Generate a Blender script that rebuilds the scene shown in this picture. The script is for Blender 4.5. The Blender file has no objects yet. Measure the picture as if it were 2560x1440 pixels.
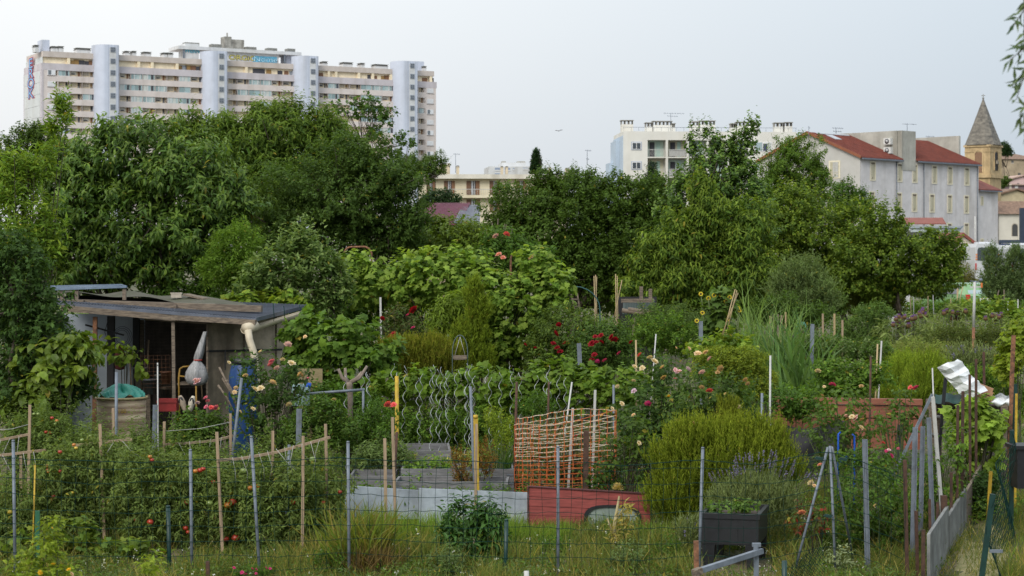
import bpy, math, random
import numpy as np
from mathutils import Matrix, Vector
R = math.radians
SC = bpy.context.scene
COL = SC.collection
SKY_S = 0.118
SUN_E = 2.1
COVM = 2.6
ZEN = 1.8
F = 4800.0          # focal length in photograph pixels
CAMZ = 4.0
rng = np.random.default_rng(7)

# ------------------------------------------------------------------ terrain and placing
_Z = [-40, 10, 18, 22, 24, 27, 29.5, 33, 38, 45, 55, 70, 90, 120, 150, 200, 400, 3000]
_D = [4.4, 4.3, 4.16, 4.12, 4.05, 3.88, 3.69, 3.37, 3.09, 2.81, 2.63, 2.62, 2.62, 2.6, 2.1, 2.0, 2.0, 2.0]
def gz(Z, x=0.0):
    z = CAMZ - np.interp(Z, _Z, _D)
    return z + 0.035*np.sin(x*1.7+Z*0.9) + 0.025*np.sin(x*3.1-Z*1.3)
def P(px, py, Z):                       # a point seen at (px, py) of the photograph at depth Z
    return np.array([(px-1280.0)/F*Z, Z, CAMZ+(640.0-py)/F*Z])
def G(px, Z):                           # the ground point below it
    x = (px-1280.0)/F*Z
    return np.array([x, Z, float(gz(Z, x))])
def nrm(v):
    v = np.asarray(v, float)
    return v/np.maximum(np.linalg.norm(v, axis=-1, keepdims=True), 1e-9)

# ------------------------------------------------------------------ mesh builder
class MB:
    def __init__(s):
        s.V = []; s.C = []; s.Fs = []; s.n = 0
    def add(s, V, faces, col=(1, 1, 1), mi=0, smooth=False):
        V = np.asarray(V, float).reshape(-1, 3)
        c = np.asarray(col, float)
        if c.ndim == 1: c = np.tile(c, (len(V), 1))
        s.V.append(V); s.C.append(c)
        for f in faces:
            f = np.asarray(f, dtype=np.int64)
            if f.ndim == 1: f = f[None]
            if len(f): s.Fs.append((f+s.n, mi, smooth))
        s.n += len(V)
        return s
    def hexa(s, c8, col=(1, 1, 1), mi=0):
        return s.add(c8, [[(0, 3, 2, 1), (4, 5, 6, 7), (0, 1, 5, 4), (1, 2, 6, 5), (2, 3, 7, 6), (3, 0, 4, 7)]], col, mi)
    def box(s, c, size, rz=0.0, mi=0, col=(1, 1, 1), ry=0.0, rx=0.0):
        hx, hy, hz = [a/2 for a in size]
        p = np.array([(-hx, -hy, -hz), (hx, -hy, -hz), (hx, hy, -hz), (-hx, hy, -hz), (-hx, -hy, hz), (hx, -hy, hz), (hx, hy, hz), (-hx, hy, hz)])
        if rx or ry or rz:
            M = np.array((Matrix.Rotation(rz, 3, 'Z') @ Matrix.Rotation(ry, 3, 'Y') @ Matrix.Rotation(rx, 3, 'X')))
            p = p @ M.T
        return s.hexa(p+np.asarray(c), col, mi)
    def fbox(s, fr, x0, x1, y0, y1, z0, z1, mi=0, col=(1, 1, 1)):      # box in a facade frame: x along, y outward, z world
        O, ux, un = fr
        def q(a, b, c): return np.array([O[0]+ux[0]*a+un[0]*b, O[1]+ux[1]*a+un[1]*b, c])
        if x1 < x0: x0, x1 = x1, x0
        if y1 < y0: y0, y1 = y1, y0
        c8 = [q(x0, y1, z0), q(x1, y1, z0), q(x1, y0, z0), q(x0, y0, z0), q(x0, y1, z1), q(x1, y1, z1), q(x1, y0, z1), q(x0, y0, z1)]
        return s.hexa(c8, col, mi)
    def bar(s, a, b, w, h=None, mi=0, col=(1, 1, 1), up=(0, 0, 1)):
        a = np.asarray(a, float); b = np.asarray(b, float); h = h or w
        d = nrm(b-a); u = np.asarray(up, float)
        if abs(float(d @ u)) > 0.95: u = np.array([0., 1., 0.])
        sd = nrm(np.cross(d, u)); n = np.cross(sd, d)
        c = []
        for p in (a, b):
            for (i, j) in ((-1, -1), (1, -1), (1, 1), (-1, 1)):
                c.append(p+sd*i*w/2+n*j*h/2)
        return s.hexa([c[0], c[1], c[2], c[3], c[4], c[5], c[6], c[7]], col, mi)
    def tube(s, pts, rad, seg=6, mi=0, col=(1, 1, 1), cap=True, smooth=True):
        pts = np.asarray(pts, float); n = len(pts)
        rad = np.broadcast_to(np.asarray(rad, float), (n,))
        t = np.gradient(pts, axis=0) if n > 2 else np.tile(pts[1]-pts[0], (2, 1))
        t = nrm(t)
        ref = np.array([0., 0., 1.]) if abs(t[0][2]) < 0.9 else np.array([1., 0., 0.])
        V = []
        a = nrm(np.cross(t[0], ref))
        for i in range(n):
            a = nrm(a-t[i]*(a @ t[i])); b = np.cross(t[i], a)
            for k in range(seg):
                th = 2*math.pi*k/seg
                V.append(pts[i]+(a*math.cos(th)+b*math.sin(th))*rad[i])
        Q = [(i*seg+k, i*seg+(k+1) % seg, (i+1)*seg+(k+1) % seg, (i+1)*seg+k) for i in range(n-1) for k in range(seg)]
        fs = [Q]
        if cap: fs += [[tuple(range(seg))[::-1]], [tuple((n-1)*seg+k for k in range(seg))]]
        return s.add(V, fs, col, mi, smooth)
    def lathe(s, prof, c, seg=20, mi=0, col=(1, 1, 1), smooth=True, sx=1.0, sy=1.0):      # prof: (radius, z)
        V = []; n = len(prof)
        for r, z in prof:
            for k in range(seg):
                th = 2*math.pi*k/seg
                V.append((c[0]+r*sx*math.cos(th), c[1]+r*sy*math.sin(th), c[2]+z))
        Q = [(i*seg+k, i*seg+(k+1) % seg, (i+1)*seg+(k+1) % seg, (i+1)*seg+k) for i in range(n-1) for k in range(seg)]
        return s.add(V, [Q, [tuple(range(seg))[::-1]], [tuple((n-1)*seg+k for k in range(seg))]], col, mi, smooth)
    def poly(s, pts, mi=0, col=(1, 1, 1)):
        return s.add(pts, [[tuple(range(len(pts)))]], col, mi)
    def prism(s, pts, d, mi=0, col=(1, 1, 1)):        # flat outline pushed along d
        pts = np.asarray(pts, float); n = len(pts); d = np.asarray(d, float)
        V = np.concatenate([pts, pts+d])
        return s.add(V, [[tuple(range(n))[::-1]], [tuple(range(n, 2*n))], [(i, (i+1) % n, n+(i+1) % n, n+i) for i in range(n)]], col, mi)
    def grid(s, fn, nu, nv, mi=0, smooth=True, col=(1, 1, 1)):
        V = [fn(u/nu, v/nv) for v in range(nv+1) for u in range(nu+1)]
        Q = [(v*(nu+1)+u, v*(nu+1)+u+1, (v+1)*(nu+1)+u+1, (v+1)*(nu+1)+u) for v in range(nv) for u in range(nu)]
        return s.add(V, [Q], col, mi, smooth)
    def mesh(s, name, mats, origin=(0, 0, 0)):
        V = np.concatenate(s.V)-np.asarray(origin, float) if s.V else np.zeros((0, 3))
        me = bpy.data.meshes.new(name)
        me.vertices.add(len(V)); me.vertices.foreach_set('co', V.ravel())
        loops = np.concatenate([f.ravel() for f, _, _ in s.Fs]) if s.Fs else np.zeros(0, int)
        tot = np.concatenate([np.full(len(f), f.shape[1]) for f, _, _ in s.Fs])
        mi = np.concatenate([np.full(len(f), m) for f, m, _ in s.Fs])
        sm = np.concatenate([np.full(len(f), b) for f, _, b in s.Fs])
        me.loops.add(len(loops)); me.loops.foreach_set('vertex_index', loops.astype(np.int32))
        me.polygons.add(len(tot))
        st = np.concatenate([[0], np.cumsum(tot)[:-1]])
        me.polygons.foreach_set('loop_start', st.astype(np.int32))
        me.polygons.foreach_set('loop_total', tot.astype(np.int32))
        me.polygons.foreach_set('material_index', mi.astype(np.int32))
        me.polygons.foreach_set('use_smooth', sm.astype(bool))
        at = me.color_attributes.new('tint', 'FLOAT_COLOR', 'POINT')
        C = np.concatenate([np.concatenate(s.C), np.ones((len(V), 1))], axis=1)
        at.data.foreach_set('color', C.astype(np.float32).ravel())
        for m in (mats if isinstance(mats, (list, tuple)) else [mats]): me.materials.append(m)
        me.update(calc_edges=True); me.validate()
        return me
    def bounds(s):
        V = np.concatenate(s.V); return V.min(0), V.max(0)

ORG = {}
def tag(o, label=None, cat=None, group=None, kind=None):
    if label: o['label'] = label
    if cat: o['category'] = cat
    if group: o['group'] = group
    if kind: o['kind'] = kind
    return o
def thing(name, label, cat, loc, group=None):
    o = bpy.data.objects.new(name, None); COL.objects.link(o); o.empty_display_size = 0.1
    o.location = [float(a) for a in loc]; ORG[o.name] = np.asarray(loc, float)
    return tag(o, label, cat, group)
def root_of(o):
    while o.parent: o = o.parent
    return o
def part(name, mb, mats, parent, label=None, kind=None):
    me = mb.mesh(name, mats, ORG[root_of(parent).name])
    o = bpy.data.objects.new(name, me); COL.objects.link(o); o.parent = parent
    return tag(o, label, None, None, kind)
def place(name, me, parent, loc, rz=0.0, sc=(1, 1, 1), rx=0.0, label=None):     # a part that shares its mesh
    o = bpy.data.objects.new(name, me); COL.objects.link(o); o.parent = parent
    o.location = [float(a) for a in (np.asarray(loc, float)-ORG[root_of(parent).name])]
    o.rotation_euler = (rx, 0, rz); o.scale = sc if not np.isscalar(sc) else (sc, sc, sc)
    return tag(o, label)
def single(name, label, cat, mb, mats, group=None, kind=None, origin=None):
    lo, hi = mb.bounds()
    og = np.array([(lo[0]+hi[0])/2, (lo[1]+hi[1])/2, lo[2]]) if origin is None else np.asarray(origin, float)
    o = bpy.data.objects.new(name, mb.mesh(name, mats, og)); COL.objects.link(o); o.location = [float(a) for a in og]
    ORG[o.name] = og
    return tag(o, label, cat, group, kind)
def structure(name, mb, mats):
    o = bpy.data.objects.new(name, mb.mesh(name, mats)); COL.objects.link(o); o['kind'] = 'structure'; return o

# ------------------------------------------------------------------ materials
def nodes_of(name):
    m = bpy.data.materials.new(name); m.use_nodes = True
    nt = m.node_tree; b = nt.nodes['Principled BSDF']
    return m, nt, b
def mat(name, col, rough=0.7, var=0.25, scale=3.0, metal=0.0, bump=0.0, dark=None, stain=0.0, spec=0.4, stretch=None, detail=6):
    m, nt, b = nodes_of(name)
    tc = nt.nodes.new('ShaderNodeTexCoord'); mp = nt.nodes.new('ShaderNodeMapping')
    nt.links.new(tc.outputs['Object'], mp.inputs['Vector'])
    if stretch: mp.inputs['Scale'].default_value = stretch
    nz = nt.nodes.new('ShaderNodeTexNoise'); nz.inputs['Scale'].default_value = scale; nz.inputs['Detail'].default_value = detail; nz.inputs['Roughness'].default_value = 0.65
    nt.links.new(mp.outputs[0], nz.inputs['Vector'])
    rp = nt.nodes.new('ShaderNodeValToRGB')
    d = dark or [c*(1-var) for c in col]; l = [min(1, c*(1+var*0.6)) for c in col]
    rp.color_ramp.elements[0].position = 0.34; rp.color_ramp.elements[1].position = 0.66
    rp.color_ramp.elements[0].color = (*d, 1); rp.color_ramp.elements[1].color = (*l, 1)
    nt.links.new(nz.outputs['Fac'], rp.inputs['Fac'])
    out = rp.outputs[0]
    if stain > 0:                                            # vertical weather streaks
        mp2 = nt.nodes.new('ShaderNodeMapping'); mp2.inputs['Scale'].default_value = (1, 1, 0.12)
        nt.links.new(tc.outputs['Object'], mp2.inputs['Vector'])
        n2 = nt.nodes.new('ShaderNodeTexNoise'); n2.inputs['Scale'].default_value = scale*0.8; n2.inputs['Detail'].default_value = 8
        nt.links.new(mp2.outputs[0], n2.inputs['Vector'])
        r2 = nt.nodes.new('ShaderNodeValToRGB'); r2.color_ramp.elements[0].position = 0.5; r2.color_ramp.elements[1].position = 0.75
        r2.color_ramp.elements[0].color = (1, 1, 1, 1); k = 1-stain; r2.color_ramp.elements[1].color = (k, k*0.97, k*0.92, 1)
        nt.links.new(n2.outputs['Fac'], r2.inputs['Fac'])
        mx = nt.nodes.new('ShaderNodeMixRGB'); mx.blend_type = 'MULTIPLY'; mx.inputs['Fac'].default_value = 1
        nt.links.new(out, mx.inputs['Color1']); nt.links.new(r2.outputs[0], mx.inputs['Color2']); out = mx.outputs[0]
    nt.links.new(out, b.inputs['Base Color'])
    b.inputs['Roughness'].default_value = rough; b.inputs['Metallic'].default_value = metal
    b.inputs['Specular IOR Level'].default_value = spec
    if bump:
        bp = nt.nodes.new('ShaderNodeBump'); bp.inputs['Strength'].default_value = bump; bp.inputs['Distance'].default_value = 0.02
        nt.links.new(nz.outputs['Fac'], bp.inputs['Height']); nt.links.new(bp.outputs[0], b.inputs['Normal'])
    return m
def leafmat(name, trans=0.35, rough=0.45, spec=0.35, gain=1.0):           # colour of each leaf comes from the mesh
    m, nt, b = nodes_of(name)
    at = nt.nodes.new('ShaderNodeAttribute'); at.attribute_name = 'tint'
    src = at.outputs['Color']
    nt.links.new(src, b.inputs['Base Color']); b.inputs['Roughness'].default_value = rough; b.inputs['Specular IOR Level'].default_value = spec
    if trans > 0:
        tr = nt.nodes.new('ShaderNodeBsdfTranslucent')
        mx = nt.nodes.new('ShaderNodeMixRGB'); mx.blend_type = 'MULTIPLY'; mx.inputs['Fac'].default_value = 1; mx.inputs['Color2'].default_value = (1.5, 1.45, 0.75, 1)
        nt.links.new(src, mx.inputs['Color1']); nt.links.new(mx.outputs[0], tr.inputs['Color'])
        ms = nt.nodes.new('ShaderNodeMixShader'); ms.inputs['Fac'].default_value = trans
        nt.links.new(b.outputs[0], ms.inputs[1]); nt.links.new(tr.outputs[0], ms.inputs[2])
        nt.links.new(ms.outputs[0], nt.nodes['Material Output'].inputs['Surface'])
    return m
def tintmat(name, rough=0.6, metal=0.0, spec=0.4, var=0.2, scale=6.0):   # painted things: tint times a little noise
    m, nt, b = nodes_of(name)
    at = nt.nodes.new('ShaderNodeAttribute'); at.attribute_name = 'tint'
    tc = nt.nodes.new('ShaderNodeTexCoord'); nz = nt.nodes.new('ShaderNodeTexNoise'); nz.inputs['Scale'].default_value = scale; nz.inputs['Detail'].default_value = 7
    nt.links.new(tc.outputs['Object'], nz.inputs['Vector'])
    rp = nt.nodes.new('ShaderNodeValToRGB'); rp.color_ramp.elements[0].position = .3; rp.color_ramp.elements[1].position = .65
    k = 1-var; rp.color_ramp.elements[0].color = (k, k, k, 1); rp.color_ramp.elements[1].color = (1, 1, 1, 1)
    nt.links.new(nz.outputs['Fac'], rp.inputs['Fac'])
    mx = nt.nodes.new('ShaderNodeMixRGB'); mx.blend_type = 'MULTIPLY'; mx.inputs['Fac'].default_value = 1
    nt.links.new(at.outputs['Color'], mx.inputs['Color1']); nt.links.new(rp.outputs[0], mx.inputs['Color2'])
    nt.links.new(mx.outputs[0], b.inputs['Base Color'])
    b.inputs['Roughness'].default_value = rough; b.inputs['Metallic'].default_value = metal; b.inputs['Specular IOR Level'].default_value = spec
    return m
def glassmat(name, col, rough=0.08):
    m, nt, b = nodes_of(name)
    b.inputs['Base Color'].default_value = (*col, 1); b.inputs['Roughness'].default_value = rough; b.inputs['Specular IOR Level'].default_value = 0.8
    return m

M = {}
M['leaf'] = leafmat('leaf_surface', 0.42, 0.55, 0.14)
M['shiny_leaf'] = leafmat('glossy_leaf_surface', 0.3, 0.42, 0.22)
M['soft_leaf'] = leafmat('matt_leaf_surface', 0.38, 0.75, 0.08)
M['petal'] = leafmat('petal_surface', 0.35, 0.6, 0.2)
M['bark'] = mat('bark', (0.075, 0.06, 0.045), 0.9, 0.5, 12, bump=0.6)
M['stem'] = mat('green_stem', (0.09, 0.12, 0.04), 0.7, 0.4, 9)
M['dark_stem'] = mat('dark_stem', (0.05, 0.045, 0.025), 0.8, 0.4, 9)
M['galv'] = mat('galvanised_steel', (0.15, 0.175, 0.21), 0.55, 0.35, 5, metal=0.2, stain=0.25)
M['rust'] = mat('rusty_steel', (0.07, 0.035, 0.022), 0.85, 0.5, 14, dark=(0.03, 0.018, 0.014))
M['rust_bright'] = mat('orange_rust_steel', (0.22, 0.10, 0.05), 0.85, 0.5, 14, dark=(0.05, 0.028, 0.02))
M['wood'] = mat('raw_timber', (0.28, 0.205, 0.135), 0.8, 0.35, 6, stretch=(6, 6, 0.6), bump=0.2)
M['oldwood'] = mat('weathered_timber', (0.17, 0.135, 0.10), 0.85, 0.5, 5, stretch=(1, 8, 8), bump=0.4, dark=(0.07, 0.055, 0.045))
M['greywood'] = mat('grey_planks', (0.15, 0.15, 0.155), 0.85, 0.35, 4, stretch=(1, 6, 6), bump=0.3)
M['greenpost'] = mat('green_plastic_post', (0.008, 0.035, 0.03), 0.4, 0.3, 8)
M['greenwire'] = mat('green_coated_wire', (0.008, 0.032, 0.026), 0.85, 0.2, 8, spec=.08)
M['white'] = mat('white_paint', (0.42, 0.42, 0.405), 0.6, 0.15, 8, stain=0.2)
M['yellow'] = mat('yellow_paint', (0.42, 0.28, 0.025), 0.6, 0.35, 8, stain=0.45)
M['bamboo'] = mat('bamboo', (0.36, 0.27, 0.14), 0.6, 0.3, 8, stretch=(4, 4, 0.7))
M['black'] = mat('black_plastic', (0.012, 0.013, 0.016), 0.45, 0.3, 10)
M['dark'] = mat('dark_opening', (0.012, 0.012, 0.014), 0.6, 0.3, 4)
M['tint'] = tintmat('painted_surface')
M['steel_tint'] = tintmat('painted_metal', 0.4, 0.2)
M['carpaint'] = tintmat('car_paint', 0.25, 0.0, 0.6, 0.05)
M['glass'] = glassmat('window_glass', (0.03, 0.04, 0.05))
M['paleglass'] = glassmat('pale_glass', (0.25, 0.33, 0.34), 0.15)
M['string'] = mat('string', (0.42, 0.42, 0.4), 0.9, 0.1, 8)

# ------------------------------------------------------------------ foliage
LEAFGAIN = np.array([1.0, 1.0, 1.0])
LEAF = {
 'small': (np.array([(0, 0, 0), (.45, .5, .07), (1, 0, -.06), (.45, -.5, .07)]), [[(0, 1, 2, 3)]]),
 'lance': (np.array([(0, 0, 0), (.4, .5, .05), (.4, -.5, .05), (.45, 0, -.04), (1, 0, -.2)]), [[(0, 1, 3), (0, 3, 2), (3, 1, 4), (3, 4, 2)]]),
 'droop': (np.array([(0, 0, 0), (.3, .46, .08), (.3, -.46, .08), (.68, .44, -.04), (.68, -.44, -.04), (1, 0, -.38), (.33, 0, .03), (.68, 0, -.1)]),
           [[(0, 1, 6), (0, 6, 2), (7, 3, 5), (7, 5, 4)], [(6, 1, 3, 7), (2, 6, 7, 4)]]),
 'vine': (np.array([(.35, 0, .05), (.05, 0, 0), (-.1, .28, -.02), (.12, .55, -.06), (.4, .42, -.02), (.62, .52, -.1), (.75, .22, -.06), (1.05, 0, -.2),
                    (.75, -.22, -.06), (.62, -.52, -.1), (.4, -.42, -.02), (.12, -.55, -.06), (-.1, -.28, -.02)]),
          [[(0, i, i+1) for i in range(1, 12)]+[(0, 12, 1)]]),
 'blade': (np.array([(0, .5, 0), (0, -.5, 0), (.5, .4, .04), (.5, -.4, .04), (.8, .25, -.04), (.8, -.25, -.04), (1, 0, -.22)]), [[(0, 2, 3, 1), (2, 4, 5, 3)], [(4, 6, 5)]]),
 'flat': (np.array([(0, .5, 0), (0, -.5, 0), (.6, -.45, .05), (.6, .45, .05), (1, 0, -.1)]), [[(0, 3, 2, 1)], [(3, 4, 2)]]),
}
def leaves(mb, pos, d, n, L, W, kind, col, mi=0):
    N = len(pos)
    if N == 0: return
    T, FS = LEAF[kind]; k = len(T)
    d = nrm(d); sd = nrm(np.cross(d, n)); n2 = np.cross(sd, d)
    L = np.broadcast_to(L, (N,)); W = np.broadcast_to(W, (N,))
    V = (pos[:, None, :]+d[:, None, :]*(T[None, :, 0, None]*L[:, None, None])+sd[:, None, :]*(T[None, :, 1, None]*W[:, None, None])
         + n2[:, None, :]*(T[None, :, 2, None]*L[:, None, None]))
    base = (np.arange(N)*k)[:, None, None]
    fs = [(np.array(f)[None]+base).reshape(-1, len(f[0])) for f in FS]
    mb.add(V.reshape(-1, 3), fs, np.repeat(col, k, axis=0), mi)
def tints(n, pal, g, var=0.22):
    pal = np.asarray(pal, float); a = pal[g.integers(0, len(pal), n)]; b = pal[g.integers(0, len(pal), n)]
    t = g.random((n, 1)); c = (a*t+b*(1-t))*LEAFGAIN
    if LEAFGAIN[0] > 1.1: q = g.random(n) < .007; c[q] = (.30, .26, .04)
    return np.clip(c*(1+var*(g.random((n, 1))*2-1)), 0.002, 0.9)
def crown(mb, lobes, Z, leaf, pal, cov=5.0, shoot=(40, 7), up=0.5, droop=0.3, seed=1, depth=0.9, shell=0.6, spikes=0, spike=(60, 14), bump=0.2, tip=None, mi=0, ground=True, keep=0.7, open_=0.9, cm=1.0, spread=0.35, clump=0.0, dy=0):
    """leafy shoots spread through the volume of a few ellipsoids; returns the roots of the shoots"""
    g = np.random.default_rng(seed)
    s = Z/F; kind, Lp, Wp = leaf; lobes = [(l[0], l[1]+dy)+tuple(l[2:]) for l in lobes]
    C = np.array([P(l[0], l[1], Z+(l[4] if len(l) > 4 else 0)) for l in lobes])
    RR = np.array([(l[2]*s, max(min(l[2], l[3]*1.3), 0.55*l[2])*s*depth, l[3]*s) for l in lobes])
    k = shoot[1]; roots = []
    PT = []; DR = []; OUT = []; RAD = []
    for i, l in enumerate(lobes):
        nsh = int(COVM*cm*(1+.75*clump)*cov*math.pi*l[2]*l[3]/(Lp*Wp*0.62)/k)+2
        u = nrm(g.normal(size=(nsh, 3))); r = (1-shell)+shell*np.sqrt(g.random(nsh))
        ph = g.random(6)*6.28
        w = 1+bump*(np.sin(u[:, 0]*4.3+ph[0])*np.sin(u[:, 2]*5.1+ph[1])+0.6*np.sin(u[:, 0]*9.7+ph[2]+u[:, 1]*7)*np.sin(u[:, 2]*8.3+ph[3]))
        p = C[i]+u*(r*w)[:, None]*RR[i]
        ok = np.ones(nsh, bool)
        for j in range(len(lobes)):
            if j != i:
                q = np.linalg.norm((p-C[j])/RR[j], axis=1)
                ok &= ~((q < keep-0.1) & (g.random(nsh) < 0.85))
        if ground: ok &= p[:, 2] > gz(p[:, 1], p[:, 0])+0.02
        if clump:
            a = 2*math.pi/(95*s); q = g.random(6)*6.28
            nv = np.sin(p[:, 0]*a+q[0]+1.3*np.sin(p[:, 2]*a*.7+q[3]))*np.sin(p[:, 2]*a*1.25+q[1])+.55*np.sin(p[:, 0]*a*2.1+q[2])*np.sin(p[:, 2]*a*2.3+p[:, 1]*a+q[4])
            ok &= (nv > -.12) | (g.random(nsh) > clump)
            p = p+u*(np.clip(nv, -.5, 1)*14*s*clump)[:, None]
        p = p[ok]; u = u[ok]
        o = nrm(u/RR[i])
        d = nrm(o*0.8+np.array([0, 0, up])+g.normal(size=p.shape)*0.35)
        PT.append(p); DR.append(d); OUT.append(o); RAD.append(r[ok])
    p = np.concatenate(PT); d = np.concatenate(DR); o = np.concatenate(OUT); r = np.concatenate(RAD)
    Ls = shoot[0]*s*(0.6+0.7*g.random(len(p))); SH = (.74+.46*g.random((len(p), 1)))
    if spikes:                                             # long new shoots standing out at the top
        top = np.argsort(-(p[:, 2]+g.random(len(p))*np.ptp(p[:, 2])*spread))[:spikes]
        m = spike[1]
        sp = np.repeat(p[top], 1, axis=0)
        sd_ = nrm(o[top]*0.25+np.array([0, 0, 1.2])+g.normal(size=sp.shape)*0.16)
        for q in range(m):
            t = (q+0.5)/m
            _shoot_leaves(mb, g, sp+sd_*(spike[0]*s*(0.6+0.5*g.random((len(sp), 1))))*t, sd_, o[top], q, kind, Lp*s*(1.05-0.5*t), Wp*s*(1.05-0.5*t), pal if tip is None or t < 0.5 else tip, droop*0.5, mi, open_)
    for q in range(k):
        t = (q+0.5)/k
        f = 1.0-0.35*abs(t-0.4)
        _shoot_leaves(mb, g, p+d*(Ls*(t-0.35))[:, None], d, o, q, kind, Lp*s*f, Wp*s*f, tip if (tip is not None and t > 0.72) else pal, droop, mi, open_, SH)
    return p, d
def _shoot_leaves(mb, g, pos, d, o, q, kind, L, W, pal, droop, mi, open_=0.9, shade=1.0):
    n = len(pos)
    ref = np.where(np.abs(d[:, 2:3]) < 0.9, np.array([[0., 0, 1]]), np.array([[1., 0, 0]]))
    a = nrm(np.cross(d, ref)); b = np.cross(d, a)
    th = q*2.4+g.random((n, 1))*1.2
    ld = nrm(d*0.55+(a*np.cos(th)+b*np.sin(th))*open_+np.array([0, 0, -droop])+g.normal(size=(n, 3))*0.22)
    nn = nrm(np.array([0, 0, 0.9])+o*0.45+g.normal(size=(n, 3))*0.4)
    z = 0.55+0.65*g.random(n)
    leaves(mb, pos, ld, nn, L*z, W*z, kind, tints(n, pal, g)*shade, mi)
def limbs(base, p, n, r0, Z, seed=3, r1=0.3, mb=None, fork=0.3, bend=0.12):
    """trunk with limbs running out to the shoots"""
    g = np.random.default_rng(seed); mb = mb or MB()
    c = p.mean(0); top = base+(c-base)*fork+np.array([0, 0, 0.0])
    H = np.linalg.norm(c-base)
    tp = [base+np.array([0, 0, -0.1]), base+(top-base)*0.5+g.normal(size=3)*H*bend*0.25, top]
    mb.tube(tp, [r0*1.25, r0, r0*0.8], 8)
    m = max(3, n//5); idx = g.choice(len(p), min(len(p), m), replace=False)
    main = []
    for i in idx:
        e = top+(p[i]-top)*0.75; mid = top+(e-top)*0.5+g.normal(size=3)*H*bend*0.6+np.array([0, 0, H*0.04])
        pts = [top, top+(mid-top)*0.5+g.normal(size=3)*H*bend*.15, mid, mid+(e-mid)*.5+g.normal(size=3)*H*bend*.2, e]
        mb.tube(pts, [r0*0.62, r0*0.5, r0*0.38, r0*0.26, r0*0.12], 6); main += pts[1:]
    main = np.array(main)
    for i in g.choice(len(p), min(len(p), n), replace=False):
        q = main[np.argmin(np.linalg.norm(main-p[i], axis=1)+g.random(len(main))*H*0.08)]
        mid = (q+p[i])/2+g.normal(size=3)*H*bend*0.25
        mb.tube([q, mid, p[i]], [r0*0.2*r1/0.3, r0*0.12*r1/0.3, r0*0.05*r1/0.3], 4)
    return mb

# palettes (base colours)
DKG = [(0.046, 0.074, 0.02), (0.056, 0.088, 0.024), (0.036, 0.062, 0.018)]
MDG = [(0.05, 0.095, 0.022), (0.04, 0.08, 0.02), (0.065, 0.11, 0.028)]
LTG = [(0.09, 0.15, 0.03), (0.075, 0.13, 0.03), (0.11, 0.165, 0.04)]
YLG = [(0.14, 0.18, 0.03), (0.11, 0.155, 0.03), (0.17, 0.2, 0.04)]
GRG = [(0.09, 0.12, 0.075), (0.075, 0.11, 0.06), (0.11, 0.14, 0.09)]
BLG = [(0.05, 0.095, 0.055), (0.06, 0.11, 0.06), (0.04, 0.08, 0.045)]
OLV = [(0.10, 0.115, 0.02), (0.13, 0.14, 0.025), (0.085, 0.10, 0.02)]
DRY = [(0.25, 0.19, 0.09), (0.18, 0.14, 0.06), (0.30, 0.24, 0.13)]
# ------------------------------------------------------------------ world, sun, camera
w = bpy.data.worlds.new("World"); SC.world = w; w.use_nodes = True
nt = w.node_tree; bg = nt.nodes['Background']
sk = nt.nodes.new('ShaderNodeTexSky'); sk.sky_type = 'NISHITA'; sk.sun_disc = False
SUN_EL, SUN_AZ = R(38), R(205)                 # soft high haze, light from behind the camera
sk.sun_elevation = SUN_EL; sk.sun_rotation = SUN_AZ; sk.dust_density = 4.0; sk.air_density = 1.0; sk.ozone_density = 1.5
hs = nt.nodes.new('ShaderNodeHueSaturation'); hs.inputs['Saturation'].default_value = 0.42; hs.inputs['Value'].default_value = 1.0
nt.links.new(sk.outputs[0], hs.inputs['Color'])
# thin bright evening haze over the sky, warmer and whiter to the left, bluer to the right
tc = nt.nodes.new('ShaderNodeTexCoord'); sx = nt.nodes.new('ShaderNodeSeparateXYZ'); nt.links.new(tc.outputs['Generated'], sx.inputs[0])
def ramp(sock, lo, hi, c0, c1):
    mr = nt.nodes.new('ShaderNodeMapRange'); mr.inputs['From Min'].default_value = lo; mr.inputs['From Max'].default_value = hi; nt.links.new(sock, mr.inputs['Value'])
    mx = nt.nodes.new('ShaderNodeMixRGB'); mx.inputs['Color1'].default_value = (*c0, 1); mx.inputs['Color2'].default_value = (*c1, 1); nt.links.new(mr.outputs[0], mx.inputs['Fac']); return mx
hz = ramp(sx.outputs['X'], -.2, .27, (8.75, 8.95, 9.1), (5.75, 6.5, 7.25))
up_ = ramp(sx.outputs['Z'], .0, .14, (.86, .86, .87), (1.06, 1.06, 1.05)); zen = ramp(sx.outputs['Z'], .14, .8, (1, 1, 1), (ZEN, ZEN, ZEN))
m1 = nt.nodes.new('ShaderNodeMixRGB'); m1.blend_type = 'MULTIPLY'; m1.inputs['Fac'].default_value = 1; nt.links.new(hz.outputs[0], m1.inputs['Color1']); nt.links.new(up_.outputs[0], m1.inputs['Color2'])
m3 = nt.nodes.new('ShaderNodeMixRGB'); m3.blend_type = 'MULTIPLY'; m3.inputs['Fac'].default_value = 1; nt.links.new(m1.outputs[0], m3.inputs['Color1']); nt.links.new(zen.outputs[0], m3.inputs['Color2'])
m2 = nt.nodes.new('ShaderNodeMixRGB'); m2.inputs['Fac'].default_value = .85; nt.links.new(hs.outputs[0], m2.inputs['Color1']); nt.links.new(m3.outputs[0], m2.inputs['Color2'])
nt.links.new(m2.outputs[0], bg.inputs['Color']); bg.inputs['Strength'].default_value = SKY_S
sl = bpy.data.lights.new('sun', 'SUN'); sl.energy = SUN_E; sl.angle = R(28); sl.color = (1.0, 0.95, 0.86)
so = bpy.data.objects.new('sun', sl); COL.objects.link(so)
sd = Vector((math.sin(SUN_AZ)*math.cos(SUN_EL), math.cos(SUN_AZ)*math.cos(SUN_EL), math.sin(SUN_EL)))
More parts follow.
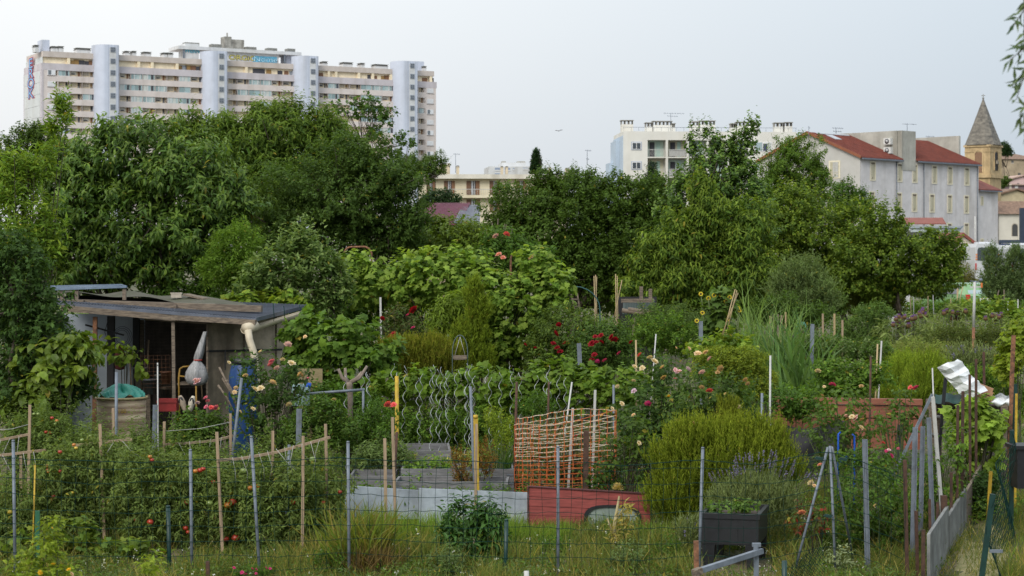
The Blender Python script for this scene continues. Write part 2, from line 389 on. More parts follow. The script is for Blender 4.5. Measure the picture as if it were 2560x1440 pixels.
so.rotation_euler = (-sd).to_track_quat('-Z', 'Y').to_euler(); so.location = (0, 0, 60)
cd = bpy.data.cameras.new('camera'); co = bpy.data.objects.new('camera', cd); COL.objects.link(co); SC.camera = co
co.location = (0, 0, CAMZ); co.rotation_euler = (R(90), 0, 0)
cd.sensor_width = 36; cd.lens = 36*F/2560; cd.shift_y = -80/2560
cd.clip_start = 0.1; cd.clip_end = 6000
cd.dof.use_dof = True; cd.dof.focus_distance = 29; cd.dof.aperture_fstop = 5.0
SC.view_settings.view_transform = 'Standard'; SC.view_settings.look = 'None'; SC.view_settings.exposure = 0
SC.cycles.max_bounces = 8; SC.cycles.diffuse_bounces = 5; SC.cycles.transmission_bounces = 3; SC.cycles.glossy_bounces = 2
SC.cycles.use_denoising = True; SC.cycles.caustics_reflective = False; SC.cycles.caustics_refractive = False

# ------------------------------------------------------------------ ground
def ground_mat():
    m, nt, b = nodes_of('garden_soil')
    tc = nt.nodes.new('ShaderNodeTexCoord')
    n1 = nt.nodes.new('ShaderNodeTexNoise'); n1.inputs['Scale'].default_value = 0.8; n1.inputs['Detail'].default_value = 9
    n2 = nt.nodes.new('ShaderNodeTexNoise'); n2.inputs['Scale'].default_value = 14; n2.inputs['Detail'].default_value = 8
    nt.links.new(tc.outputs['Object'], n1.inputs['Vector']); nt.links.new(tc.outputs['Object'], n2.inputs['Vector'])
    r1 = nt.nodes.new('ShaderNodeValToRGB'); e = r1.color_ramp.elements
    e[0].position = 0.38; e[0].color = (0.05, 0.075, 0.025, 1); e[1].position = 0.62; e[1].color = (0.16, 0.13, 0.085, 1)
    r2 = nt.nodes.new('ShaderNodeValToRGB'); e = r2.color_ramp.elements
    e[0].position = 0.35; e[0].color = (0.45, 0.45, 0.42, 1); e[1].position = 0.7; e[1].color = (1.25, 1.2, 1.1, 1)
    nt.links.new(n1.outputs['Fac'], r1.inputs['Fac']); nt.links.new(n2.outputs['Fac'], r2.inputs['Fac'])
    mx = nt.nodes.new('ShaderNodeMixRGB'); mx.blend_type = 'MULTIPLY'; mx.inputs['Fac'].default_value = 1
    nt.links.new(r1.outputs[0], mx.inputs['Color1']); nt.links.new(r2.outputs[0], mx.inputs['Color2'])
    nt.links.new(mx.outputs[0], b.inputs['Base Color']); b.inputs['Roughness'].default_value = 0.95
    bp = nt.nodes.new('ShaderNodeBump'); bp.inputs['Strength'].default_value = 0.7; bp.inputs['Distance'].default_value = 0.04
    nt.links.new(n2.outputs['Fac'], bp.inputs['Height']); nt.links.new(bp.outputs[0], b.inputs['Normal'])
    return m
zs = np.concatenate([np.linspace(-40, 16, 12), np.arange(18, 60, 0.5), np.linspace(60, 150, 30), np.geomspace(170, 3000, 16)])
nx = 90
V = []
for z in zs:
    h = 14+max(z, 0)*0.45
    xs = np.linspace(-h, h, nx)
    V.append(np.stack([xs, np.full(nx, z), gz(z, xs)], axis=1))
mb = MB(); nz_ = len(zs)
mb.add(np.concatenate(V), [[(j*nx+i, j*nx+i+1, (j+1)*nx+i+1, (j+1)*nx+i) for j in range(nz_-1) for i in range(nx-1)]], smooth=True)
structure('ground', mb, ground_mat())
# trodden dry path on the right
def edge(t, side):
    Z = 19+t*21; xc = np.interp(Z, [19, 24, 28, 32, 40], [4.6, 5.85, 6.85, 7.95, 10.0])
    x = xc+side*(0.34+0.05*math.sin(t*40+side)); return np.array([x, Z, float(gz(Z, x))+0.006])
mb = MB(); mb.grid(lambda u, v: edge(v, u*2-1), 6, 60)
structure('path', mb, mat('dry_path', (0.21, 0.18, 0.09), 0.95, 0.45, 6, bump=0.6, dark=(0.12, 0.13, 0.05)))
# ================================================================== BUILDINGS
def frame(ox, oz, ux, uz):
    l = math.hypot(ux, uz); ux, uz = ux/l, uz/l
    return (np.array([ox, oz]), np.array([ux, uz]), np.array([uz, -ux]))     # outward normal faces the camera
def along(fr, px, off=0.0):               # distance along a facade seen at photograph column px
    O, u, n = fr; q = (px-1280)/F; O = O+n*off
    return (q*O[1]-O[0])/(u[0]-q*u[1])
def zat(fr, L, py, off=0.0):
    O, u, n = fr; return CAMZ+(640-py)/F*(O[1]+u[1]*L+n[1]*off)
def fpt(fr, L, off, z):
    O, u, n = fr; return np.array([O[0]+u[0]*L+n[0]*off, O[1]+u[1]*L+n[1]*off, z])
def text_mesh(name, cu):
    tmp = bpy.data.objects.new('lettering', cu); COL.objects.link(tmp); bpy.context.view_layer.update()
    me = bpy.data.meshes.new_from_object(tmp.evaluated_get(bpy.context.evaluated_depsgraph_get())); bpy.data.objects.remove(tmp); bpy.data.curves.remove(cu)
    o = bpy.data.objects.new(name, me); COL.objects.link(o); return o
def text_part(name, txt, fr, L, off, z, size, cols, parent, spread=1.0, shear=0.0, w=0.02, lat=None, offsets=(0.09, 0.05, 0.0)):
    """lettering lying on a facade; one layer of colour for each outline"""
    O, u, n = fr
    for i, (c, ofs) in enumerate(zip(cols, offsets)):
        cu = bpy.data.curves.new(name, 'FONT'); cu.body = txt; cu.size = size; cu.align_x = 'CENTER'; cu.align_y = 'CENTER'
        cu.offset = ofs*size*0.35; cu.space_character = spread; cu.shear = shear; cu.extrude = 0.004; cu.resolution_u = 3
        cu.space_line = 0.72
        mm = bpy.data.materials.get('spray_%d_%d_%d' % tuple(int(a*99) for a in c)) or mat('spray_%d_%d_%d' % tuple(int(a*99) for a in c), c, 0.6, 0.15, 2)
        cu.materials.append(mm)
        o = text_mesh(name, cu); o.parent = parent
        X = Vector((u[0], u[1], 0)); Y = Vector((0, 0, 1)); N = Vector((n[0], n[1], 0))
        Mx = Matrix((X, Y, N)).transposed().to_4x4()
        p = fpt(fr, L, off+i*0.03, z)-ORG[root_of(parent).name]
        Mx.translation = Vector([float(a) for a in p]); o.matrix_local = Mx
        if lat: o.scale = (lat, 1, 1)

M['pinkwall'] = mat('pinkish_render', (0.60, 0.54, 0.515), 0.85, 0.10, 0.5, stain=0.22)
M['lilacwall'] = mat('lilac_band', (0.50, 0.465, 0.49), 0.85, 0.10, 0.5, stain=0.2)
M['beigeband'] = mat('beige_parapet', (0.51, 0.455, 0.42), 0.85, 0.10, 0.5, stain=0.15)
M['creamwall'] = mat('cream_loggia', (0.80, 0.69, 0.50), 0.85, 0.15, 0.6, stain=0.2)
M['greypanel'] = mat('pale_grey_panel', (0.52, 0.54, 0.54), 0.8, 0.08, 0.3, stain=0.1)
M['bluetower'] = mat('pale_blue_metal', (0.475, 0.515, 0.61), 0.6, 0.07, 0.4, stain=0.22)
M['concrete'] = mat('stained_concrete', (0.27, 0.26, 0.235), 0.9, 0.45, 0.7, stain=0.5)
M['palecon'] = mat('pale_concrete', (0.55, 0.56, 0.57), 0.85, 0.12, 0.7, stain=0.25)
M['capdark'] = mat('dark_vent_cap', (0.19, 0.19, 0.175), 0.9, 0.35, 2)
def window_mesh(kind, g):
    """unit-width loggia filling, 1.4 m high, in x 0..1, z 0..1.4, front at y 0 (outside is -y)"""
    mb = MB()
    if kind < 4:                                     # glazed in
        n = [4, 3, 2, 4][kind]
        for i in range(n):
            x0, x1 = i/n, (i+1)/n
            c = [(0.42, 0.52, 0.52), (0.24, 0.33, 0.34), (0.55, 0.58, 0.55), (0.06, 0.07, 0.09), (0.33, 0.45, 0.47)][int(g.integers(0, 5))]
            mb.hexa(np.array([(x0+.012, .02, .05), (x1-.012, .02, .05), (x1-.012, .06, .05), (x0+.012, .06, .05), (x0+.012, .02, 1.38), (x1-.012, .02, 1.38), (x1-.012, .06, 1.38), (x0+.012, .06, 1.38)]), c, 0)
            if g.random() < .5:                      # curtain edge or dark gap
                xm = x0+(x1-x0)*(.3+.4*g.random()); mb.box(((x0+xm)/2, .0, .7), (xm-x0-.03, .03, 1.2), col=(0.58, 0.6, 0.6) if g.random() < .6 else (0.05, .05, .06))
        for i in range(n+1): mb.box((min(max(i/n, .01), .99), -.01, .7), (.016, .05, 1.4), mi=1, col=(.6, .6, .6))
        mb.box((.5, -.01, .025), (1, .05, .05), mi=1, col=(.6, .6, .6)); mb.box((.5, -.01, 1.385), (1, .05, .03), mi=1, col=(.5, .5, .5))
    else:                                            # open: shutters and a door on the back wall
        d = .72
        mb.box((.34, d, .86), (.46, .05, .9), col=[(.58, .5, .36), (.62, .6, .54), (.4, .38, .34), (.55, .48, .38)][kind-4])
        mb.box((.34, d-.03, .5), (.48, .05, .07), col=(.3, .28, .25))
        for i in range(3): mb.box((.17+.14*i, d-.04, .86), (.012, .03, .9), col=(.25, .23, .2))
        if kind in (5, 6): mb.box((.3, d-.045, .62), (.3, .03, .25), col=(.03, .03, .04))
        mb.box((.8, d, .7), (.17, .05, 1.38), col=[(.05, .04, .04), (.22, .10, .05), (.1, .1, .11), (.32, .2, .1)][kind-4])
        if kind in (4, 7):
            mb.box((.72, .3, .2), (.1, .2, .4), col=(.2, .2, .19)); mb.box((.5, .05, .1), (.9, .02, .02), col=(.2, .2, .2))
    return mb.mesh('loggia_window' if kind < 4 else 'loggia_recess', [M['tint'], M['tint']])

fr = frame(-113.0, 463.0, math.cos(R(29)), math.sin(R(29)))
org = fpt(fr, 0, 0, 2.0)
tw = thing('apartment_tower', 'long pinkish high-rise apartment block with blue stair shafts and graffiti on its end wall', 'apartment block', org)
LEN = along(fr, 1090)
k0 = 463/F
def zl(y): return CAMZ+(640-y)*k0
zt, zp, za, zb = zl(127), zl(141), zl(157), zl(173)
FL, OP = 2.8, 1.38
NF = 11
DEP = 16.0
mb = MB(); mb.fbox(fr, 0, LEN, -DEP, -.9, 2, zb-0.1); part('back_wall', mb, M['creamwall'], tw)
mb = MB()
for k in range(NF):
    z1 = zb-FL*k-OP
    mb.fbox(fr, 3.0, LEN-3.2, -.95, 0, z1-(FL-OP), z1)
mb.fbox(fr, 0, LEN, -1.25, 0, 2, zb-FL*NF)
part('spandrel_wall', mb, M['pinkwall'], tw)
mb = MB(); mb.fbox(fr, -0.5, LEN+0.2, -DEP, 0.05, za-1.65, za); part('parapet', mb, M['lilacwall'], tw)
mb = MB(); mb.fbox(fr, 0.1, LEN-0.5, -DEP+1, -1.0, za, zp+.02); part('attic_wall', mb, M['creamwall'], tw)
mb = MB(); mb.fbox(fr, 0.0, LEN-0.4, -DEP+0.5, -0.3, zp, zt); part('roof_band', mb, M['beigeband'], tw)
# end wall facing left
fe = frame(*(fpt(fr, 0, -DEP, 0)[:2]), *fr[2])
mb = MB(); mb.fbox(fe, -0.3, DEP+0.1, 0.0, 0.5, 2, za-1.6); part('end_wall', mb, M['lilacwall'], tw)
mb = MB()
for k in range(NF+1): mb.fbox(fe, 0.8, DEP-1.0, 0.5, 0.6, za-1.9-2.8*(k+1)+0.06, za-1.9-2.8*k)
mb.fbox(fe, 0.6, DEP-0.6, 0.0, 0.12, za+0.05, zp-0.05)
part('end_panel', mb, M['greypanel'], tw)
# solid strips with one window each at both ends
mb = MB(); mb.fbox(fr, 0, 3.0, -1.25, 0.02, 2, za-1.6); mb.fbox(fr, LEN-3.2, LEN, -1.25, 0.02, 2, za-1.6); part('corner_wall', mb, M['pinkwall'], tw)
def tree_line(px): return float(np.interp(px, [100, 170, 200, 300, 400, 450, 560, 620, 860, 900, 990, 1020, 1090], [330, 330, 322, 300, 305, 275, 260, 255, 255, 300, 350, 395, 400]))
wm = MB(); wm.box((.5, 0, .7), (1, .06, 1.35), mi=0, col=(.75, .76, .78)); wm.box((.28, -.03, .7), (.4, .03, 1.2), col=(.16, .18, .2)); wm.box((.73, -.03, .7), (.44, .03, 1.2), col=(.7, .72, .75)); wm.box((.5, -.06, -.05), (1.1, .12, .1), col=(.4, .36, .35))
cw = wm.mesh('corner_window', M['tint'])
wm = MB(); wm.box((.5, 0, .7), (1, .06, 1.35), col=(.72, .73, .75)); wm.box((.5, -.04, .68), (.9, .03, 1.2), col=(.66, .67, .69)); wm.box((.5, -.06, -.05), (1.1, .12, .1), col=(.4, .36, .35))
cw2 = wm.mesh('shuttered_window', M['tint'])
ang = math.atan2(fr[1][1], fr[1][0])
for k in range(9):
    z = zb-FL*k-OP+0.05
    if k < 7: place('corner_window', cw if k in (0, 4) else cw2, tw, fpt(fr, 1.0, 0.05, z), ang, (1.9, 1, .9))
    place('corner_window', cw if k in (2, 4, 6) else cw2, tw, fpt(fr, LEN-2.7, 0.05, z-.2), ang, (1.9, 1, .9))
# loggias
bays = [145, 175, 206, 238, None, 299, 327, 357, 388, 418, 447, 477, 510, None, 570, 593, 622, 651, 680, 707, 740, None, 798, 820, 848, 875, 902, 930, 955, 988, None, 1046, 1061]
g = np.random.default_rng(11)
wins = [window_mesh(k, g) for k in (0, 1, 2, 3, 0, 1)]; opens = [window_mesh(k, g) for k in (4, 5, 6, 7)]
mb = MB(); nw = no = 0; bal = MB(); rest = MB()
for i in range(len(bays)-1):
    a, b = bays[i], bays[i+1]
    if a is None or b is None: continue
    L0, L1 = along(fr, a), along(fr, b)
    mb.fbox(fr, L0-.09, L0+.09, -1.3, -.03, 4, zb-1e-2); mb.fbox(fr, L1-.09, L1+.09, -1.3, -.03, 4, zb-1e-2)
    edge_ = (bays[i-1] is None) or (i+2 >= len(bays) or bays[i+2] is None)
    col_open = g.random() < (.8 if edge_ else .32)
    for k in range(9):
        z = zb-FL*k-OP
        ypx = 640-(z+OP-CAMZ)*F/(fr[0][1]+fr[1][1]*L0)
        if ypx > tree_line((a+b)/2): continue
        op = col_open if g.random() < .8 else not col_open
        if op and no < 98: place('loggia_recess', opens[int(g.integers(0, 4))], tw, fpt(fr, L0+.1, -.05, z), ang, (L1-L0-.2, 1, 1)); no += 1
        elif not op and nw < 98: place('loggia_window', wins[int(g.integers(0, 6))], tw, fpt(fr, L0+.1, -.1, z), ang, (L1-L0-.2, 1, 1)); nw += 1
part('pier_wall', mb, M['pinkwall'], tw)
# attic windows and doors
mb = MB(); gg = np.random.default_rng(5)
for px in list(range(178, 236, 13))+list(range(447, 508, 12))+[640, 655, 672, 700, 716, 730]+[802, 925, 938, 958, 968, 982]+[1062, 1078]:
    L = along(fr, px, -.9); w = .55+.35*gg.random(); mb = MB()
    mb.fbox(fr, L-w, L+w, -1.0, -.92, za, zp-.25-.3*gg.random(), col=[(.05, .05, .06), (.2, .1, .05), (.3, .18, .06), (.25, .27, .3), (.06, .06, .07)][int(gg.integers(0, 5))]); part('attic_opening', mb, M['tint'], tw)
mb = MB()
for px in [170, 345, 379, 441, 518, 614, 752, 820, 838, 895, 930, 975, 1075]:
    L = along(fr, px, -1); mb = MB(); mb.fbox(fr, L-.35, L+.35, -1.05, -.35, za, zp+.01); part('attic_pillar', mb, M['creamwall'], tw)
# stair shafts
sw = MB(); sw.box((0, 0, 0), (1.25, .12, 1.25), col=(.30, .33, .38)); sw.box((0, -.07, 0), (1.0, .05, 1.0), col=(.13, .15, .18)); sw.box((0, -.1, 0), (.06, .05, 1.0), col=(.3, .33, .38)); sw.box((0, -.1, 0), (1., .05, .06), col=(.3, .33, .38))
swm = sw.mesh('stair_window', M['tint'])
for (a, b, ty) in ((238, 299, 112), (510, 570, 128), (740, 798, 140), (988, 1046, 153)):
    L0, L1 = along(fr, a, 1.6), along(fr, b, 2.8); Lc = (L0+L1)/2; top = zat(fr, Lc, ty, 2)
    prof = []
    W = L1-L0; nseg = 14
    for q in range(nseg+1):
        th = math.pi-(math.pi/2)*q/nseg
        prof.append((L0+W*.42+W*.42*math.cos(th), -1.5+4.3*math.sin(th)))
    prof += [(L1-.3, 2.8), (L1, 2.3), (L1, -1.5)]
    pr2 = []
    for q in range(len(prof)-1):                        # ribbed metal sheeting
        p0, p1 = np.array(prof[q]), np.array(prof[q+1]); n_ = max(1, int(np.linalg.norm(p1-p0)/.35))
        for j in range(n_):
            p = p0+(p1-p0)*j/n_; d = nrm(p1-p0); nn = np.array([-d[1], d[0]]); pr2.append(p+nn*(0.05 if j % 2 else 0))
    pr2.append(np.array(prof[-1]))
    mb = MB(); mb.prism([fpt(fr, p[0], p[1], 2.0) for p in pr2], (0, 0, top-2.0)); sh = part('stair_shaft', mb, M['bluetower'], tw)
    Lw = L0+W*.70
    mb = MB(); mb.fbox(fr, Lw-.8, Lw+.8, 2.8, 2.88, 4, top-.8); part('window_strip', mb, M['palecon'], sh)
    for k in range(8):
        z = top-1.2-FL*k
        if 640-(z-CAMZ)*F/(fr[0][1]+fr[1][1]*L0) < tree_line((a+b)/2)+10: place('stair_window', swm, sh, fpt(fr, Lw, 2.95, z), ang)
# roof top
def roof_box(x0, x1, ytop, ybot, y0=-4.2, y1=-1.6, name='chimney', m=None, cap=True):
    L0, L1 = along(fr, x0, y1), along(fr, x1, y1); zz = zat(fr, L0, ytop, y1); mb = MB()
    h = zz-zt
    mb.fbox(fr, L0, L1, y0, y1, zt-.2, zz-(.45 if cap else 0), 0)
    if cap:
        mb.fbox(fr, L0-.12, L1+.12, y0-.1, y1+.12, zz-.45, zz-.38, 1); mb.fbox(fr, L0+.1, L1-.1, y0+.1, y1-.1, zz-.38, zz-.1, 1); mb.fbox(fr, L0-.12, L1+.12, y0-.1, y1+.12, zz-.1, zz, 1)
    part(name, mb, [m or M['palecon'], M['capdark']], tw)
for c in [(88, 97, 112), (130, 145, 115), (146, 159, 115), (192, 227, 119), (314, 323, 127), (332, 341, 127), (360, 378, 129), (409, 418, 131), (419, 433, 131), (808, 819, 153), (858, 882, 155), (903, 912, 157), (938, 970, 160), (1060, 1066, 165)]:
    roof_box(c[0], c[1], c[2], 0)
roof_box(105, 124, 99, 0, -7, -3, 'lift_housing', M['bluetower'], False); roof_box(1042, 1060, 153, 0, -7, -3, 'lift_housing', M['bluetower'], False)
def pb(x0, x1, yt, yb, y0, y1, m, name):
    L0, L1 = along(fr, x0, y1), along(fr, x1, y1); mb = MB(); mb.fbox(fr, L0, L1, y0, y1, zat(fr, L0, yb, y1), zat(fr, L0, yt, y1)); return part(name, mb, m, tw)
pb(463, 497, 108, 150, -9, -4, M['palecon'], 'penthouse_block'); pb(560, 697, 122, 168, -11, -4.2, M['palecon'], 'penthouse_block'); pb(716, 738, 129, 172, -9, -5, M['bluetower'], 'penthouse_block')
L0, L1 = along(fr, 446, -3.4), along(fr, 754, -3.4)
mb = MB(); zc = zat(fr, L0, 121, -3.4); mb.fbox(fr, L0, L1, -11, -3.4, zc-.1, zc+.75); part('roof_canopy', mb, M['palecon'], tw)
zc += .75
mb = MB()
for px in (460, 712, 753): L = along(fr, px, -3.6); mb = MB(); mb.fbox(fr, L-.2, L+.2, -4, -3.6, zt-.2, zc-.8); part('canopy_post', mb, M['galv'], tw)
mb = MB()
for (a, b, h) in ((464, 497, .9), (530, 554, .85), (617, 640, .7), (670, 692, .7), (720, 737, .8)):
    L0, L1 = along(fr, a, -6), along(fr, b, -6); mb = MB(); mb.fbox(fr, L0, L1, -8, -6, zc, zc+h*.45, 0); mb.fbox(fr, L0-.1, L1+.1, -8.1, -5.9, zc+h*.45, zc+h*1.35, 1); part('roof_vent', mb, [M['palecon'], M['capdark']], tw)
if 0: part('roof_vent', mb, [M['palecon'], M['capdark']], tw)
L0, L1, L2 = along(fr, 562, -7), along(fr, 579, -7), along(fr, 611, -7)
mb = MB(); mb.fbox(fr, L0, L1, -10, -7, zc-.5, zat(fr, L0, 91, -7)); mb.fbox(fr, L1, L2, -10, -7.2, zc-.5, zat(fr, L0, 97, -7)); mb.fbox(fr, L0+.8, L0+1.1, -8, -7.7, zc, zat(fr, L0, 81, -7)); part('water_tank', mb, M['concrete'], tw)
# graffiti
text_part('graffiti', 'E\nR\nO\nK', fe, DEP*.44, .66, zl(190), 3.4, [(.55, .08, .12), (.02, .03, .09), (.22, .42, .68)], tw, lat=2.3, offsets=(.2, .1, -.01))
Lg = along(fr, 606, -4); text_part('graffiti', 'ORGiC', fr, Lg, -4.1, zat(fr, Lg, 145, -4), 1.75, [(.02, .02, .02), (.62, .56, .16)], tw, offsets=(.13, 0), lat=1.35)
Lg = along(fr, 666, -4)
mb = MB(); mb.fbox(fr, along(fr, 633, -4), along(fr, 693, -4), -4.2, -4.13, zat(fr, Lg, 156, -4), zat(fr, Lg, 141, -4)); part('graffiti', mb, mat('blue_spray', (.12, .40, .58), .6, .3, 1.2), tw)
Lg = along(fr, 664, -4); text_part('graffiti', 'Nome', fr, Lg, -4.08, zat(fr, Lg, 149, -4), 1.9, [(.02, .05, .12), (.36, .66, .82)], tw, offsets=(.1, .0), lat=1.35)
Lg = along(fr, 480, -4); text_part('graffiti', 'WERN', fr, Lg, -3.9, zat(fr, Lg, 127, -4), 1.5, [(.03, .14, .2), (.14, .44, .56)], tw, offsets=(.12, .02), lat=.9)
Lg = along(fr, 617, -4)

# ------------------------------------------------------------------ white apartment block
fr = frame(278/F*274, 274, math.cos(R(4)), math.sin(R(4)))
wb = thing('white_apartment_block', 'white flat-roofed apartment building with balconies and rows of square chimneys', 'apartment block', fpt(fr, 0, 0, 2))
M['whitewall'] = mat('white_render', (0.60, 0.59, 0.55), 0.85, 0.06, 0.5, stain=0.12)
M['shadewall'] = mat('white_wall_blue_shade', (0.40, 0.48, 0.57), 0.85, 0.08, 0.4)  # blue shade on the side of the block is put into this base colour
zr = zat(fr, 0, 328); LW = along(fr, 1992); ang = math.atan2(fr[1][1], fr[1][0])
def yz(y): return zat(fr, 5, y)
bal_px = [(1619, 1664), (1671, 1716), (1722, 1766), (1772, 1816), (1822, 1868)]
mb = MB(); mb.fbox(fr, 0, LW, -11, -1.6, 2, zr); cuts = [along(fr, 1619), along(fr, 1868)]
mb.fbox(fr, 0, cuts[0], -1.6, 0, 2, zr-.002); mb.fbox(fr, cuts[1], LW, -1.6, 0, 2, zr-.002); mb.fbox(fr, cuts[0], cuts[1], -1.6, 0, yz(350), zr-.002)
for f in range(6):
    z = yz(392)-2.8*f; mb.fbox(fr, cuts[0], cuts[1], -1.6, -.02, z-.16, z)
for a, b in bal_px:
    L = along(fr, b); mb.fbox(fr, L+.03, along(fr, b+6), -1.6, -.01, 2, yz(349))
part('wall', mb, M['whitewall'], wb)
mb = MB(); mb.fbox(fr, -.06, 0.0, -11, 0, 2, zr-.6); mb.fbox(fr, -.6, -.06, -10, -4, 2, zr-1.1); mb.fbox(fr, -1.2, -.6, -11, -7, 2, zr-4.2); part('side_wall', mb, M['shadewall'], wb)
wm = MB(); wm.box((0, 0, 0), (1.5, .06, 1.2), col=(.38, .42, .5)); wm.box((0, -.05, 0), (1.26, .06, 1.0), col=(.7, .7, .7)); 
for s_ in (-1, 1): wm.box((s_*.3, -.09, 0), (.5, .03, .84), mi=1)
wmm = wm.mesh('casement_window', [M['tint'], M['glass']])
for px in (1591,):
    for f in range(4): place('window', wmm, wb, fpt(fr, along(fr, px), .03, yz(365)-2.8*f), ang)
for f in range(2): 
    wm = MB(); L = along(fr, 1907); wm.fbox(fr, L-1.3, L+1.3, .0, .05, yz(378)-2.8*f, yz(354)-2.8*f, 0, (.7, .7, .7)); wm.fbox(fr, L-1.1, L-.1, .05, .08, yz(376)-2.8*f, yz(355)-2.8*f, 0, (.3, .38, .4)); wm.fbox(fr, L+.05, L+.6, .05, .08, yz(376)-2.8*f, yz(358)-2.8*f, 0, (.05, .05, .14)); wm.fbox(fr, L+.7, L+1.2, .05, .08, yz(376)-2.8*f, yz(355)-2.8*f, 0, (.45, .47, .45)); part('window', wm, M['tint'], wb)
for i, (a, b) in enumerate(bal_px):
    for f in range(3):
        La, Lb = along(fr, a)+.1, along(fr, b)-.1; z0 = yz(391)-2.8*f
        wm = MB(); wm.fbox(fr, La, Lb, -1.55, -1.5, z0, z0+2.4, 0, (.5, .48, .36) if (i+f) % 2 else (.42, .52, .46)); wm.fbox(fr, La+.4, La+1.1, -1.5, -1.45, z0, z0+2.1, 0, (.04, .04, .05)); wm.fbox(fr, La+1.4, La+1.9, -1.5, -1.44, z0, z0+2.2, 0, (.35, .5, .45))
        part('balcony_door', wm, M['tint'], wb)
        wm = MB(); n = 14
        for q in range(n+1): L = La+(Lb-La)*q/n; wm.fbox(fr, L-.012, L+.012, -.1, -.07, z0, z0+.98)
        wm.fbox(fr, La, Lb, -.11, -.06, z0+.95, z0+1.02)
        if i in (1, 4): wm.fbox(fr, La, Lb, -.2, -.17, z0+.05, z0+.95)
        part('balcony_railing', wm, M['white'], wb)
for (a, b, yt) in [(1554, 1583, 300), (1615, 1631, 306), (1633, 1680, 302), (1681, 1688, 308), (1727, 1746, 303), (1750, 1788, 301), (1828, 1840, 308), (1843, 1891, 304), (1889, 1898, 308), (1937, 1957, 306), (1962, 1981, 305)]:
    La, Lb = along(fr, a, -4), along(fr, b, -4); zz = zat(fr, La, yt, -4); mb = MB()
    mb.fbox(fr, La, Lb, -5.5, -4, zr-.2, zz-.62); nslots = max(2, int((Lb-La)/.5))
    for q in range(nslots+1):
        L = La+(Lb-La)*q/nslots; mb.fbox(fr, max(La, L-.07), min(Lb, L+.07), -5.4, -4.1, zz-.62, zz-.1, 1)
    mb.fbox(fr, La-.1, Lb+.1, -5.6, -3.9, zz-.1, zz, 1)
    part('chimney', mb, [M['whitewall'], M['concrete']], wb)
mb = MB()
for L in np.linspace(.1, LW-.1, 24): mb.fbox(fr, L-.015, L+.015, -.25, -.2, zr, zr+.6)
mb.fbox(fr, 0, LW, -.26, -.2, zr+.56, zr+.61); part('roof_railing', mb, M['galv'], wb)

def antenna(name, px, ytop, ybot, Z, arms, label, lean=0):
    s = Z/F; a = P(px, ybot, Z); b = P(px, ytop, Z); mb = MB(); mb.tube([a, b], [.035, .03], 5)
    for (dy, w, n) in arms:
        y = ytop+dy; l = P(px-w*.35, y, Z); r = P(px+w*.65, y+1, Z); mb.tube([l, r], .02, 4)
        for q in range(n):
            c = l+(r-l)*(q+.5)/n; mb.tube([c+np.array([0, -.3, -.12]), c+np.array([0, .3, .12])], .018, 4)
    single(name, label, 'antenna', mb, M['galv'], 'television aerials on the roofs')
antenna('television_aerial', 1677, 282, 335, 277, [(1, 52, 8), (8, 28, 5)], 'wide double-boom television aerial above the white apartment block')

# ------------------------------------------------------------------ long grey hospice building with red roofs
A = (37.2, 205.0); fr = frame(*A, 16.5, 16.0); a_u, a_n = fr[1], fr[2]
sb = thing('red_roofed_building', 'long pale grey three-storey building with red metal roofs and narrow cream-framed windows', 'building', fpt(fr, 0, 0, 2))
M['greyrender'] = mat('pale_grey_render', (0.55, 0.53, 0.535), 0.9, 0.12, 0.9, stain=0.26)
M['gable'] = mat('warm_grey_render', (0.43, 0.42, 0.40), 0.9, 0.08, 0.7, stain=0.12)
M['redroof'] = mat('red_metal_roof', (0.17, 0.052, 0.038), 0.75, 0.2, 1.2, dark=(0.115, 0.038, 0.03), spec=.2)
M['cream'] = mat('cream_surround', (0.62, 0.57, 0.44), 0.8, 0.08, 2)
M['reveal'] = mat('cream_reveal', (0.40, 0.37, 0.27), 0.85, 0.1, 2)
M['raw'] = mat('rain_streaked_concrete', (0.38, 0.37, 0.33), 0.9, 0.2, 0.8, stain=0.45)
ze = 14.6; zrd = 17.4; HB = 6.83; LB = 23.0
mb = MB(); mb.fbox(fr, .02, LB, -2*HB, 0, 2, ze); part('wall', mb, M['greyrender'], sb)
mb = MB(); mb.prism([fpt(fr, 0, 0, 2), fpt(fr, 0, 0, ze), fpt(fr, 0, -HB, zrd), fpt(fr, 0, -2*HB, ze), fpt(fr, 0, -2*HB, 2)], np.append(a_u*-.03, 0)); part('gable_wall', mb, M['gable'], sb)
def gable_roof(L0, L1):
    mb = MB(); ov = .35; sl = (zrd-ze)/HB; t = .12
    for sgn in (0, 1):
        n = int((L1-L0)/.3)
        for q in range(n):                                   # ribs of the sheet metal
            La, Lb = L0+(L1-L0)*q/n, L0+(L1-L0)*(q+1)/n; Lm = La+(Lb-La)*.78
            for (x0, x1, dz) in ((La, Lm, 0), (Lm, Lb, .05)):
                if sgn == 0: e, r_ = (ov, ze-sl*ov), (-HB, zrd)
                else: e, r_ = (-2*HB-ov, ze-sl*ov), (-HB, zrd)
                mb.hexa([fpt(fr, x0, e[0], e[1]+.02), fpt(fr, x1, e[0], e[1]+.02), fpt(fr, x1, r_[0], r_[1]+.02), fpt(fr, x0, r_[0], r_[1]+.02),
                         fpt(fr, x0, e[0], e[1]+t+dz), fpt(fr, x1, e[0], e[1]+t+dz), fpt(fr, x1, r_[0], r_[1]+t+dz), fpt(fr, x0, r_[0], r_[1]+t+dz)])
    return part('roof', mb, M['redroof'], sb)
gable_roof(-.3, 7.45); gable_roof(10.25, 22.9)
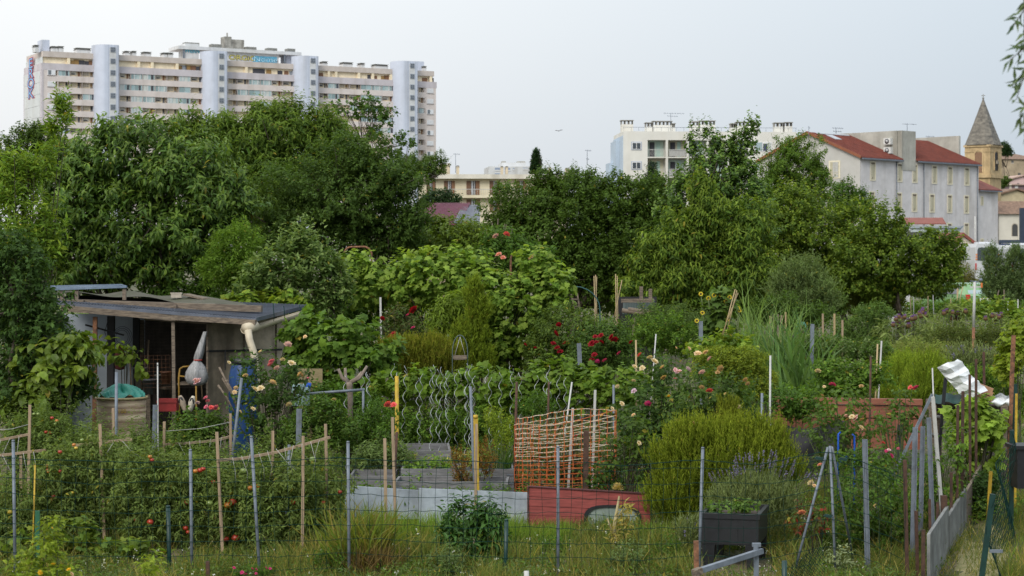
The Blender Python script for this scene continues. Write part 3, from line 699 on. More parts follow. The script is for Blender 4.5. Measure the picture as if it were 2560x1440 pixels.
mb = MB(); mb.bar(fpt(fr, -.32, .3, ze-.05), fpt(fr, -.32, -HB, zrd+.1), .08, .3); mb.bar(fpt(fr, -.32, -2*HB-.3, ze-.05), fpt(fr, -.32, -HB, zrd+.1), .08, .3); part('verge_trim', mb, mat('orange_verge', (.22, .075, .035), .6, .2, 2), sb)
mb = MB(); mb.fbox(fr, -.2, 7.4, .35, .5, ze-.28, ze-.12); mb.fbox(fr, 10.3, 23, .35, .5, ze-.28, ze-.12); part('gutter', mb, M['galv'], sb)
mb = MB(); mb.fbox(fr, 7.45, 7.75, -9.5, -.5, ze-1, 17.75); part('fire_wall', mb, M['raw'], sb); mb = MB(); mb.fbox(fr, 22.95, 23.3, -10, -2.6, ze-1.5, 17.95); part('fire_wall', mb, M['raw'], sb)
mb = MB(); mb.fbox(fr, 7.6, 10.25, -2.6, .06, ze-1.2, 17.75); part('stair_block', mb, M['raw'], sb)
mb = MB()
for z in (15.6, 16.6):
    mb.fbox(fr, 6.95, 7.44, -1.9, -1.0, z-.35, z+.35, 0, (.62, .62, .6))
    c = fpt(fr, 6.93, -1.45, z); d = np.append(-a_u, 0)*.03; mb.tube([c, c+d], [.27, .27], 14, 0, (.08, .08, .09)); mb.tube([c+d, c+d*1.6], [.16, .16], 12, 0, (.45, .45, .45))
part('air_conditioner', mb, M['tint'], sb)
def hwin(px, ytop, hgt=1.85, wd=.75, off=0.0):
    L = along(fr, px); z1 = zat(fr, L, ytop); z0 = z1-hgt; mb = MB(); w = wd/2
    f_ = .13
    mb.fbox(fr, L-w-f_, L-w, 0, .05, z0-f_, z1+f_, 0); mb.fbox(fr, L+w, L+w+f_, 0, .05, z0-f_, z1+f_, 0); mb.fbox(fr, L-w, L+w, 0, .05, z1, z1+f_, 0); mb.fbox(fr, L-w, L+w, 0, .05, z0-f_, z0, 0)
    mb.fbox(fr, L-w, L+w, .001, .012, z0, z1, 1)                                # shutter filling the opening
    mb.fbox(fr, L-w+.02, L-w+.2, .012, .02, z0+.1, z1-.03, 2); mb.fbox(fr, L-w+.05, L+w-.05, .012, .03, z1-.2, z1-.02, 3)
    mb.fbox(fr, L-.1, L-.02, .012, .03, z0+.05, z0+.3, 3); mb.fbox(fr, L-w, L-w+.07, .02, .035, z0, z1, 3); mb.fbox(fr, L-.03, L+.02, .002, .006, z0-f_-.9, z0-f_, 4)  # timber-coloured strips at top and left paint in the shade of the deep reveal
    part('window', mb, [M['cream'], M['reveal'], M['cream'], M['oldwood'], M['raw']], sb)
for px in (2182, 2249, 2287, 2336, 2375, 2417): hwin(px, float(np.interp(px, [2182, 2417], [406, 421])))
for px in (2180, 2248, 2286, 2330, 2374, 2416): hwin(px, float(np.interp(px, [2180, 2416], [481, 491])))
for px in (2330, 2374, 2416): hwin(px, 560)
# gable window
fg = frame(*(fpt(fr, 0, -2*HB, 0)[:2]), *a_n)
L = along(fg, 2087); mb = MB(); z1, z0 = zat(fg, L, 405), zat(fg, L, 443)
mb.fbox(fg, L-.75, L+.75, .03, .07, z0-.15, z1+.15, 0); mb.fbox(fg, L-.55, L+.55, .07, .09, z0, z1, 1); mb.fbox(fg, L-.2, L+.5, .09, .1, z0, z1, 2)
for q in range(4): mb.bar(fpt(fg, L-.2, .11, z0+.1+.15*q), fpt(fg, L+.5, .11, z0+.25+.15*((q*2) % 4)), .03)
part('window', mb, [M['cream'], M['reveal'], M['white']], sb)
mb = MB()
for px, yb in ((2240, 600), (2308, 600), (2442, 640)): L = along(fr, px); mb.tube([fpt(fr, L, .1, zat(fr, L, yb)), fpt(fr, L, .1, ze-.3)], .05, 6)
part('downpipe', mb, M['galv'], sb)
mb = MB()
sl = (zrd-ze)/HB
for (L0, L1, d0, d1) in ((2.2, 3.4, -6.2, -4.9), (1.0, 7.0, -6.7, -6.45), (11.2, 12.6, -3.4, -1.9), (10.6, 12.2, -6.7, -6.0), (14.5, 16, -6.4, -4.6)):
    z_ = lambda d: ze-sl*d+.16
    mb.hexa([fpt(fr, L0, d1, z_(d1)), fpt(fr, L1, d1, z_(d1)), fpt(fr, L1, d0, z_(d0)), fpt(fr, L0, d0, z_(d0)), fpt(fr, L0, d1, z_(d1)+.06), fpt(fr, L1, d1, z_(d1)+.06), fpt(fr, L1, d0, z_(d0)+.06), fpt(fr, L0, d0, z_(d0)+.06)], (.42, .44, .47) if d0 < -6 else (.3, .33, .38))
part('skylight', mb, M['steel_tint'], sb)
# lower wing on the right
mb = MB(); mb.fbox(fr, 23.02, 27.6, -6, -.3, 2, 11.6); part('side_wing', mb, M['greyrender'], sb)
mb = MB(); mb.hexa([fpt(fr, 23.02, .1, 11.55), fpt(fr, 27.8, .1, 11.55), fpt(fr, 27.8, -6, 14.1), fpt(fr, 23.02, -6, 14.1), fpt(fr, 23.02, .1, 11.7), fpt(fr, 27.8, .1, 11.7), fpt(fr, 27.8, -6, 14.25), fpt(fr, 23.02, -6, 14.25)]); part('wing_roof', mb, M['redroof'], sb)
mb = MB(); mb.fbox(fr, 23.1, 27.8, .1, .22, 11.45, 11.58); part('wing_gutter', mb, M['galv'], sb)
L = along(fr, 2455, -.3); mb = MB(); z1 = zat(fr, L, 490); mb.fbox(fr, L-.3, L+.3, -.3, -.26, z1-1.1, z1, 0); mb.fbox(fr, L-.18, L+.18, -.26, -.24, z1-1, z1-.1, 1); z1 = zat(fr, L, 596); mb.fbox(fr, L-.35, L+.35, -.3, -.26, z1-1, z1, 0); mb.fbox(fr, L-.22, L+.22, -.26, -.24, z1-.9, z1-.1, 1); part('wing_window', mb, [M['cream'], M['reveal']], sb)
antenna('television_aerial', 2022, 315, 358, 209, [(4, 5, 1)], 'thin rusty mast at the gable tip of the red-roofed building')
antenna('television_aerial', 2090, 319, 338, 214, [(1, 28, 5), (9, 22, 4)], 'twin-bar television aerial on the ridge of the red-roofed building')
antenna('television_aerial', 2268, 308, 333, 213, [(2, 36, 2)], 'bracket-shaped mast on the tall concrete stair block')
antenna('television_aerial', 2322, 340, 352, 226, [(1, 22, 4)], 'small low aerial on the concrete fire wall')

# ------------------------------------------------------------------ church tower
Z = 245.0; s = Z/F; c = P(2458, 640, Z)[:2]
ch = thing('church_tower', 'square yellow stone bell tower with a tall dark slate spire and a cross', 'church tower', (c[0], c[1], 2))
M['stone'] = mat('yellow_limestone', (0.46, 0.34, 0.19), 0.9, 0.3, 1.2, stain=0.35, bump=0.4)
M['slate'] = mat('mossy_stone_spire', (0.17, 0.155, 0.13), 0.9, 0.45, 1.5, bump=0.5, stretch=(1, 1, 2.2), dark=(.07, .065, .06))
th = R(38); wd = 3.45
uf = np.array([math.cos(th), -math.sin(th)])            # left face runs right and towards the camera
def sq(h, k=1.0):
    pts = []
    for (i, j) in ((-1, -1), (1, -1), (1, 1), (-1, 1)): pts.append((c[0]+k*wd/2*(i*math.cos(th)+j*math.sin(th)), c[1]+k*wd/2*(-i*math.sin(th)+j*math.cos(th)), h))
    return pts
def zy(y): return CAMZ+(640-y)*s
mb = MB(); mb.prism(sq(2, .97), (0, 0, zy(440)-2)); mb.prism(sq(zy(440)), (0, 0, zy(366)-zy(440))); part('shaft', mb, M['stone'], ch)
mb = MB(); mb.prism(sq(zy(446), 1.1), (0, 0, zy(438)-zy(446))); mb.prism(sq(zy(369), 1.08), (0, 0, zy(364)-zy(369))); mb.prism(sq(zy(382), 1.03), (0, 0, .12)); part('cornice', mb, M['stone'], ch)
mb = MB()
def octo(k, h):
    o = []; p = sq(h, k)
    for i in range(4):
        a, b = np.array(p[i]), np.array(p[(i+1) % 4]); o.append(a+(b-a)*.2); o.append(a+(b-a)*.8)
    return o
rows = [(1.17, zy(363.5)), (1.1, zy(358)), (.93, zy(341)), (.62, zy(310)), (.31, zy(277)), (.03, zy(247))]
V = np.concatenate([octo(k, h) for k, h in rows]); n = 8
mb.add(V, [[(i*n+j, i*n+(j+1) % n, (i+1)*n+(j+1) % n, (i+1)*n+j) for i in range(len(rows)-1) for j in range(n)], [tuple(range(n))[::-1]]])
part('spire', mb, M['slate'], ch)
mb = MB(); t = np.array([c[0], c[1], zy(248)]); mb.tube([t, t+np.array([0, 0, 13*s])], .045, 6); mb.bar(t+np.array([-.22, .1, 9*s]), t+np.array([.22, -.1, 9*s]), .08); mb.lathe([(.0, 0), (.13, .05), (.13, .2), (0, .26)], t, 10); part('cross', mb, M['capdark'], ch)
fl = frame(*(np.array(sq(0)[0])[:2]), uf[0], uf[1]); fr2 = frame(*(np.array(sq(0)[1])[:2]), math.sin(th), math.cos(th))
def arch(fr_, L, z0, z1, w, o, n=10):
    pts = [fpt(fr_, L-w, o, z0)]
    for q in range(n+1): t = math.pi*q/n; pts.append(fpt(fr_, L-w*math.cos(t), o, z1-w+w*math.sin(t)))
    pts.append(fpt(fr_, L+w, o, z0)); return pts
mb = MB()
def ring(fr_, L, z0, z1, w, o=.0):
    A_, B_ = arch(fr_, L, z0, z1+.14, w+.14, o), arch(fr_, L, z0, z1, w, o); n = len(A_); d = np.append(fr_[2], 0)*.1
    for i in range(n-1): mb.hexa([A_[i], A_[i+1], B_[i+1], B_[i], A_[i]+d, A_[i+1]+d, B_[i+1]+d, B_[i]+d])
ring(fl, wd*.55, zy(433), zy(379), .5); ring(fr2, wd*.5, zy(427), zy(379), .5); part('arch_moulding', mb, M['stone'], ch)
mb = MB(); mb.prism(arch(fl, wd*.55, zy(433), zy(379), .5, .01), np.append(fl[2], 0)*.03); part('brick_infill', mb, mat('brown_brick', (.22, .13, .08), .9, .3, 9), ch)
mb = MB(); mb.prism(arch(fr2, wd*.5, zy(427), zy(379), .5, .01), np.append(fr2[2], 0)*.03); part('bell_opening', mb, M['dark'], ch)
mb = MB(); b = fpt(fr2, wd*.5, .12, zy(412)); mb.lathe([(.3, 0), (.26, .1), (.2, .4), (.1, .55), (0, .6)], b, 12); part('bell', mb, mat('bronze', (.15, .13, .10), .5, .3, 5, metal=.5), ch)

# ------------------------------------------------------------------ old town on the right edge
M['tile'] = mat('brown_roof_tiles', (0.20, 0.125, 0.085), 0.9, 0.4, 3, bump=0.5, dark=(.11, .07, .05))
M['oldstone'] = mat('old_rubble_wall', (0.36, 0.29, 0.20), 0.9, 0.3, 0.8, stain=0.3)
def house(name, label, Z, x0, x1, yb, ye, yr, wallm, roofm, depth=8, hip=True, wins=(), gable=False, rz=8):
    s = Z/F; f_ = frame(*(P(x0, 0, Z)[:2]), math.cos(R(rz)), math.sin(R(rz))); W = along(f_, x1)
    z0, z1, z2 = [CAMZ+(640-y)*s for y in (yb, ye, yr)]
    h = thing(name, label, 'house', fpt(f_, 0, 0, 2)); mb = MB(); mb.fbox(f_, 0, W, -depth, 0, min(z0, 2), z1); part('wall', mb, wallm, h)
    mb = MB(); o = .35
    if gable:
        mb.prism([fpt(f_, -o, o, z1), fpt(f_, W/2, o, z2), fpt(f_, W+o, o, z1), fpt(f_, W+o, o, z1+.2), fpt(f_, W/2, o, z2+.22), fpt(f_, -o, o, z1+.2)], np.append(-f_[2], 0)*(depth+2*o))
        mb2 = MB(); mb2.prism([fpt(f_, 0, -.01, z1), fpt(f_, W, -.01, z1), fpt(f_, W/2, -.01, z2-.05)], np.append(-f_[2], 0)*.2); part('gable_wall', mb2, wallm, h)
    else:
        i = min(W*.3, 2.0) if hip else 0
        e = [fpt(f_, -o, o, z1), fpt(f_, W+o, o, z1), fpt(f_, W+o, -depth-o, z1), fpt(f_, -o, -depth-o, z1)]; r_ = [fpt(f_, i, -depth/2, z2), fpt(f_, W-i, -depth/2, z2)]
        mb.add(e+r_, [[(0, 1, 5, 4), (2, 3, 4, 5)], [(1, 2, 5), (3, 0, 4), ]]); mb.add(e, [[(3, 2, 1, 0)]])
    part('roof', mb, roofm, h)
    for (px, y1_, y2_, wp, cc) in wins:
        L = along(f_, px); w = wp*s/2; mb = MB(); za_, zb_ = CAMZ+(640-y2_)*s, CAMZ+(640-y1_)*s
        mb.fbox(f_, L-w, L+w, 0, .04, za_, zb_, 0, cc); mb.fbox(f_, L-w*1.2, L+w*1.2, 0, .08, za_-.12, za_, 0, (.5, .45, .38)); part('window', mb, M['tint'], h)
    return h, f_, s
house('stone_house', 'old beige stone house with a brown hipped roof behind the church tower', 340, 2496, 2600, 490, 398, 380, M['oldstone'], M['tile'], 12, wins=((2531, 401, 407, 6, (.1, .1, .1)), (2512, 440, 450, 7, (.09, .08, .07)), (2548, 432, 442, 7, (.1, .09, .08))))
house('pink_house', 'small pink house low on the right edge below the old stone house', 320, 2524, 2590, 475, 450, 440, mat('pink_render', (.55, .40, .38), .9, .1, 1), mat('pale_tile', (.42, .3, .25), .9, .3, 2), 6, gable=True, wins=((2545, 458, 466, 6, (.12, .1, .1)),))
house('terrace_house', 'dark mauve terrace with white chimneys just under the pink house', 300, 2508, 2600, 480, 463, 458, mat('mauve_wall', (.17, .12, .13), .9, .2, 1), M['tile'], 6, wins=((2541, 464, 474, 8, (.6, .6, .6)), (2526, 460, 471, 6, (.55, .5, .42))))
house('tiled_barn', 'cream gabled barn with an overhanging brown tiled roof beside the church', 262, 2470, 2610, 560, 496, 474, mat('cream_barn_wall', (.45, .38, .25), .9, .15, 1), M['tile'], 9, gable=True, rz=12)
hh, f_, s = house('white_chapel', 'plain white chapel with an arched window and a low brown tiled roof', 225, 2497, 2600, 640, 535, 500, mat('chapel_plaster', (.58, .55, .48), .9, .1, .6, stain=.2), M['tile'], 9, hip=False, rz=8)
mb = MB(); L = along(f_, 2537); mb.prism(arch(f_, L, CAMZ+(640-590)*s, CAMZ+(640-560)*s, .32, .01), np.append(f_[2], 0)*.04, col=(.06, .06, .06)); part('arched_window', mb, M['tint'], hh)
mb = MB(); ring_ = arch(f_, L, CAMZ+(640-590)*s, CAMZ+(640-557.5)*s, .42, .002); mb.prism(ring_, np.append(f_[2], 0)*.008, col=(.45, .4, .32)); part('window_surround', mb, M['tint'], hh)

# ------------------------------------------------------------------ low cream apartment building and its neighbours
fr = frame(*(P(1048, 0, 250)[:2]), math.cos(R(3)), math.sin(R(3))); s = 250/F
cb = thing('cream_apartment_block', 'low cream apartment building with a flat white roof edge and brown shutters behind the trees', 'apartment block', fpt(fr, 0, 0, 2))
M['creamapt'] = mat('cream_apartment_wall', (.60, .54, .40), .9, .08, .6, stain=.15)
def zz_(y): return CAMZ+(640-y)*s
LR = along(fr, 1420)
mb = MB(); mb.fbox(fr, 0, LR, -10, 0, 2, zz_(447)); part('wall', mb, M['creamapt'], cb)
mb = MB(); mb.fbox(fr, -1.2, LR+.5, -10.5, .9, zz_(447), zz_(436)); part('roof_slab', mb, mat('flat_roof_edge', (.58, .55, .48), .9, .12, .8, stain=.3), cb)
mb = MB(); mb.fbox(fr, along(fr, 1135), LR, 0, .9, zz_(495), zz_(488)); part('balcony_slab', mb, M['creamapt'], cb)
for (a, b) in ((1066, 1088), (1110, 1137), (1166, 1199), (1224, 1250), (1290, 1316)):
    for y0, y1 in ((452, 487), (498, 530)):
        mb = MB(); La, Lb = along(fr, a), along(fr, b); w = Lb-La
        mb.fbox(fr, La, La+w*.36, .0, .06, zz_(y1), zz_(y0), 0, (.15, .08, .045)); mb.fbox(fr, Lb-w*.3, Lb, .0, .06, zz_(y1), zz_(y0), 0, (.2, .1, .05)); mb.fbox(fr, La+w*.36, Lb-w*.3, .0, .03, zz_(y1), zz_(y0), 0, (.03, .03, .04)); mb.fbox(fr, La+w*.38, La+w*.5, .03, .05, zz_(y1), zz_(y0), 0, (.4, .42, .45)); mb.fbox(fr, La+w*.58, La+w*.62, .03, .06, zz_(y1), zz_(y0), 0, (.55, .55, .55))
        part('shuttered_window', mb, M['tint'], cb)
mb = MB(); La = along(fr, 1110); n = 60
for q in range(n+1): L = La+(LR-La)*q/n; mb.fbox(fr, L-.015, L+.015, .82, .86, zz_(488), zz_(473))
mb.fbox(fr, La, LR, .81, .87, zz_(474), zz_(472.6)); part('balcony_railing', mb, M['white'], cb)
for (a, b, yt, dk) in ((1043, 1052, 410, 0), (1094, 1102, 412, 0), (1103, 1125, 405, 0), (1141, 1148, 411, 1), (1252, 1258, 412, 1), (1264, 1270, 412, 1), (1372, 1378, 414, 1), (1414, 1424, 416, 1)):
    mb = MB(); La, Lb = along(fr, a, -4), along(fr, b, -4); mb.fbox(fr, La, Lb, -5, -4, zz_(437), zz_(yt+3), 0); mb.fbox(fr, La-.06, Lb+.06, -5.06, -3.94, zz_(yt+3), zz_(yt+2), 0)
    for q in np.linspace(La, Lb-.12, max(2, int((Lb-La)/.35))): mb.fbox(fr, q, q+.12, -4.9, -4.1, zz_(yt+2), zz_(yt), dk)
    mb.fbox(fr, La, Lb, -5, -4, zz_(yt), zz_(yt-1), dk)
    part('chimney', mb, [mat('buff_chimney', (.48, .41, .30), .9, .2, 1, stain=.4), M['concrete']], cb)
antenna('television_aerial', 1139, 384, 432, 254, [(1, 17, 4)], 'slim aerial standing above the chimneys of the cream apartment building')
antenna('television_aerial', 1468, 375, 412, 230, [(1, 16, 4), (22, 8, 2)], 'lone aerial rising from the treetops left of the white apartment block')
fr = frame(*(P(1222, 0, 430)[:2]), math.cos(R(6)), math.sin(R(6))); s = 430/F
fb = thing('distant_apartment_block', 'small far white apartment block beside the pointed cypress', 'apartment block', fpt(fr, 0, 0, 2))
mb = MB(); mb.fbox(fr, 0, along(fr, 1325), -12, 0, 2, zz_(416)); mb.fbox(fr, along(fr, 1258), along(fr, 1318), -11, -2, zz_(416), zz_(405)); part('wall', mb, M['palecon'], fb)
mb = MB(); 
for (a, b) in ((1259, 1268), (1298, 1304), (1305, 1317)): mb = MB(); mb.fbox(fr, along(fr, a), along(fr, b), -6, -3, zz_(405), zz_(401)); part('chimney', mb, M['raw'], fb)
for (a, b, y0, y1) in ((1237, 1250, 419, 428), (1262, 1275, 419, 428), (1282, 1286, 420, 426), (1307, 1320, 419, 424), (1237, 1250, 433, 440)):
    mb = MB(); mb.fbox(fr, along(fr, a), along(fr, b), 0, .06, zz_(y1), zz_(y0), 0, (.25, .3, .4)); mb.fbox(fr, along(fr, a), along(fr, b), .06, .1, zz_(y1), zz_(y1)+.3, 0, (.6, .6, .6)); part('window', mb, M['tint'], fb)
# purple roofed shed
Z = 105; h = thing('purple_roofed_shed', 'low outbuilding with a ribbed plum-red roof meeting a grey roof slope', 'outbuilding', G(1120, Z))
mb = MB(); a, b, c_, d = P(1030, 556, Z), P(1150, 562, Z-2), P(1175, 509, Z+5), P(1066, 510, Z+5)
def ribbed(p00, p10, p11, p01, n, h_, m):
    mb_ = MB(); nn = nrm(np.cross(p10-p00, p01-p00)); nn = nn if nn[2] > 0 else -nn
    for q in range(n):
        for (u0, u1, k) in ((q/n, (q+.7)/n, 0), ((q+.7)/n, (q+1)/n, h_)):
            A_, B_, C_, D_ = p00+(p10-p00)*u0, p00+(p10-p00)*u1, p01+(p11-p01)*u1, p01+(p11-p01)*u0
            mb_.hexa([A_-nn*.03, B_-nn*.03, C_-nn*.03, D_-nn*.03, A_+nn*(.02+k), B_+nn*(.02+k), C_+nn*(.02+k), D_+nn*(.02+k)])
    return mb_
part('roof', ribbed(a, b, c_, d, 34, .05, 0), mat('plum_roof', (.17, .045, .075), .6, .15, 2), h)
part('side_roof', ribbed(P(1135, 556, Z-2.2), P(1200, 560, Z-2.2), P(1200, 514, Z+4.8), P(1156, 514, Z+4.8), 16, .05, 0), mat('slate_grey_roof', (.16, .17, .21), .6, .15, 2), h)
mb = MB(); q0 = P(1032, 558, Z)[0]; q1 = P(1205, 558, Z)[0]; mb.box(((q0+q1)/2, Z+2, (CAMZ+1.7+1.3)/2), (q1-q0, 3.2, CAMZ+1.7-1.3)); part('wall', mb, M['oldstone'], h)

# ------------------------------------------------------------------ car park on the right
def minibus(label, x0, x1, Z, ytop, yb, rz, group):
    s = Z/F; W = (x1-x0)*s; c0 = P((x0+x1)/2, yb, Z); H = (yb-ytop)*s+.35
    v = thing('minibus', label, 'minibus', (c0[0], c0[1], gz(Z)), group); zb_ = ORG[v.name][2]; ztop = CAMZ+(640-ytop)*s; H = ztop-zb_
    cr, sr = math.cos(rz), math.sin(rz)
    def q(x, y, z): return np.array([c0[0]+x*cr-y*sr, c0[1]+x*sr+y*cr, zb_+z])
    prof = [(-W/2, .35), (-W/2, H*.55), (-W/2*.93, H*.9), (-W/2*.8, H), (W/2*.8, H), (W/2*.93, H*.9), (W/2, H*.55), (W/2, .35)]
    mb = MB(); mb.prism([q(x, 0, z) for x, z in prof], q(0, 6, 0)-q(0, 0, 0), col=(.46, .48, .5)); mb.box(q(0, 1.5, H+.06), (W*.5, 1.6, .16), rz, col=(.6, .62, .66)); part('body', mb, M['carpaint'], v)
    mb = MB(); mb.prism([q(x, -.03, z) for x, z in [(-W*.4, H*.57), (-W*.4, H*.84), (-W*.35, H*.9), (W*.35, H*.9), (W*.4, H*.84), (W*.4, H*.57)]], q(0, .05, 0)-q(0, 0, 0)); part('rear_window', mb, M['glass'], v)
    mb = MB()
    for sx in (-1, 1):
        for k in range(3): mb.box(q(sx*W*.44, -.03, H*(.6+.06*k)), (W*.07, .04, H*.03), rz, ry=sx*.3, col=(.62, .2, .05))
        mb.box(q(sx*W*.46, -.02, H*.42), (W*.05, .06, H*.16), rz, col=(.45, .03, .03))
    mb.box(q(0, -.02, .75), (.6, .04, .16), rz, col=(.7, .7, .6)); part('rear_light', mb, M['tint'], v)
    mb = MB(); mb.box(q(0, .0, .45), (W*1.0, .3, .22), rz, col=(.55, .57, .6)); part('bumper', mb, M['carpaint'], v)
    for sx in (-1, 1):
        for y in (1.1, 4.8):
            wb_ = MB(); p_ = q(sx*(W/2-.12), y, .36); ax = q(1, 0, 0)-q(0, 0, 0); wb_.tube([p_-ax*.12, p_+ax*.12], .36, 16, col=(.03, .03, .03)); wb_.tube([p_-ax*.14, p_+ax*.14], .2, 12, col=(.4, .4, .4)); part('wheel', wb_, M['tint'], v)
minibus('white minibus with a black rear window and orange stripes near the grey building', 2437, 2502, 150, 609, 697, 0, 'minibuses in the car park')
minibus('white minibus cut by the right edge of the photo behind the olive tree', 2529, 2594, 146, 612, 700, 0, 'minibuses in the car park')
Z = 160; s = Z/F
cp = thing('steel_carport', 'dark blue steel frame with a tall post and beam over the parked minibuses', 'carport', G(2530, Z)); mb = MB()
p0, p1 = P(2498, 604, Z), P(2640, 604, Z); mb.bar(p0, p1, .3, .28); mb.bar(G(2500, Z), P(2500, 600, Z), .16); mb.bar(G(2640, Z), P(2640, 600, Z), .16); part('frame', mb, mat('dark_blue_steel', (.03, .045, .075), .5, .2, 2), cp)
mb = MB(); mb.bar(G(2556, Z+.5), P(2556, 520, Z+.5), .45, .3); part('tall_post', mb, mat('blue_black_steel', (.025, .035, .06), .5, .2, 2), cp)
mb = MB(); a = P(2545, 625, Z+3); mb.box((a[0], a[1], a[2]), (3.2, .1, 1.1)); part('banner', mb, mat('navy_panel', (.02, .04, .12), .5, .2, 2), cp)
mb = MB(); a = G(2520, Z-2); mb.box((a[0], a[1], a[2]+1.3), (1.0, 1.0, 2.6)); mb.box((a[0], a[1]-.51, a[2]+2.3), (.8, .04, .5), col=(.55, .58, .62)); mb.bar((a[0]+.1, a[1]-.53, a[2]+.4), (a[0]+.9, a[1]-.53, a[2]+1.6), .06, .03, col=(.2, .2, .2))
single('storage_cabinet', 'pale grey cabinet standing between the two white minibuses', 'cabinet', mb, M['palecon'])
# pole
mb = MB(); mb.tube([G(2438, 168), P(2438, 541, 168)], .07, 8); single('white_pole', 'plain white pole in front of the grey building by the red gabled hut', 'pole', mb, M['white'])
# hut with red gable
Z = 155; fr = frame(*(P(2398, 0, Z)[:2]), math.cos(R(10)), math.sin(R(10))); s = Z/F
hu = thing('gabled_hut', 'small cream hut with a red gable roof at the foot of the grey building', 'hut', fpt(fr, 0, 0, gz(Z)))
W = along(fr, 2440); mb = MB(); za_ = CAMZ+(640-612)*s; zr_ = CAMZ+(640-581)*s
mb.prism([fpt(fr, 0, 0, gz(Z)-.1), fpt(fr, W, 0, gz(Z)-.1), fpt(fr, W, 0, za_), fpt(fr, W*.18, 0, zr_-.1), fpt(fr, 0, 0, zr_-.5)], np.append(-fr[2], 0)*4); part('wall', mb, mat('hut_wall', (.52, .47, .38), .9, .1, 1), hu)
mb = MB(); mb.prism([fpt(fr, -.2, .25, zr_-.5), fpt(fr, W*.18, .25, zr_), fpt(fr, W+.3, .25, za_-.05), fpt(fr, W+.3, .25, za_-.3), fpt(fr, W*.18, .25, zr_-.27), fpt(fr, -.2, .25, zr_-.75)], np.append(-fr[2], 0)*4.5); part('roof', mb, mat('hut_roof', (.18, .05, .035), .7, .2, 2), hu)
mb = MB(); mb.fbox(fr, .2, .7, .02, .06, gz(Z), CAMZ+(640-642)*s, 0, (.1, .1, .12)); mb.fbox(fr, .1, .2, .02, .08, gz(Z), CAMZ+(640-640)*s, 0, (.6, .56, .45)); mb.fbox(fr, .7, .8, .02, .08, gz(Z), CAMZ+(640-640)*s, 0, (.6, .56, .45)); part('doorway', mb, M['tint'], hu)
# covered terrace
Z = 165; s = Z/F; te = thing('covered_terrace', 'terrace with a small red roof, grey awning and folded navy parasols behind the apricot tree', 'terrace', G(2320, Z))
mb = MB(); a, b = P(2250, 560, Z), P(2365, 560, Z); a2, b2 = P(2258, 545, Z+3), P(2356, 545, Z+3); part('red_roof', ribbed(a, b, b2, a2, 18, .04, 0), mat('faded_red_roof', (.22, .07, .05), .7, .2, 2), te)
mb = MB(); a = P(2248, 568, Z-1.5); b = P(2395, 568, Z-1.5); mb.box(((a[0]+b[0])/2, Z-1, a[2]), (b[0]-a[0], 3, .18), col=(.3, .34, .37)); mb.box(((a[0]+b[0])/2+.4, Z-2.3, a[2]-.25), (b[0]-a[0]-.8, .1, .35), col=(.42, .48, .5)); mb.add([P(2372, 573, Z-2.4), P(2412, 563, Z-2.4), P(2400, 576, Z-2.4), P(2372, 580, Z-2.4)], [[(0, 1, 2, 3)]], (.2, .24, .28)); part('awning', mb, M['tint'], te)
mb = MB()
for px in (2250, 2300, 2345, 2392): mb.tube([G(px, Z-2.2), P(px, 568, Z-2.2)], .06, 6)
part('post', mb, M['galv'], te)
mb = MB(); a = P(2250, 0, Z+2)[0]; b = P(2400, 0, Z+2)[0]; mb.box(((a+b)/2, Z+2.2, (gz(Z)+CAMZ+2.2)/2), (b-a, .15, CAMZ+2.2-gz(Z))); part('back_wall', mb, M['palecon'], te)
for px, y1, y2 in ((2364, 573, 618), (2336, 570, 610)):
    mb = MB(); b = P(px, y2, Z-2.6); t = P(px, y1, Z-2.6); h_ = t[2]-b[2]; mb.lathe([(.05, 0), (.24, .15), (.2, h_*.5), (.1, h_*.9), (.02, h_)], b, 10); mb.tube([G(px, Z-2.6), t], .04, 6); single('folded_parasol', 'folded navy parasol on the terrace, %s' % ('the fuller one at its right end' if px > 2350 else 'the one half hidden by leaves'), 'parasol', mb, mat('navy_cloth', (.012, .02, .10), .8, .3, 4))
# green car
Z = 78; s = Z/F; c0 = G(2462, Z); rz = R(14); cr, sr = math.cos(rz), math.sin(rz)
car = thing('parked_car', 'light green estate car parked nose away in front of the olive trees', 'car', c0)
def q(x, y, z): return np.array([c0[0]+x*cr-y*sr, c0[1]+x*sr+y*cr, c0[2]+z])
hw = .84
mb = MB(); secs = [(0.0, .45, .80, .78, .96), (.08, .40, .98, .84, 1.0), (.55, .30, 1.02, .86, 1.42), (1.2, .28, 1.0, .86, 1.48), (2.3, .28, .98, .86, 1.46), (3.0, .28, .95, .86, 1.0), (3.9, .3, .85, .84, .86), (4.2, .45, .7, .74, .72)]
rowsV = []
for (y, zb_, zm, w_, zt_) in secs: rowsV.append([q(-w_*.92, y, zb_), q(-w_, y, zm*.7), q(-w_, y, zm), q(-w_*(.72 if zt_ > 1.2 else .9), y, zt_), q(w_*(.72 if zt_ > 1.2 else .9), y, zt_), q(w_, y, zm), q(w_, y, zm*.7), q(w_*.92, y, zb_)])
V = np.array(rowsV).reshape(-1, 3); n = 8
mb.add(V, [[(i*n+j, (i+1)*n+j, (i+1)*n+(j+1) % n, i*n+(j+1) % n) for i in range(len(secs)-1) for j in range(n)], [tuple(range(n))], [tuple((len(secs)-1)*n+k for k in range(n))[::-1]]], (.16, .30, .13), smooth=False); part('body', mb, M['carpaint'], car)
mb = MB(); mb.add([q(-.66, .12, 1.04), q(.66, .12, 1.04), q(.56, .5, 1.37), q(-.56, .5, 1.37)], [[(0, 1, 2, 3)]]); part('rear_window', mb, M['paleglass'], car)
mb = MB(); mb.add([q(-.875, .7, 1.02), q(-.875, 2.7, 1.0), q(-.68, 2.3, 1.42), q(-.66, .75, 1.42)], [[(0, 1, 2, 3)]]); part('side_window', mb, M['glass'], car)
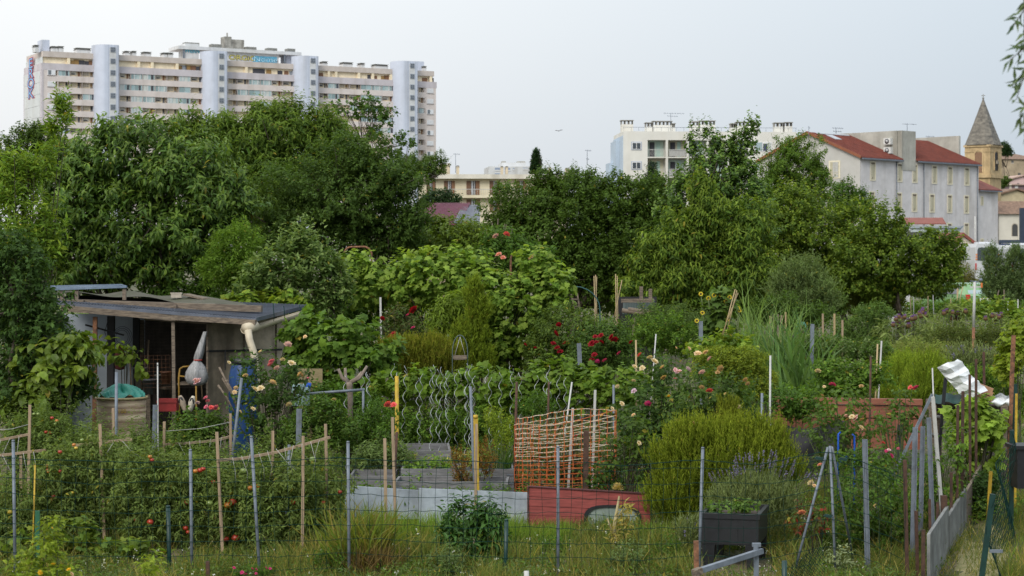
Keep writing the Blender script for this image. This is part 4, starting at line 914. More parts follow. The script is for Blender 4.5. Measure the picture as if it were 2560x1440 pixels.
for sx in (-1, 1): mb = MB(); mb.box(q(sx*.74, .03, .86), (.16, .12, .3), rz, col=(.55, .02, .02)); part('tail_light', mb, M['carpaint'], car)
mb = MB(); mb.box(q(0, -.03, .5), (1.6, .2, .24), rz, col=(.13, .25, .11)); mb.box(q(0, -.06, .8), (.5, .03, .12), rz, col=(.75, .75, .7)); part('bumper', mb, M['carpaint'], car)
for sx in (-1, 1):
    for y in (.75, 3.4):
        mb = MB(); p_ = q(sx*.76, y, .3); ax = q(1, 0, 0)-q(0, 0, 0); mb.tube([p_-ax*.1, p_+ax*.1], .3, 16, col=(.025, .025, .025)); mb.tube([p_-ax*.12, p_+ax*.12], .18, 10, col=(.35, .35, .36)); part('wheel', mb, M['tint'], car)
# pale corrugated sheet fence seen under the apricot tree
mb = MB(); a, b = G(2205, 70), G(2275, 70)
for i in range(40):
    p0 = a+(b-a)*i/40; p1 = a+(b-a)*(i+1)/40; k = .03*(i % 2)
    mb.add([p0+[0, k, 0], p1+[0, .03-k, 0], p1+[0, .03-k, 1.05+.25*math.sin(i*.2)], p0+[0, k, 1.05+.25*math.sin((i-1)*.2)]], [[(0, 1, 2, 3)]])
single('sheet_metal_screen', 'pale corrugated screen showing under the forked apricot trunk', 'screen', mb, M['palecon'])
# gull
mb = MB(); b = P(1397, 327, 150); s = 150/F
wing = lambda sg: [b+np.array([0, 0, 0]), b+np.array([sg*.18, .08, .1]), b+np.array([sg*.32, .1, .08]), b+np.array([sg*.30, 0, .06]), b+np.array([sg*.16, -.06, .07])]
for sg in (-1, 1): mb.prism(wing(sg) if sg > 0 else [p+np.array([0, 0, -.04]) for p in wing(sg)], (0, 0, .012))
mb.tube([b+[-.02, -.2, 0], b+[0, 0, .01], b+[.02, .16, 0], b+[.02, .22, 0]], [.01, .04, .035, .01], 8); single('seagull', 'single grey seagull gliding in the open sky', 'bird', mb, mat('gull_feathers', (.25, .25, .27), .8, .3, 20))
# ================================================================== GARDEN STRUCTURES
def jit(a, k): return a+rng.normal(size=3)*k
def stick(name, label, cat, pts, r, m, Z, group=None, kind='tube', cap=None, dz=0.0):
    """upright stake seen from (x0,y0) at the top to (x1,y1) or the ground"""
    (x0, y0), (x1, y1) = pts
    b = P(x1, y1, Z); gg_ = gz(Z, b[0])
    t = P(x0, y0, Z-dz)
    d = t-b
    if b[2] > gg_-.1 and d[2] > .05: b = b-d*((b[2]-gg_+.12)/d[2])           # drive it into the ground
    mb = MB()
    if kind == 'tube': mb.tube([b, (b+t)/2+rng.normal(size=3)*r*.4, t], [r, r, r*.96], 8)
    elif kind == 'bar': mb.bar(b, t, r*2, r*1.6)
    elif kind == 'angle': mb.bar(b, t, r*2.4, r*.35); mb.bar(b+[r*1.1, -r, 0], t+[r*1.1, -r, 0], r*.35, r*2.2)
    if cap: mb.tube([t, t+(t-b)/np.linalg.norm(t-b)*.05], [r*1.15, r*1.0], 8)
    return single(name, label, cat, mb, m, group, origin=b)

# ---- front wire fence
ZF = 24.0
fo = G(1280, ZF)
fence = thing('wire_mesh_fence', 'green wire mesh fence on slim galvanised posts running along the bottom of the photo', 'fence', fo)
def fpost(x0, y0, x1, y1, r, m, lab=None):
    b = P(x1, y1, ZF); t = P(x0, y0, ZF+.02); d = t-b; gg_ = gz(ZF, b[0]); b = b-d*((b[2]-gg_+.15)/d[2]); mb = MB(); mb.tube([b, t], r, 10)
    mb.tube([t-[0, 0, .01], t+[0, 0, .012]], [r*1.08, r*.9], 10); part('post', mb, m, fence, lab)
for c in ((33, 1102, 38, 1440), (476, 1125, 480, 1440), (870, 1105, 873, 1440), (1395, 1117, 1395, 1440), (1757, 1120, 1748, 1412)): fpost(*c, .020, M['galv'])
fpost(628, 1092, 648, 1415, .020, M['galv'], 'galvanised post leaning to the left')
for c in ((420, 1266, 424, 1440), (1266, 1300, 1263, 1440)): fpost(*c, .027, M['greenpost'], 'dark green plastic post')
mb = MB()
def top(px): return float(np.interp(px, [-60, 0, 33, 250, 476, 640, 870, 1120, 1395, 1560, 1757, 1900, 2075, 2165, 2270], [1140, 1142, 1144, 1156, 1151, 1153, 1146, 1154, 1156, 1162, 1152, 1160, 1130, 1155, 1200]))
for i, y in enumerate((0, 16, 53, 90, 127, 164, 201, 238, 275, 312, 349, 386)):
    pts = [P(px, top(px)+y+2.5*math.sin(px*.021+i*1.7)+1.5*math.sin(px*.11+i), ZF-.03) for px in range(-60, 2280, 26)]
    mb.tube(pts, .0048 if i == 0 else .0033, 4, cap=False)
for k, px in enumerate(np.arange(-50, 2270, 33.5)):
    x = px+rng.normal()*1.5
    pts = [P(x+3*math.sin(y*.02+k), top(px)+y, ZF-.03) for y in range(0, 400, 50)]; mb.tube(pts, .0028, 3, cap=False)
part('wire_mesh', mb, M['greenwire'], fence)
# corner brace
cb_ = thing('corner_brace_post', 'galvanised corner post with two slanting braces and green wire tensioners', 'fence post', G(2078, 24))
for c in ((2075, 1115, 2083, 1300), (2070, 1118, 1994, 1400), (2080, 1118, 2118, 1320)):
    b = P(c[2], c[3], 24+(.6 if c[2] > 2090 else 0)); t = P(c[0], c[1], 24); d = t-b; b = b-d*((b[2]-gz(24)+.1)/d[2]) if b[2] > gz(24) else b; mb = MB(); mb.tube([b, t], .0165, 8); part('brace' if c[2] != 2083 else 'post', mb, M['galv'], cb_)
for (x, y) in ((2048, 1146), (2108, 1148), (2070, 1290)): a = P(x, y, 23.95); mb = MB(); mb.box(a, (.09, .03, .035), ry=.2); mb.tube([a+[-.06, 0, 0], a+[.06, 0, .01]], .009, 6); part('tensioner', mb, M['greenpost'], cb_)
# things in front of the fence
Zg = 22.4
gr = thing('handrail', 'slanting square galvanised handrail on a short post in front of the black planter', 'handrail', G(1880, Zg))
mb = MB(); mb.bar(P(1733, 1432, Zg-.6), P(1905, 1377, Zg), .06, .06); part('rail', mb, M['galv'], gr)
mb = MB(); mb.bar(P(1735, 1433, Zg-.62), P(1752, 1426, Zg-.56), .075, .075); part('wooden_end', mb, M['oldwood'], gr)
mb = MB(); b = G(1889, Zg); mb.bar(b-[0, 0, .1], P(1891, 1366, Zg), .055, .05); mb.box(P(1891, 1362, Zg), (.1, .07, .04)); mb.box(P(1889, 1369, Zg-.03), (.05, .03, .07)); part('post', mb, M['galv'], gr)
stick('metal_stub', 'short rusty stub post at the foot of the fence left of the black planter', 'post', ((1740, 1352), (1741, 1420)), .03, M['rust_bright'], 23.4, kind='bar')
stick('metal_stub', 'small dark rusty stub in the grass near the purple flowers', 'post', ((519, 1403), (520, 1440)), .022, M['rust'], 23.3, kind='bar')
stick('pipe_stub', 'white plastic pipe end sticking up at the bottom edge', 'pipe', ((1316, 1427), (1316, 1440)), .032, M['white'], 22.8)
cg = thing('chain_link_panel', 'sagging dark green chain link panel on a green post beside the handrail', 'fence', G(1960, 22.6))
mb = MB(); b = G(1961, 22.6); mb.tube([b-[0, 0, .1], P(1961, 1402, 22.6)], .032, 10); part('post', mb, M['greenpost'], cg)
mb = MB()
def cgp(u, v): return P(1972+90*u, 1415-55*u**1.6-18*math.sin(u*3)+(1470-1400)*v*1.6+10*u, 22.6+.35*math.sin(u*2.5))
for k in range(-14, 16):
    for sg in (1, -1):
        pts = []
        for j in range(17):
            v = j/16; u = (k+sg*v*12)/14.0
            if 0 <= u <= 1: pts.append(cgp(u, v))
        if len(pts) > 2: mb.tube(np.array(pts)+rng.normal(size=(len(pts), 3))*.004, .0035, 3, cap=False)
part('chain_link', mb, M['greenwire'], cg)

# ---- timber frames carrying strings for the tomatoes
def trellis(label, Z, stakes, bars, strings, group=None):
    t = thing('tomato_trellis', label, 'trellis', G(stakes[0][0], Z), group)
    for (x0, y0, x1, y1, dz) in stakes:
        b = P(x1, y1, Z+dz); tp = P(x0, y0, Z+dz); d = tp-b; gg_ = gz(Z+dz, b[0]); b = b-d*max(0, (b[2]-gg_+.1)/d[2]); mb = MB(); mb.bar(b, tp, .038, .03); part('stake', mb, M['wood'], t)
    for (pts, dz) in bars:
        mb = MB(); w = [P(x, y, Z+dz-.045+.25*i) for i, (x, y) in enumerate(pts)]
        for a, b in zip(w[:-1], w[1:]): mb.bar(a, b, .03, .034)
        part('crossbar', mb, M['wood'], t)
    for (pts, dz) in strings:
        mb = MB(); a, b = P(*pts[0], Z+dz), P(*pts[1], Z+dz+.2); m = (a+b)/2+[rng.normal()*.03, 0, -.03]; mb.tube([a, m, b], .0035, 4); part('string', mb, M['string'], t)
def hang(x0, x1, y0, y1, n, L=70): return [(((x0+(x1-x0)*i/n, y0+(y1-y0)*i/n), (x0+(x1-x0)*i/n+rng.normal()*18, y0+(y1-y0)*i/n+L*(.5+.8*rng.random()))), -.05) for i in range(1, n)]
trellis('wooden tomato frame with a long crossbar between the two leaning galvanised posts', 25.4, [(542, 1080, 557, 1395, 0), (682, 1077, 682, 1390, .7), (758, 1090, 756, 1400, .2), (814, 1060, 819, 1300, 1.1)], [([(543, 1151), (600, 1147), (690, 1131), (825, 1093)], 0)], hang(560, 820, 1148, 1096, 12))
trellis('wooden tomato frame with a bent crossbar below the pink roses by the shed', 28.2, [(411, 1054, 409, 1200, 0), (576, 1034, 577, 1120, .6), (543, 1080, 545, 1180, .2)], [([(410, 1111), (470, 1108), (540, 1101), (590, 1088)], 0)], hang(420, 580, 1110, 1090, 6)+[(((411, 1078), (577, 1055)), 0)])
trellis('wooden tomato frame with two crossbars cut by the left edge', 27.6, [(75, 1012, 72, 1180, 0), (-30, 1040, -30, 1200, .2)], [([(-30, 1106), (76, 1085)], 0)], [(((-20, 1075), (75, 1060)), 0)]+hang(-20, 70, 1104, 1087, 4))
trellis('low wooden tomato rail behind the first galvanised post on the left', 26.0, [(250, 1060, 262, 1370, 0), (52, 1140, 52, 1330, .3)], [([(-30, 1142), (115, 1125)], 0), ([(180, 1114), (330, 1098)], .9)], hang(-20, 110, 1140, 1127, 5)+hang(260, 330, 1110, 1100, 3))
ST = 'stake'
stick('wooden_stake', 'tall rough wooden stake in the grass right of the third galvanised fence post', ST, ((962, 1096), (966, 1385)), .02, M['wood'], 25.2, kind='bar')
stick('wooden_stake', 'slim wooden stake leaning left beside the yellow pole and pink zinnias', ST, ((981, 1043), (989, 1318)), .02, M['wood'], 27.0, kind='bar')
stick('wooden_stake', 'pale wooden stake tied in front of the short yellow pole', ST, ((1191, 1060), (1189, 1245)), .019, M['wood'], 27.3, kind='bar')
stick('wooden_stake', 'short raw wooden stake behind the barrel and tomato plants', ST, ((283, 1020), (284, 1110)), .02, M['wood'], 28.6, kind='bar')
stick('bamboo_cane', 'single yellow bamboo cane at the left among the tomatoes', 'cane', ((88, 1160), (84, 1290)), .011, M['yellow'], 25.0)
stick('yellow_pole', 'tall yellow pole behind the pink zinnias among the spiral stakes', 'pole', ((992, 940), (992, 1110)), .032, M['yellow'], 30.2)
stick('yellow_pole', 'shorter yellow pole with a dark cap right of the raised beds', 'pole', ((1189, 1046), (1193, 1245)), .033, M['yellow'], 27.6, kind='bar', cap=True)
stick('steel_post', 'galvanised post in front of the big rusty barrel', 'post', ((291, 930), (290, 1110)), .024, M['galv'], 29.2)
stick('steel_post', 'blue-grey angled post just right of the rusty barrel', 'post', ((388, 1012), (386, 1120)), .03, M['galv'], 29.5, kind='angle')
stick('white_rod', 'thin white rod with a round top right of the rusty barrel', 'rod', ((394, 915), (396, 1100)), .011, M['white'], 30.0, cap=True)
stick('steel_post', 'galvanised post leaning right in front of the blue drum', 'post', ((604, 945), (583, 1145)), .022, M['galv'], 28.6)
stick('steel_post', 'dark blue-grey angled post below the jerrycan among the roses', 'post', ((748, 1022), (746, 1150)), .035, M['galv'], 29.0, kind='angle')
stick('steel_post', 'short galvanised post between two tomato stakes', 'post', ((723, 1112), (720, 1190)), .022, M['galv'], 27.0)
stick('steel_post', 'tall thin galvanised post beside the short yellow pole', 'post', ((1176, 966), (1188, 1235)), .021, M['galv'], 28.0)
stick('rusty_post', 'rusty post at the left edge of the orange netting', 'post', ((1292, 955), (1285, 1235)), .02, M['rust'], 29.0)
stick('rusty_post', 'thick dark rusty post with a red rose in front of the orange netting', 'post', ((1466, 1077), (1464, 1190)), .038, M['rust'], 27.6, kind='bar')
stick('rusty_post', 'dark rusty post standing behind the slim leaning stake', 'post', ((992, 1080), (986, 1235)), .022, M['rust'], 27.8)
stick('white_lath', 'white painted slat standing inside the orange netting', 'lath', ((1432, 1020), (1428, 1090)), .018, M['white'], 28.6, kind='bar')
stick('white_lath', 'taller white slat rising above the orange netting', 'lath', ((1488, 975), (1484, 1110)), .018, M['white'], 28.4, kind='bar')
stick('wooden_stake', 'pale peeled stick leaning among the spiral stakes left of the netting', ST, ((1430, 955), (1418, 1040)), .014, M['white'], 30.5)
stick('rusty_post', 'thin brown post among the spiral stakes on the right', 'post', ((1372, 955), (1370, 1040)), .017, M['rust'], 30.6)
stick('steel_post', 'galvanised post top between vines and the red roses', 'post', ((1447, 858), (1450, 930)), .03, M['galv'], 34.0, kind='angle')
stick('steel_post', 'wide galvanised post under the sunflowers', 'post', ((1752, 803), (1752, 905)), .036, M['galv'], 36.0, kind='bar')
stick('steel_post', 'wide galvanised post left of the leeks and right of the green frame', 'post', ((2031, 810), (2028, 940)), .034, M['galv'], 35.5, kind='bar')
stick('steel_post', 'small galvanised post under the cream roses', 'post', ((1534, 962), (1534, 1015)), .02, M['galv'], 31.0)
stick('white_rod', 'white speckled rod between the fennel and the leeks', 'rod', ((1926, 889), (1925, 1070)), .016, M['white'], 29.5)
stick('steel_post', 'galvanised post behind the big golden rosemary', 'post', ((1905, 983), (1906, 1090)), .02, M['galv'], 28.6)
stick('marker_pole', 'white pole with black marks left of the dark red roses', 'pole', ((951, 743), (953, 850)), .018, M['white'], 36.0, kind='bar')
stick('green_post', 'thin grey-green post in the vine right of the shed', 'post', ((797, 805), (796, 920)), .018, mat('grey_green_post', (.12, .2, .16), .6, .2, 5), 33.0)
stick('rusty_post', 'black rusty rod in front of the terracotta planter boards', 'post', ((2177, 890), (2175, 1110)), .017, M['rust'], 30.3)
stick('wooden_stake', 'thin grey stake leaning under the red roses', ST, ((1537, 805), (1530, 900)), .016, M['bamboo'], 37.0)
stick('wooden_stake', 'grey wooden stake right of the bamboo canes', ST, ((1586, 796), (1581, 850)), .02, M['oldwood'], 40.0, kind='bar')
stick('wooden_stake', 'yellowish cane beside the single pink rose', ST, ((1590, 850), (1590, 920)), .016, M['bamboo'], 33.0)
stick('white_rod', 'thin pale rod standing right of the red roses', 'rod', ((1640, 835), (1634, 905)), .012, M['white'], 34.0)
for i, (x, y0, y1) in enumerate(((1926, 790, 850), (1934, 786, 845), (1945, 786, 845), (1953, 788, 840), (1964, 780, 840))):
    stick('wooden_stake', ['orange-brown first stake of the row of five near the leeks', 'dark thin second stake of the row near the leeks', 'thin brown middle stake of the row near the leeks', 'thick pale fourth stake of the row near the leeks', 'tallest pale last stake of the row near the leeks'][i], ST, ((x, y0), (x, y1)), .016+.006*(i in (0, 3)), [M['bamboo'], M['oldwood'], M['oldwood'], M['wood'], M['bamboo']][i], 42.0, 'row of five stakes near the leeks', kind='bar')
for i, (x, y0, y1, m) in enumerate(((2057, 784, 850, 'wood'), (2086, 784, 840, 'bamboo'), (2106, 800, 830, 'wood'))): stick('wooden_stake', ['tall wooden stake with a cross stick right of the green frame', 'pale stake behind the grey cross stick', 'short light stake at the end of the grey cross stick'][i], ST, ((x, y0), (x, y1)), .02, M[m], 41.0, kind='bar')
for i, (x, y0, y1, xx) in enumerate(((2332, 722, 770, 2334), (2275, 745, 780, 2277), (2284, 740, 778, 2284), (2230, 728, 755, 2222), (2320, 740, 772, 2320), (2377, 745, 768, 2377), (2520, 748, 780, 2520), (2545, 748, 772, 2545), (2194, 860, 940, 2190), (2204, 852, 930, 2200))):
    stick('garden_cane', ['tall white cane right of the forked apricot trunk', 'thin tan cane below the forked apricot trunk', 'second thin tan cane below the apricot trunk with a pale top', 'white cane leaning left under the apricot tree', 'short cane left of the tall white one', 'short brown cane near the green car', 'white cane right of the wooden trestle', 'white cane near the right edge beyond the trestle', 'pale cane leaning in the grass above the terracotta planter', 'white-tipped cane beside the pale leaning one'][i], 'cane', ((x, y0), (xx, y1)), .016, M['bamboo' if i in (1, 4, 5, 8) else 'white'], 62.0 if i < 8 else 35.0)
# bamboo wigwams
def wigwam(label, Z, canes, group=None, m='bamboo', r=.013, name='bamboo_wigwam'):
    t = thing(name, label, 'bean canes', G(canes[0][2], Z), group)
    for i, (x0, y0, x1, y1) in enumerate(canes):
        b = P(x1, y1, Z+.1*i); tp = P(x0, y0, Z+.05*i); d = tp-b; gg_ = gz(Z, b[0]); b = b-d*max(0, (b[2]-gg_)/d[2]) if abs(x0-x1) < 12 else b-[0, 0, max(0, b[2]-gg_)*.0]; mb = MB(); mb.tube([b, tp], [r, r*.8], 6); part('cane', mb, M[m], t)
wigwam('upright bundle of bamboo canes beside the green garden arch', 40, [(1485, 690, 1489, 830), (1489, 687, 1494, 850), (1492, 692, 1487, 820)])
wigwam('crossed bamboo canes standing right of the garden arch', 40, [(1539, 685, 1541, 830), (1543, 690, 1545, 832), (1555, 700, 1530, 820)])
wigwam('bamboo canes leaning right beside the sunflowers', 37, [(1838, 723, 1803, 855), (1842, 726, 1810, 860), (1845, 732, 1800, 850)])
wigwam('small bunch of pale canes behind the salmon climbing rose', 46, [(1217, 574, 1221, 625), (1231, 558, 1226, 625), (1245, 547, 1243, 610), (1262, 560, 1252, 610), (1266, 562, 1256, 612), (1280, 572, 1276, 600)], r=.014, m='oldwood')
wigwam('yellow bamboo wigwam in the far beds near the green car', 70, [(2393, 716, 2393, 775), (2396, 718, 2392, 778), (2408, 714, 2394, 770)], r=.02)

# ---- spiral tomato stakes
hx = MB(); n = 74; h_ = np.linspace(0, 1.8, n)
pts = np.stack([.030*np.sin(h_*2*math.pi/.26), .030*np.cos(h_*2*math.pi/.26), h_], axis=1); hx.tube(pts, .0040, 5)
spm = hx.mesh('spiral_stake', mat('bright_aluminium', (.38, .41, .41), .35, .1, 10, metal=.35))
X = [545, 625, 703, 738, 870, 912, 968, 1030, 1115, 1128, 1195, 1215, 1260, 1275, 1320, 1330, 1370, 1390, 1412, 1485, 1500, 1528, 1570, 1580, 1660, 1685, 1760, 1810, 1845, 1922, 2005, 2110, 2135, 2140, 2195, 2220, 2280, 2325]
Yt = [1200, 1150, 1150, 1145, 1115, 1145, 1135, 1150, 1160, 1180, 1150, 1180, 1170, 1150, 1120, 1160, 1180, 1140, 1140, 1100, 1150, 1130, 1260, 1260, 1180, 1200, 1150, 1150, 1170, 1160, 1175, 1200, 1135, 1260, 1200, 1220, 1185, 1180]
for i, (x, y) in enumerate(zip(X, Yt)):
    px = 700+x/3.2; py = 560+y/3.2; Z = 30.9+1.5*((i*37) % 10)/10; tp = P(px, py, Z)
    o = bpy.data.objects.new('spiral_stake', spm); COL.objects.link(o); o.location = [float(a) for a in (tp-[0, 0, 1.8])]; o.rotation_euler = (rng.normal()*.03, rng.normal()*.03, rng.random()*6.28); o.scale = (.8+.4*rng.random(), .9, .93+.1*rng.random())
    tag(o, 'silvery spiral wire stake in the tomato rows between shed and orange netting', 'spiral stake', 'spiral tomato stakes')

# ---- rusty hoops and arches
def hoop(name, label, x0, x1, yt, yb, Z, r, m, rc=25, cat='arch'):
    c = [P(x0, yb, Z)]; c[0][2] = min(c[0][2], gz(Z)+.0)
    pts = [c[0], P(x0, yt+rc, Z)]
    for q in range(1, 6): t = q/6*math.pi/2; pts.append(P(x0+rc*(1-math.cos(t)), yt+rc*(1-math.sin(t)), Z))
    for q in range(0, 6): t = q/6*math.pi/2; pts.append(P(x1-rc*(1-math.sin(t)), yt+rc*(1-math.cos(t)), Z))
    e = P(x1, yb, Z); e[2] = min(e[2], gz(Z)); pts += [P(x1, yt+rc, Z), e]
    mb = MB(); mb.tube(pts, r, 8); return single(name, label, cat, mb, m)
hoop('rusty_hoop', 'wide rusty pipe hoop sticking up left of the vine arbour', 860, 929, 617, 690, 41, .022, M['rust_bright'], 20)
hoop('rusty_hoop', 'narrow rusty pipe hoop with a small crossbar right of the vine arbour', 1277, 1302, 635, 725, 39, .022, M['rust_bright'], 12)
def arch_thing(name, label, x0, x1, yt, ys, Z, gap, r, m):
    t = thing(name, label, 'garden arch', G((x0+x1)/2, Z))
    for k, dz in enumerate((0, gap)):
        pts = [G(x0, Z+dz), P(x0, ys, Z+dz)]
        for q in range(1, 12): a = math.pi*q/12; pts.append(P((x0+x1)/2-(x1-x0)/2*math.cos(a), ys-(ys-yt)*math.sin(a), Z+dz))
        pts += [P(x1, ys, Z+dz), G(x1, Z+dz)]
        mb = MB(); mb.tube(pts, r, 6); part('hoop', mb, m, t)
        if k == 0: P0 = pts
        else: P1 = pts
    mb = MB()
    for i in range(1, len(P0)-1, 2): mb.tube([P0[i], P1[i]], r*.7, 5)
    part('rung', mb, m, t); return t
arch_thing('garden_arch', 'rounded dark green metal rose arch left of the bamboo canes', 1372, 1500, 716, 775, 39.5, .45, .013, mat('dark_teal_metal', (.03, .09, .09), .5, .2, 6))
arch_thing('plant_hanger', 'small grey-green hoop with a hanging feeder tray above the vines', 1131, 1169, 838, 880, 34.0, .05, .009, mat('grey_teal_metal', (.07, .10, .095), .5, .2, 6))
ft = thing('bird_feeder', 'wooden tray feeder hanging from the small grey-green hoop', 'bird feeder', P(1150, 898, 34)); mb = MB(); c = P(1150, 896, 34.0); mb.box(c, (.22, .16, .04)); mb.box(c+[0, -.08, .03], (.24, .02, .06)); part('tray', mb, M['oldwood'], ft)
mb = MB()
for sx in (-.1, .1): mb.tube([c+[sx, 0, .02], P(1150, 842, 34)], .004, 4)
part('cord', mb, M['string'], ft)
gf = thing('garden_trestle', 'small weathered trestle frame with two rungs standing in the far right beds', 'trestle', G(2505, 66)); Z = 66
for (a, b) in (((2497, 725), (2488, 770)), ((2510, 724), (2511, 778))): mb = MB(); mb.bar(P(*b, Z), P(*a, Z), .035); part('leg', mb, M['oldwood'], gf)
for (a, b) in (((2492, 747), (2511, 748)), ((2489, 765), (2511, 766))): mb = MB(); mb.bar(P(*a, Z-.03), P(*b, Z-.03), .03); part('rung', mb, M['oldwood'], gf)
ld = thing('wooden_ladder', 'old wooden ladder half hidden behind the green garden arch', 'ladder', G(1440, 42)); Z = 42
for (a, b) in (((1428, 735), (1440, 790)), ((1443, 733), (1452, 790))): mb = MB(); mb.bar(P(*b, Z), P(*a, Z), .03); part('rail', mb, M['oldwood'], ld)
for y in (748, 766): mb = MB(); mb.bar(P(1431+(y-748)*.2, y, Z-.02), P(1447+(y-748)*.2, y, Z-.02), .025); part('rung', mb, M['oldwood'], ld)
gfr = thing('net_frame', 'small green-topped frame with grey legs behind the leeks', 'frame', G(2004, 40)); mb = MB()
mb.tube([P(1993, 850, 40), P(1993, 812, 40), P(1997, 806, 40), P(2010, 806, 40), P(2014, 812, 40), P(2014, 850, 40)], .012, 6); part('hoop', mb, mat('pale_teal', (.10, .28, .22), .5, .2, 5), gfr)
mb = MB(); mb.box(P(2003, 808, 39.98), (.15, .02, .06)); part('cover', mb, mat('teal_cloth', (.08, .22, .16), .8, .2, 5), gfr)
for x in (1998, 2003): mb = MB(); mb.bar(G(x, 40), P(x, 812, 40), .03); part('leg', mb, M['oldwood'], gfr)
# T-topped pole on the right
tp = thing('t_pole', 'tall white and rusty pole with a crosspiece and small orange house sign', 'pole', G(2433, 40)); Z = 40
mb = MB(); mb.tube([P(2434, 819, Z), P(2437, 705, Z)], .030, 8); mb.bar(P(2425, 718, Z), P(2452, 717, Z), .03); part('upper_pole', mb, M['white'], tp)
mb = MB(); mb.tube([G(2432, Z), P(2434, 818, Z)], .031, 8); part('lower_pole', mb, M['rust_bright'], tp)
mb = MB(); mb.tube([P(2438, 716, Z), P(2439, 702, Z)], .02, 6); mb.bar(P(2425, 702, Z), P(2447, 705, Z), .02); mb.lathe([(.02, 0), (.045, .03), (.02, .07)], P(2452, 704, Z), 8); part('wind_vane', mb, M['galv'], tp)
mb = MB(); mb.box(P(2454, 713, Z-.02), (.035, .02, .1)); part('sign', mb, mat('orange_paint', (.55, .16, .04), .6, .2, 5), tp)

# ---- corrugated store under the cherry
sh = thing('lumber_store', 'dark lean-to of corrugated sheets and old beams under the fruit trees', 'lean-to', G(1600, 46)); Z = 46
part('sheet', ribbed(P(1556, 786, Z), P(1636, 790, Z), P(1636, 752, Z+1), P(1558, 756, Z+1), 12, .03, 0), mat('dark_green_sheet', (.02, .035, .03), .6, .3, 3), sh)
mb = MB(); mb.bar(P(1553, 752, Z-.1), P(1634, 751, Z-.1), .06, .09); mb.bar(P(1603, 752, Z-.1), P(1603, 716, Z-.1), .08); mb.bar(P(1626, 752, Z-.1), P(1626, 722, Z-.1), .08); part('beam', mb, M['oldwood'], sh)
for (a, b) in (((1555, 776), (1650, 790)), ((1570, 774), (1652, 783))): mb = MB(); mb.tube([P(*a, Z-.6), P(*b, Z-.6)], .055, 8); part('log', mb, M['oldwood'], sh)
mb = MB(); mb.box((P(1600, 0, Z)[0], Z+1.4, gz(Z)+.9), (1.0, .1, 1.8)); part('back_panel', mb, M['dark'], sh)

# ---- raised beds, boards
def bed(label, Z, x0, x1, yt, depth, h=.28, rz=0.0):
    s = Z/F; c = P((x0+x1)/2, yt, Z); W = (x1-x0)*s; t = thing('raised_bed', label, 'raised bed', G((x0+x1)/2, Z)); zt_ = c[2]; zb_ = min(zt_-h, gz(Z, c[0])-.02); zm = (zt_+zb_)/2; hh_ = zt_-zb_; cr, sr = math.cos(rz), math.sin(rz)
    def q(x, y): return np.array([c[0]+x*cr-y*sr, Z+x*sr+y*cr, zm])
    for (x, y, a, b) in ((0, 0, W, .035), (0, depth, W, .035), (-W/2+.02, depth/2, .035, depth-.04), (W/2-.02, depth/2, .035, depth-.04)): mb = MB(); mb.box(q(x, y), (a, b, hh_), rz); part('plank', mb, M['greywood'], t)
    for sx in (-1, 1):
        mb = MB()
        for k in range(4): mb.box(q(sx*(W/2-.06), -.022)+[0, 0, hh_*(.35-.22*k)], (.10, .008, .02), rz)
        part('bracket', mb, M['galv'], t)
    mb = MB(); mb.box(q(0, depth/2)-[0, 0, .07], (W-.08, depth-.08, hh_-.1), rz); part('soil', mb, mat('dark_soil', (.06, .045, .035), .95, .4, 14, bump=.8) if 'dark_soil' not in bpy.data.materials else bpy.data.materials['dark_soil'], t)
bed('rear grey plank raised bed filled with pale-leaved plants', 30.0, 985, 1128, 1127, 1.2, .3, .06)
bed('middle grey plank raised bed with strawberries', 28.9, 1002, 1285, 1172, .8, .22)
bed('front grey plank raised bed with dried stalks', 27.9, 985, 1270, 1204, .65, .2, -.03)
bed('left grey plank raised bed beside the tomato plants', 28.4, 872, 985, 1190, .9, .24)
def board(name, label, Z, x0, x1, y0, y1, yb, m, th_=.04):
    a, b = P(x0, y0, Z), P(x1, y1, Z+.1); za_ = CAMZ+(640-yb)*Z/F; mb = MB()
    c8 = [np.array([a[0], a[1], za_]), np.array([b[0], b[1], za_]), np.array([b[0], b[1]+th_, za_]), np.array([a[0], a[1]+th_, za_]), a, b, b+[0, th_, 0], a+[0, th_, 0]]
    mb.hexa(c8); return single(name, label, 'board', mb, m)
M['paleboard'] = mat('pale_grey_board', (.30, .34, .385), .75, .25, 4, stain=.35, bump=.2)
board('edging_board', 'long pale grey edging board left of its join in front of the raised beds', 27.35, 862, 1046, 1214, 1226, 1300, M['paleboard'])
board('edging_board', 'pale grey edging board touching the red panel', 27.25, 1047, 1322, 1221, 1232, 1315, M['paleboard'])
rp_ = thing('caravan_side', 'weathered red vehicle panel with an oval window lying along the bed edge', 'panel', G(1465, 27.1)); Z = 27.1; s = Z/F
M['redpanel'] = mat('faded_red_boards', (.235, .052, .046), .8, .38, 3, stretch=(1, 1, 9), stain=.25)
mb = MB(); a, b = P(1322, 1218, Z), P(1625, 1236, Z); zb_ = gz(Z)-.05
nb = 5
for k in range(nb):
    def hz(p, f): return zb_+(p[2]-zb_)*f
    f0, f1 = k/nb+.004, (k+1)/nb-.004; o = .006*(k % 2)
    mb.hexa([np.array([a[0], Z-o, hz(a, f0)]), np.array([b[0], Z-o, hz(b, f0)]), np.array([b[0], Z+.05, hz(b, f0)]), np.array([a[0], Z+.05, hz(a, f0)]), np.array([a[0], Z-o, hz(a, f1)]), np.array([b[0], Z-o, hz(b, f1)]), np.array([b[0], Z+.05, hz(b, f1)]), np.array([a[0], Z+.05, hz(a, f1)])])
part('panel', mb, M['redpanel'], rp_)
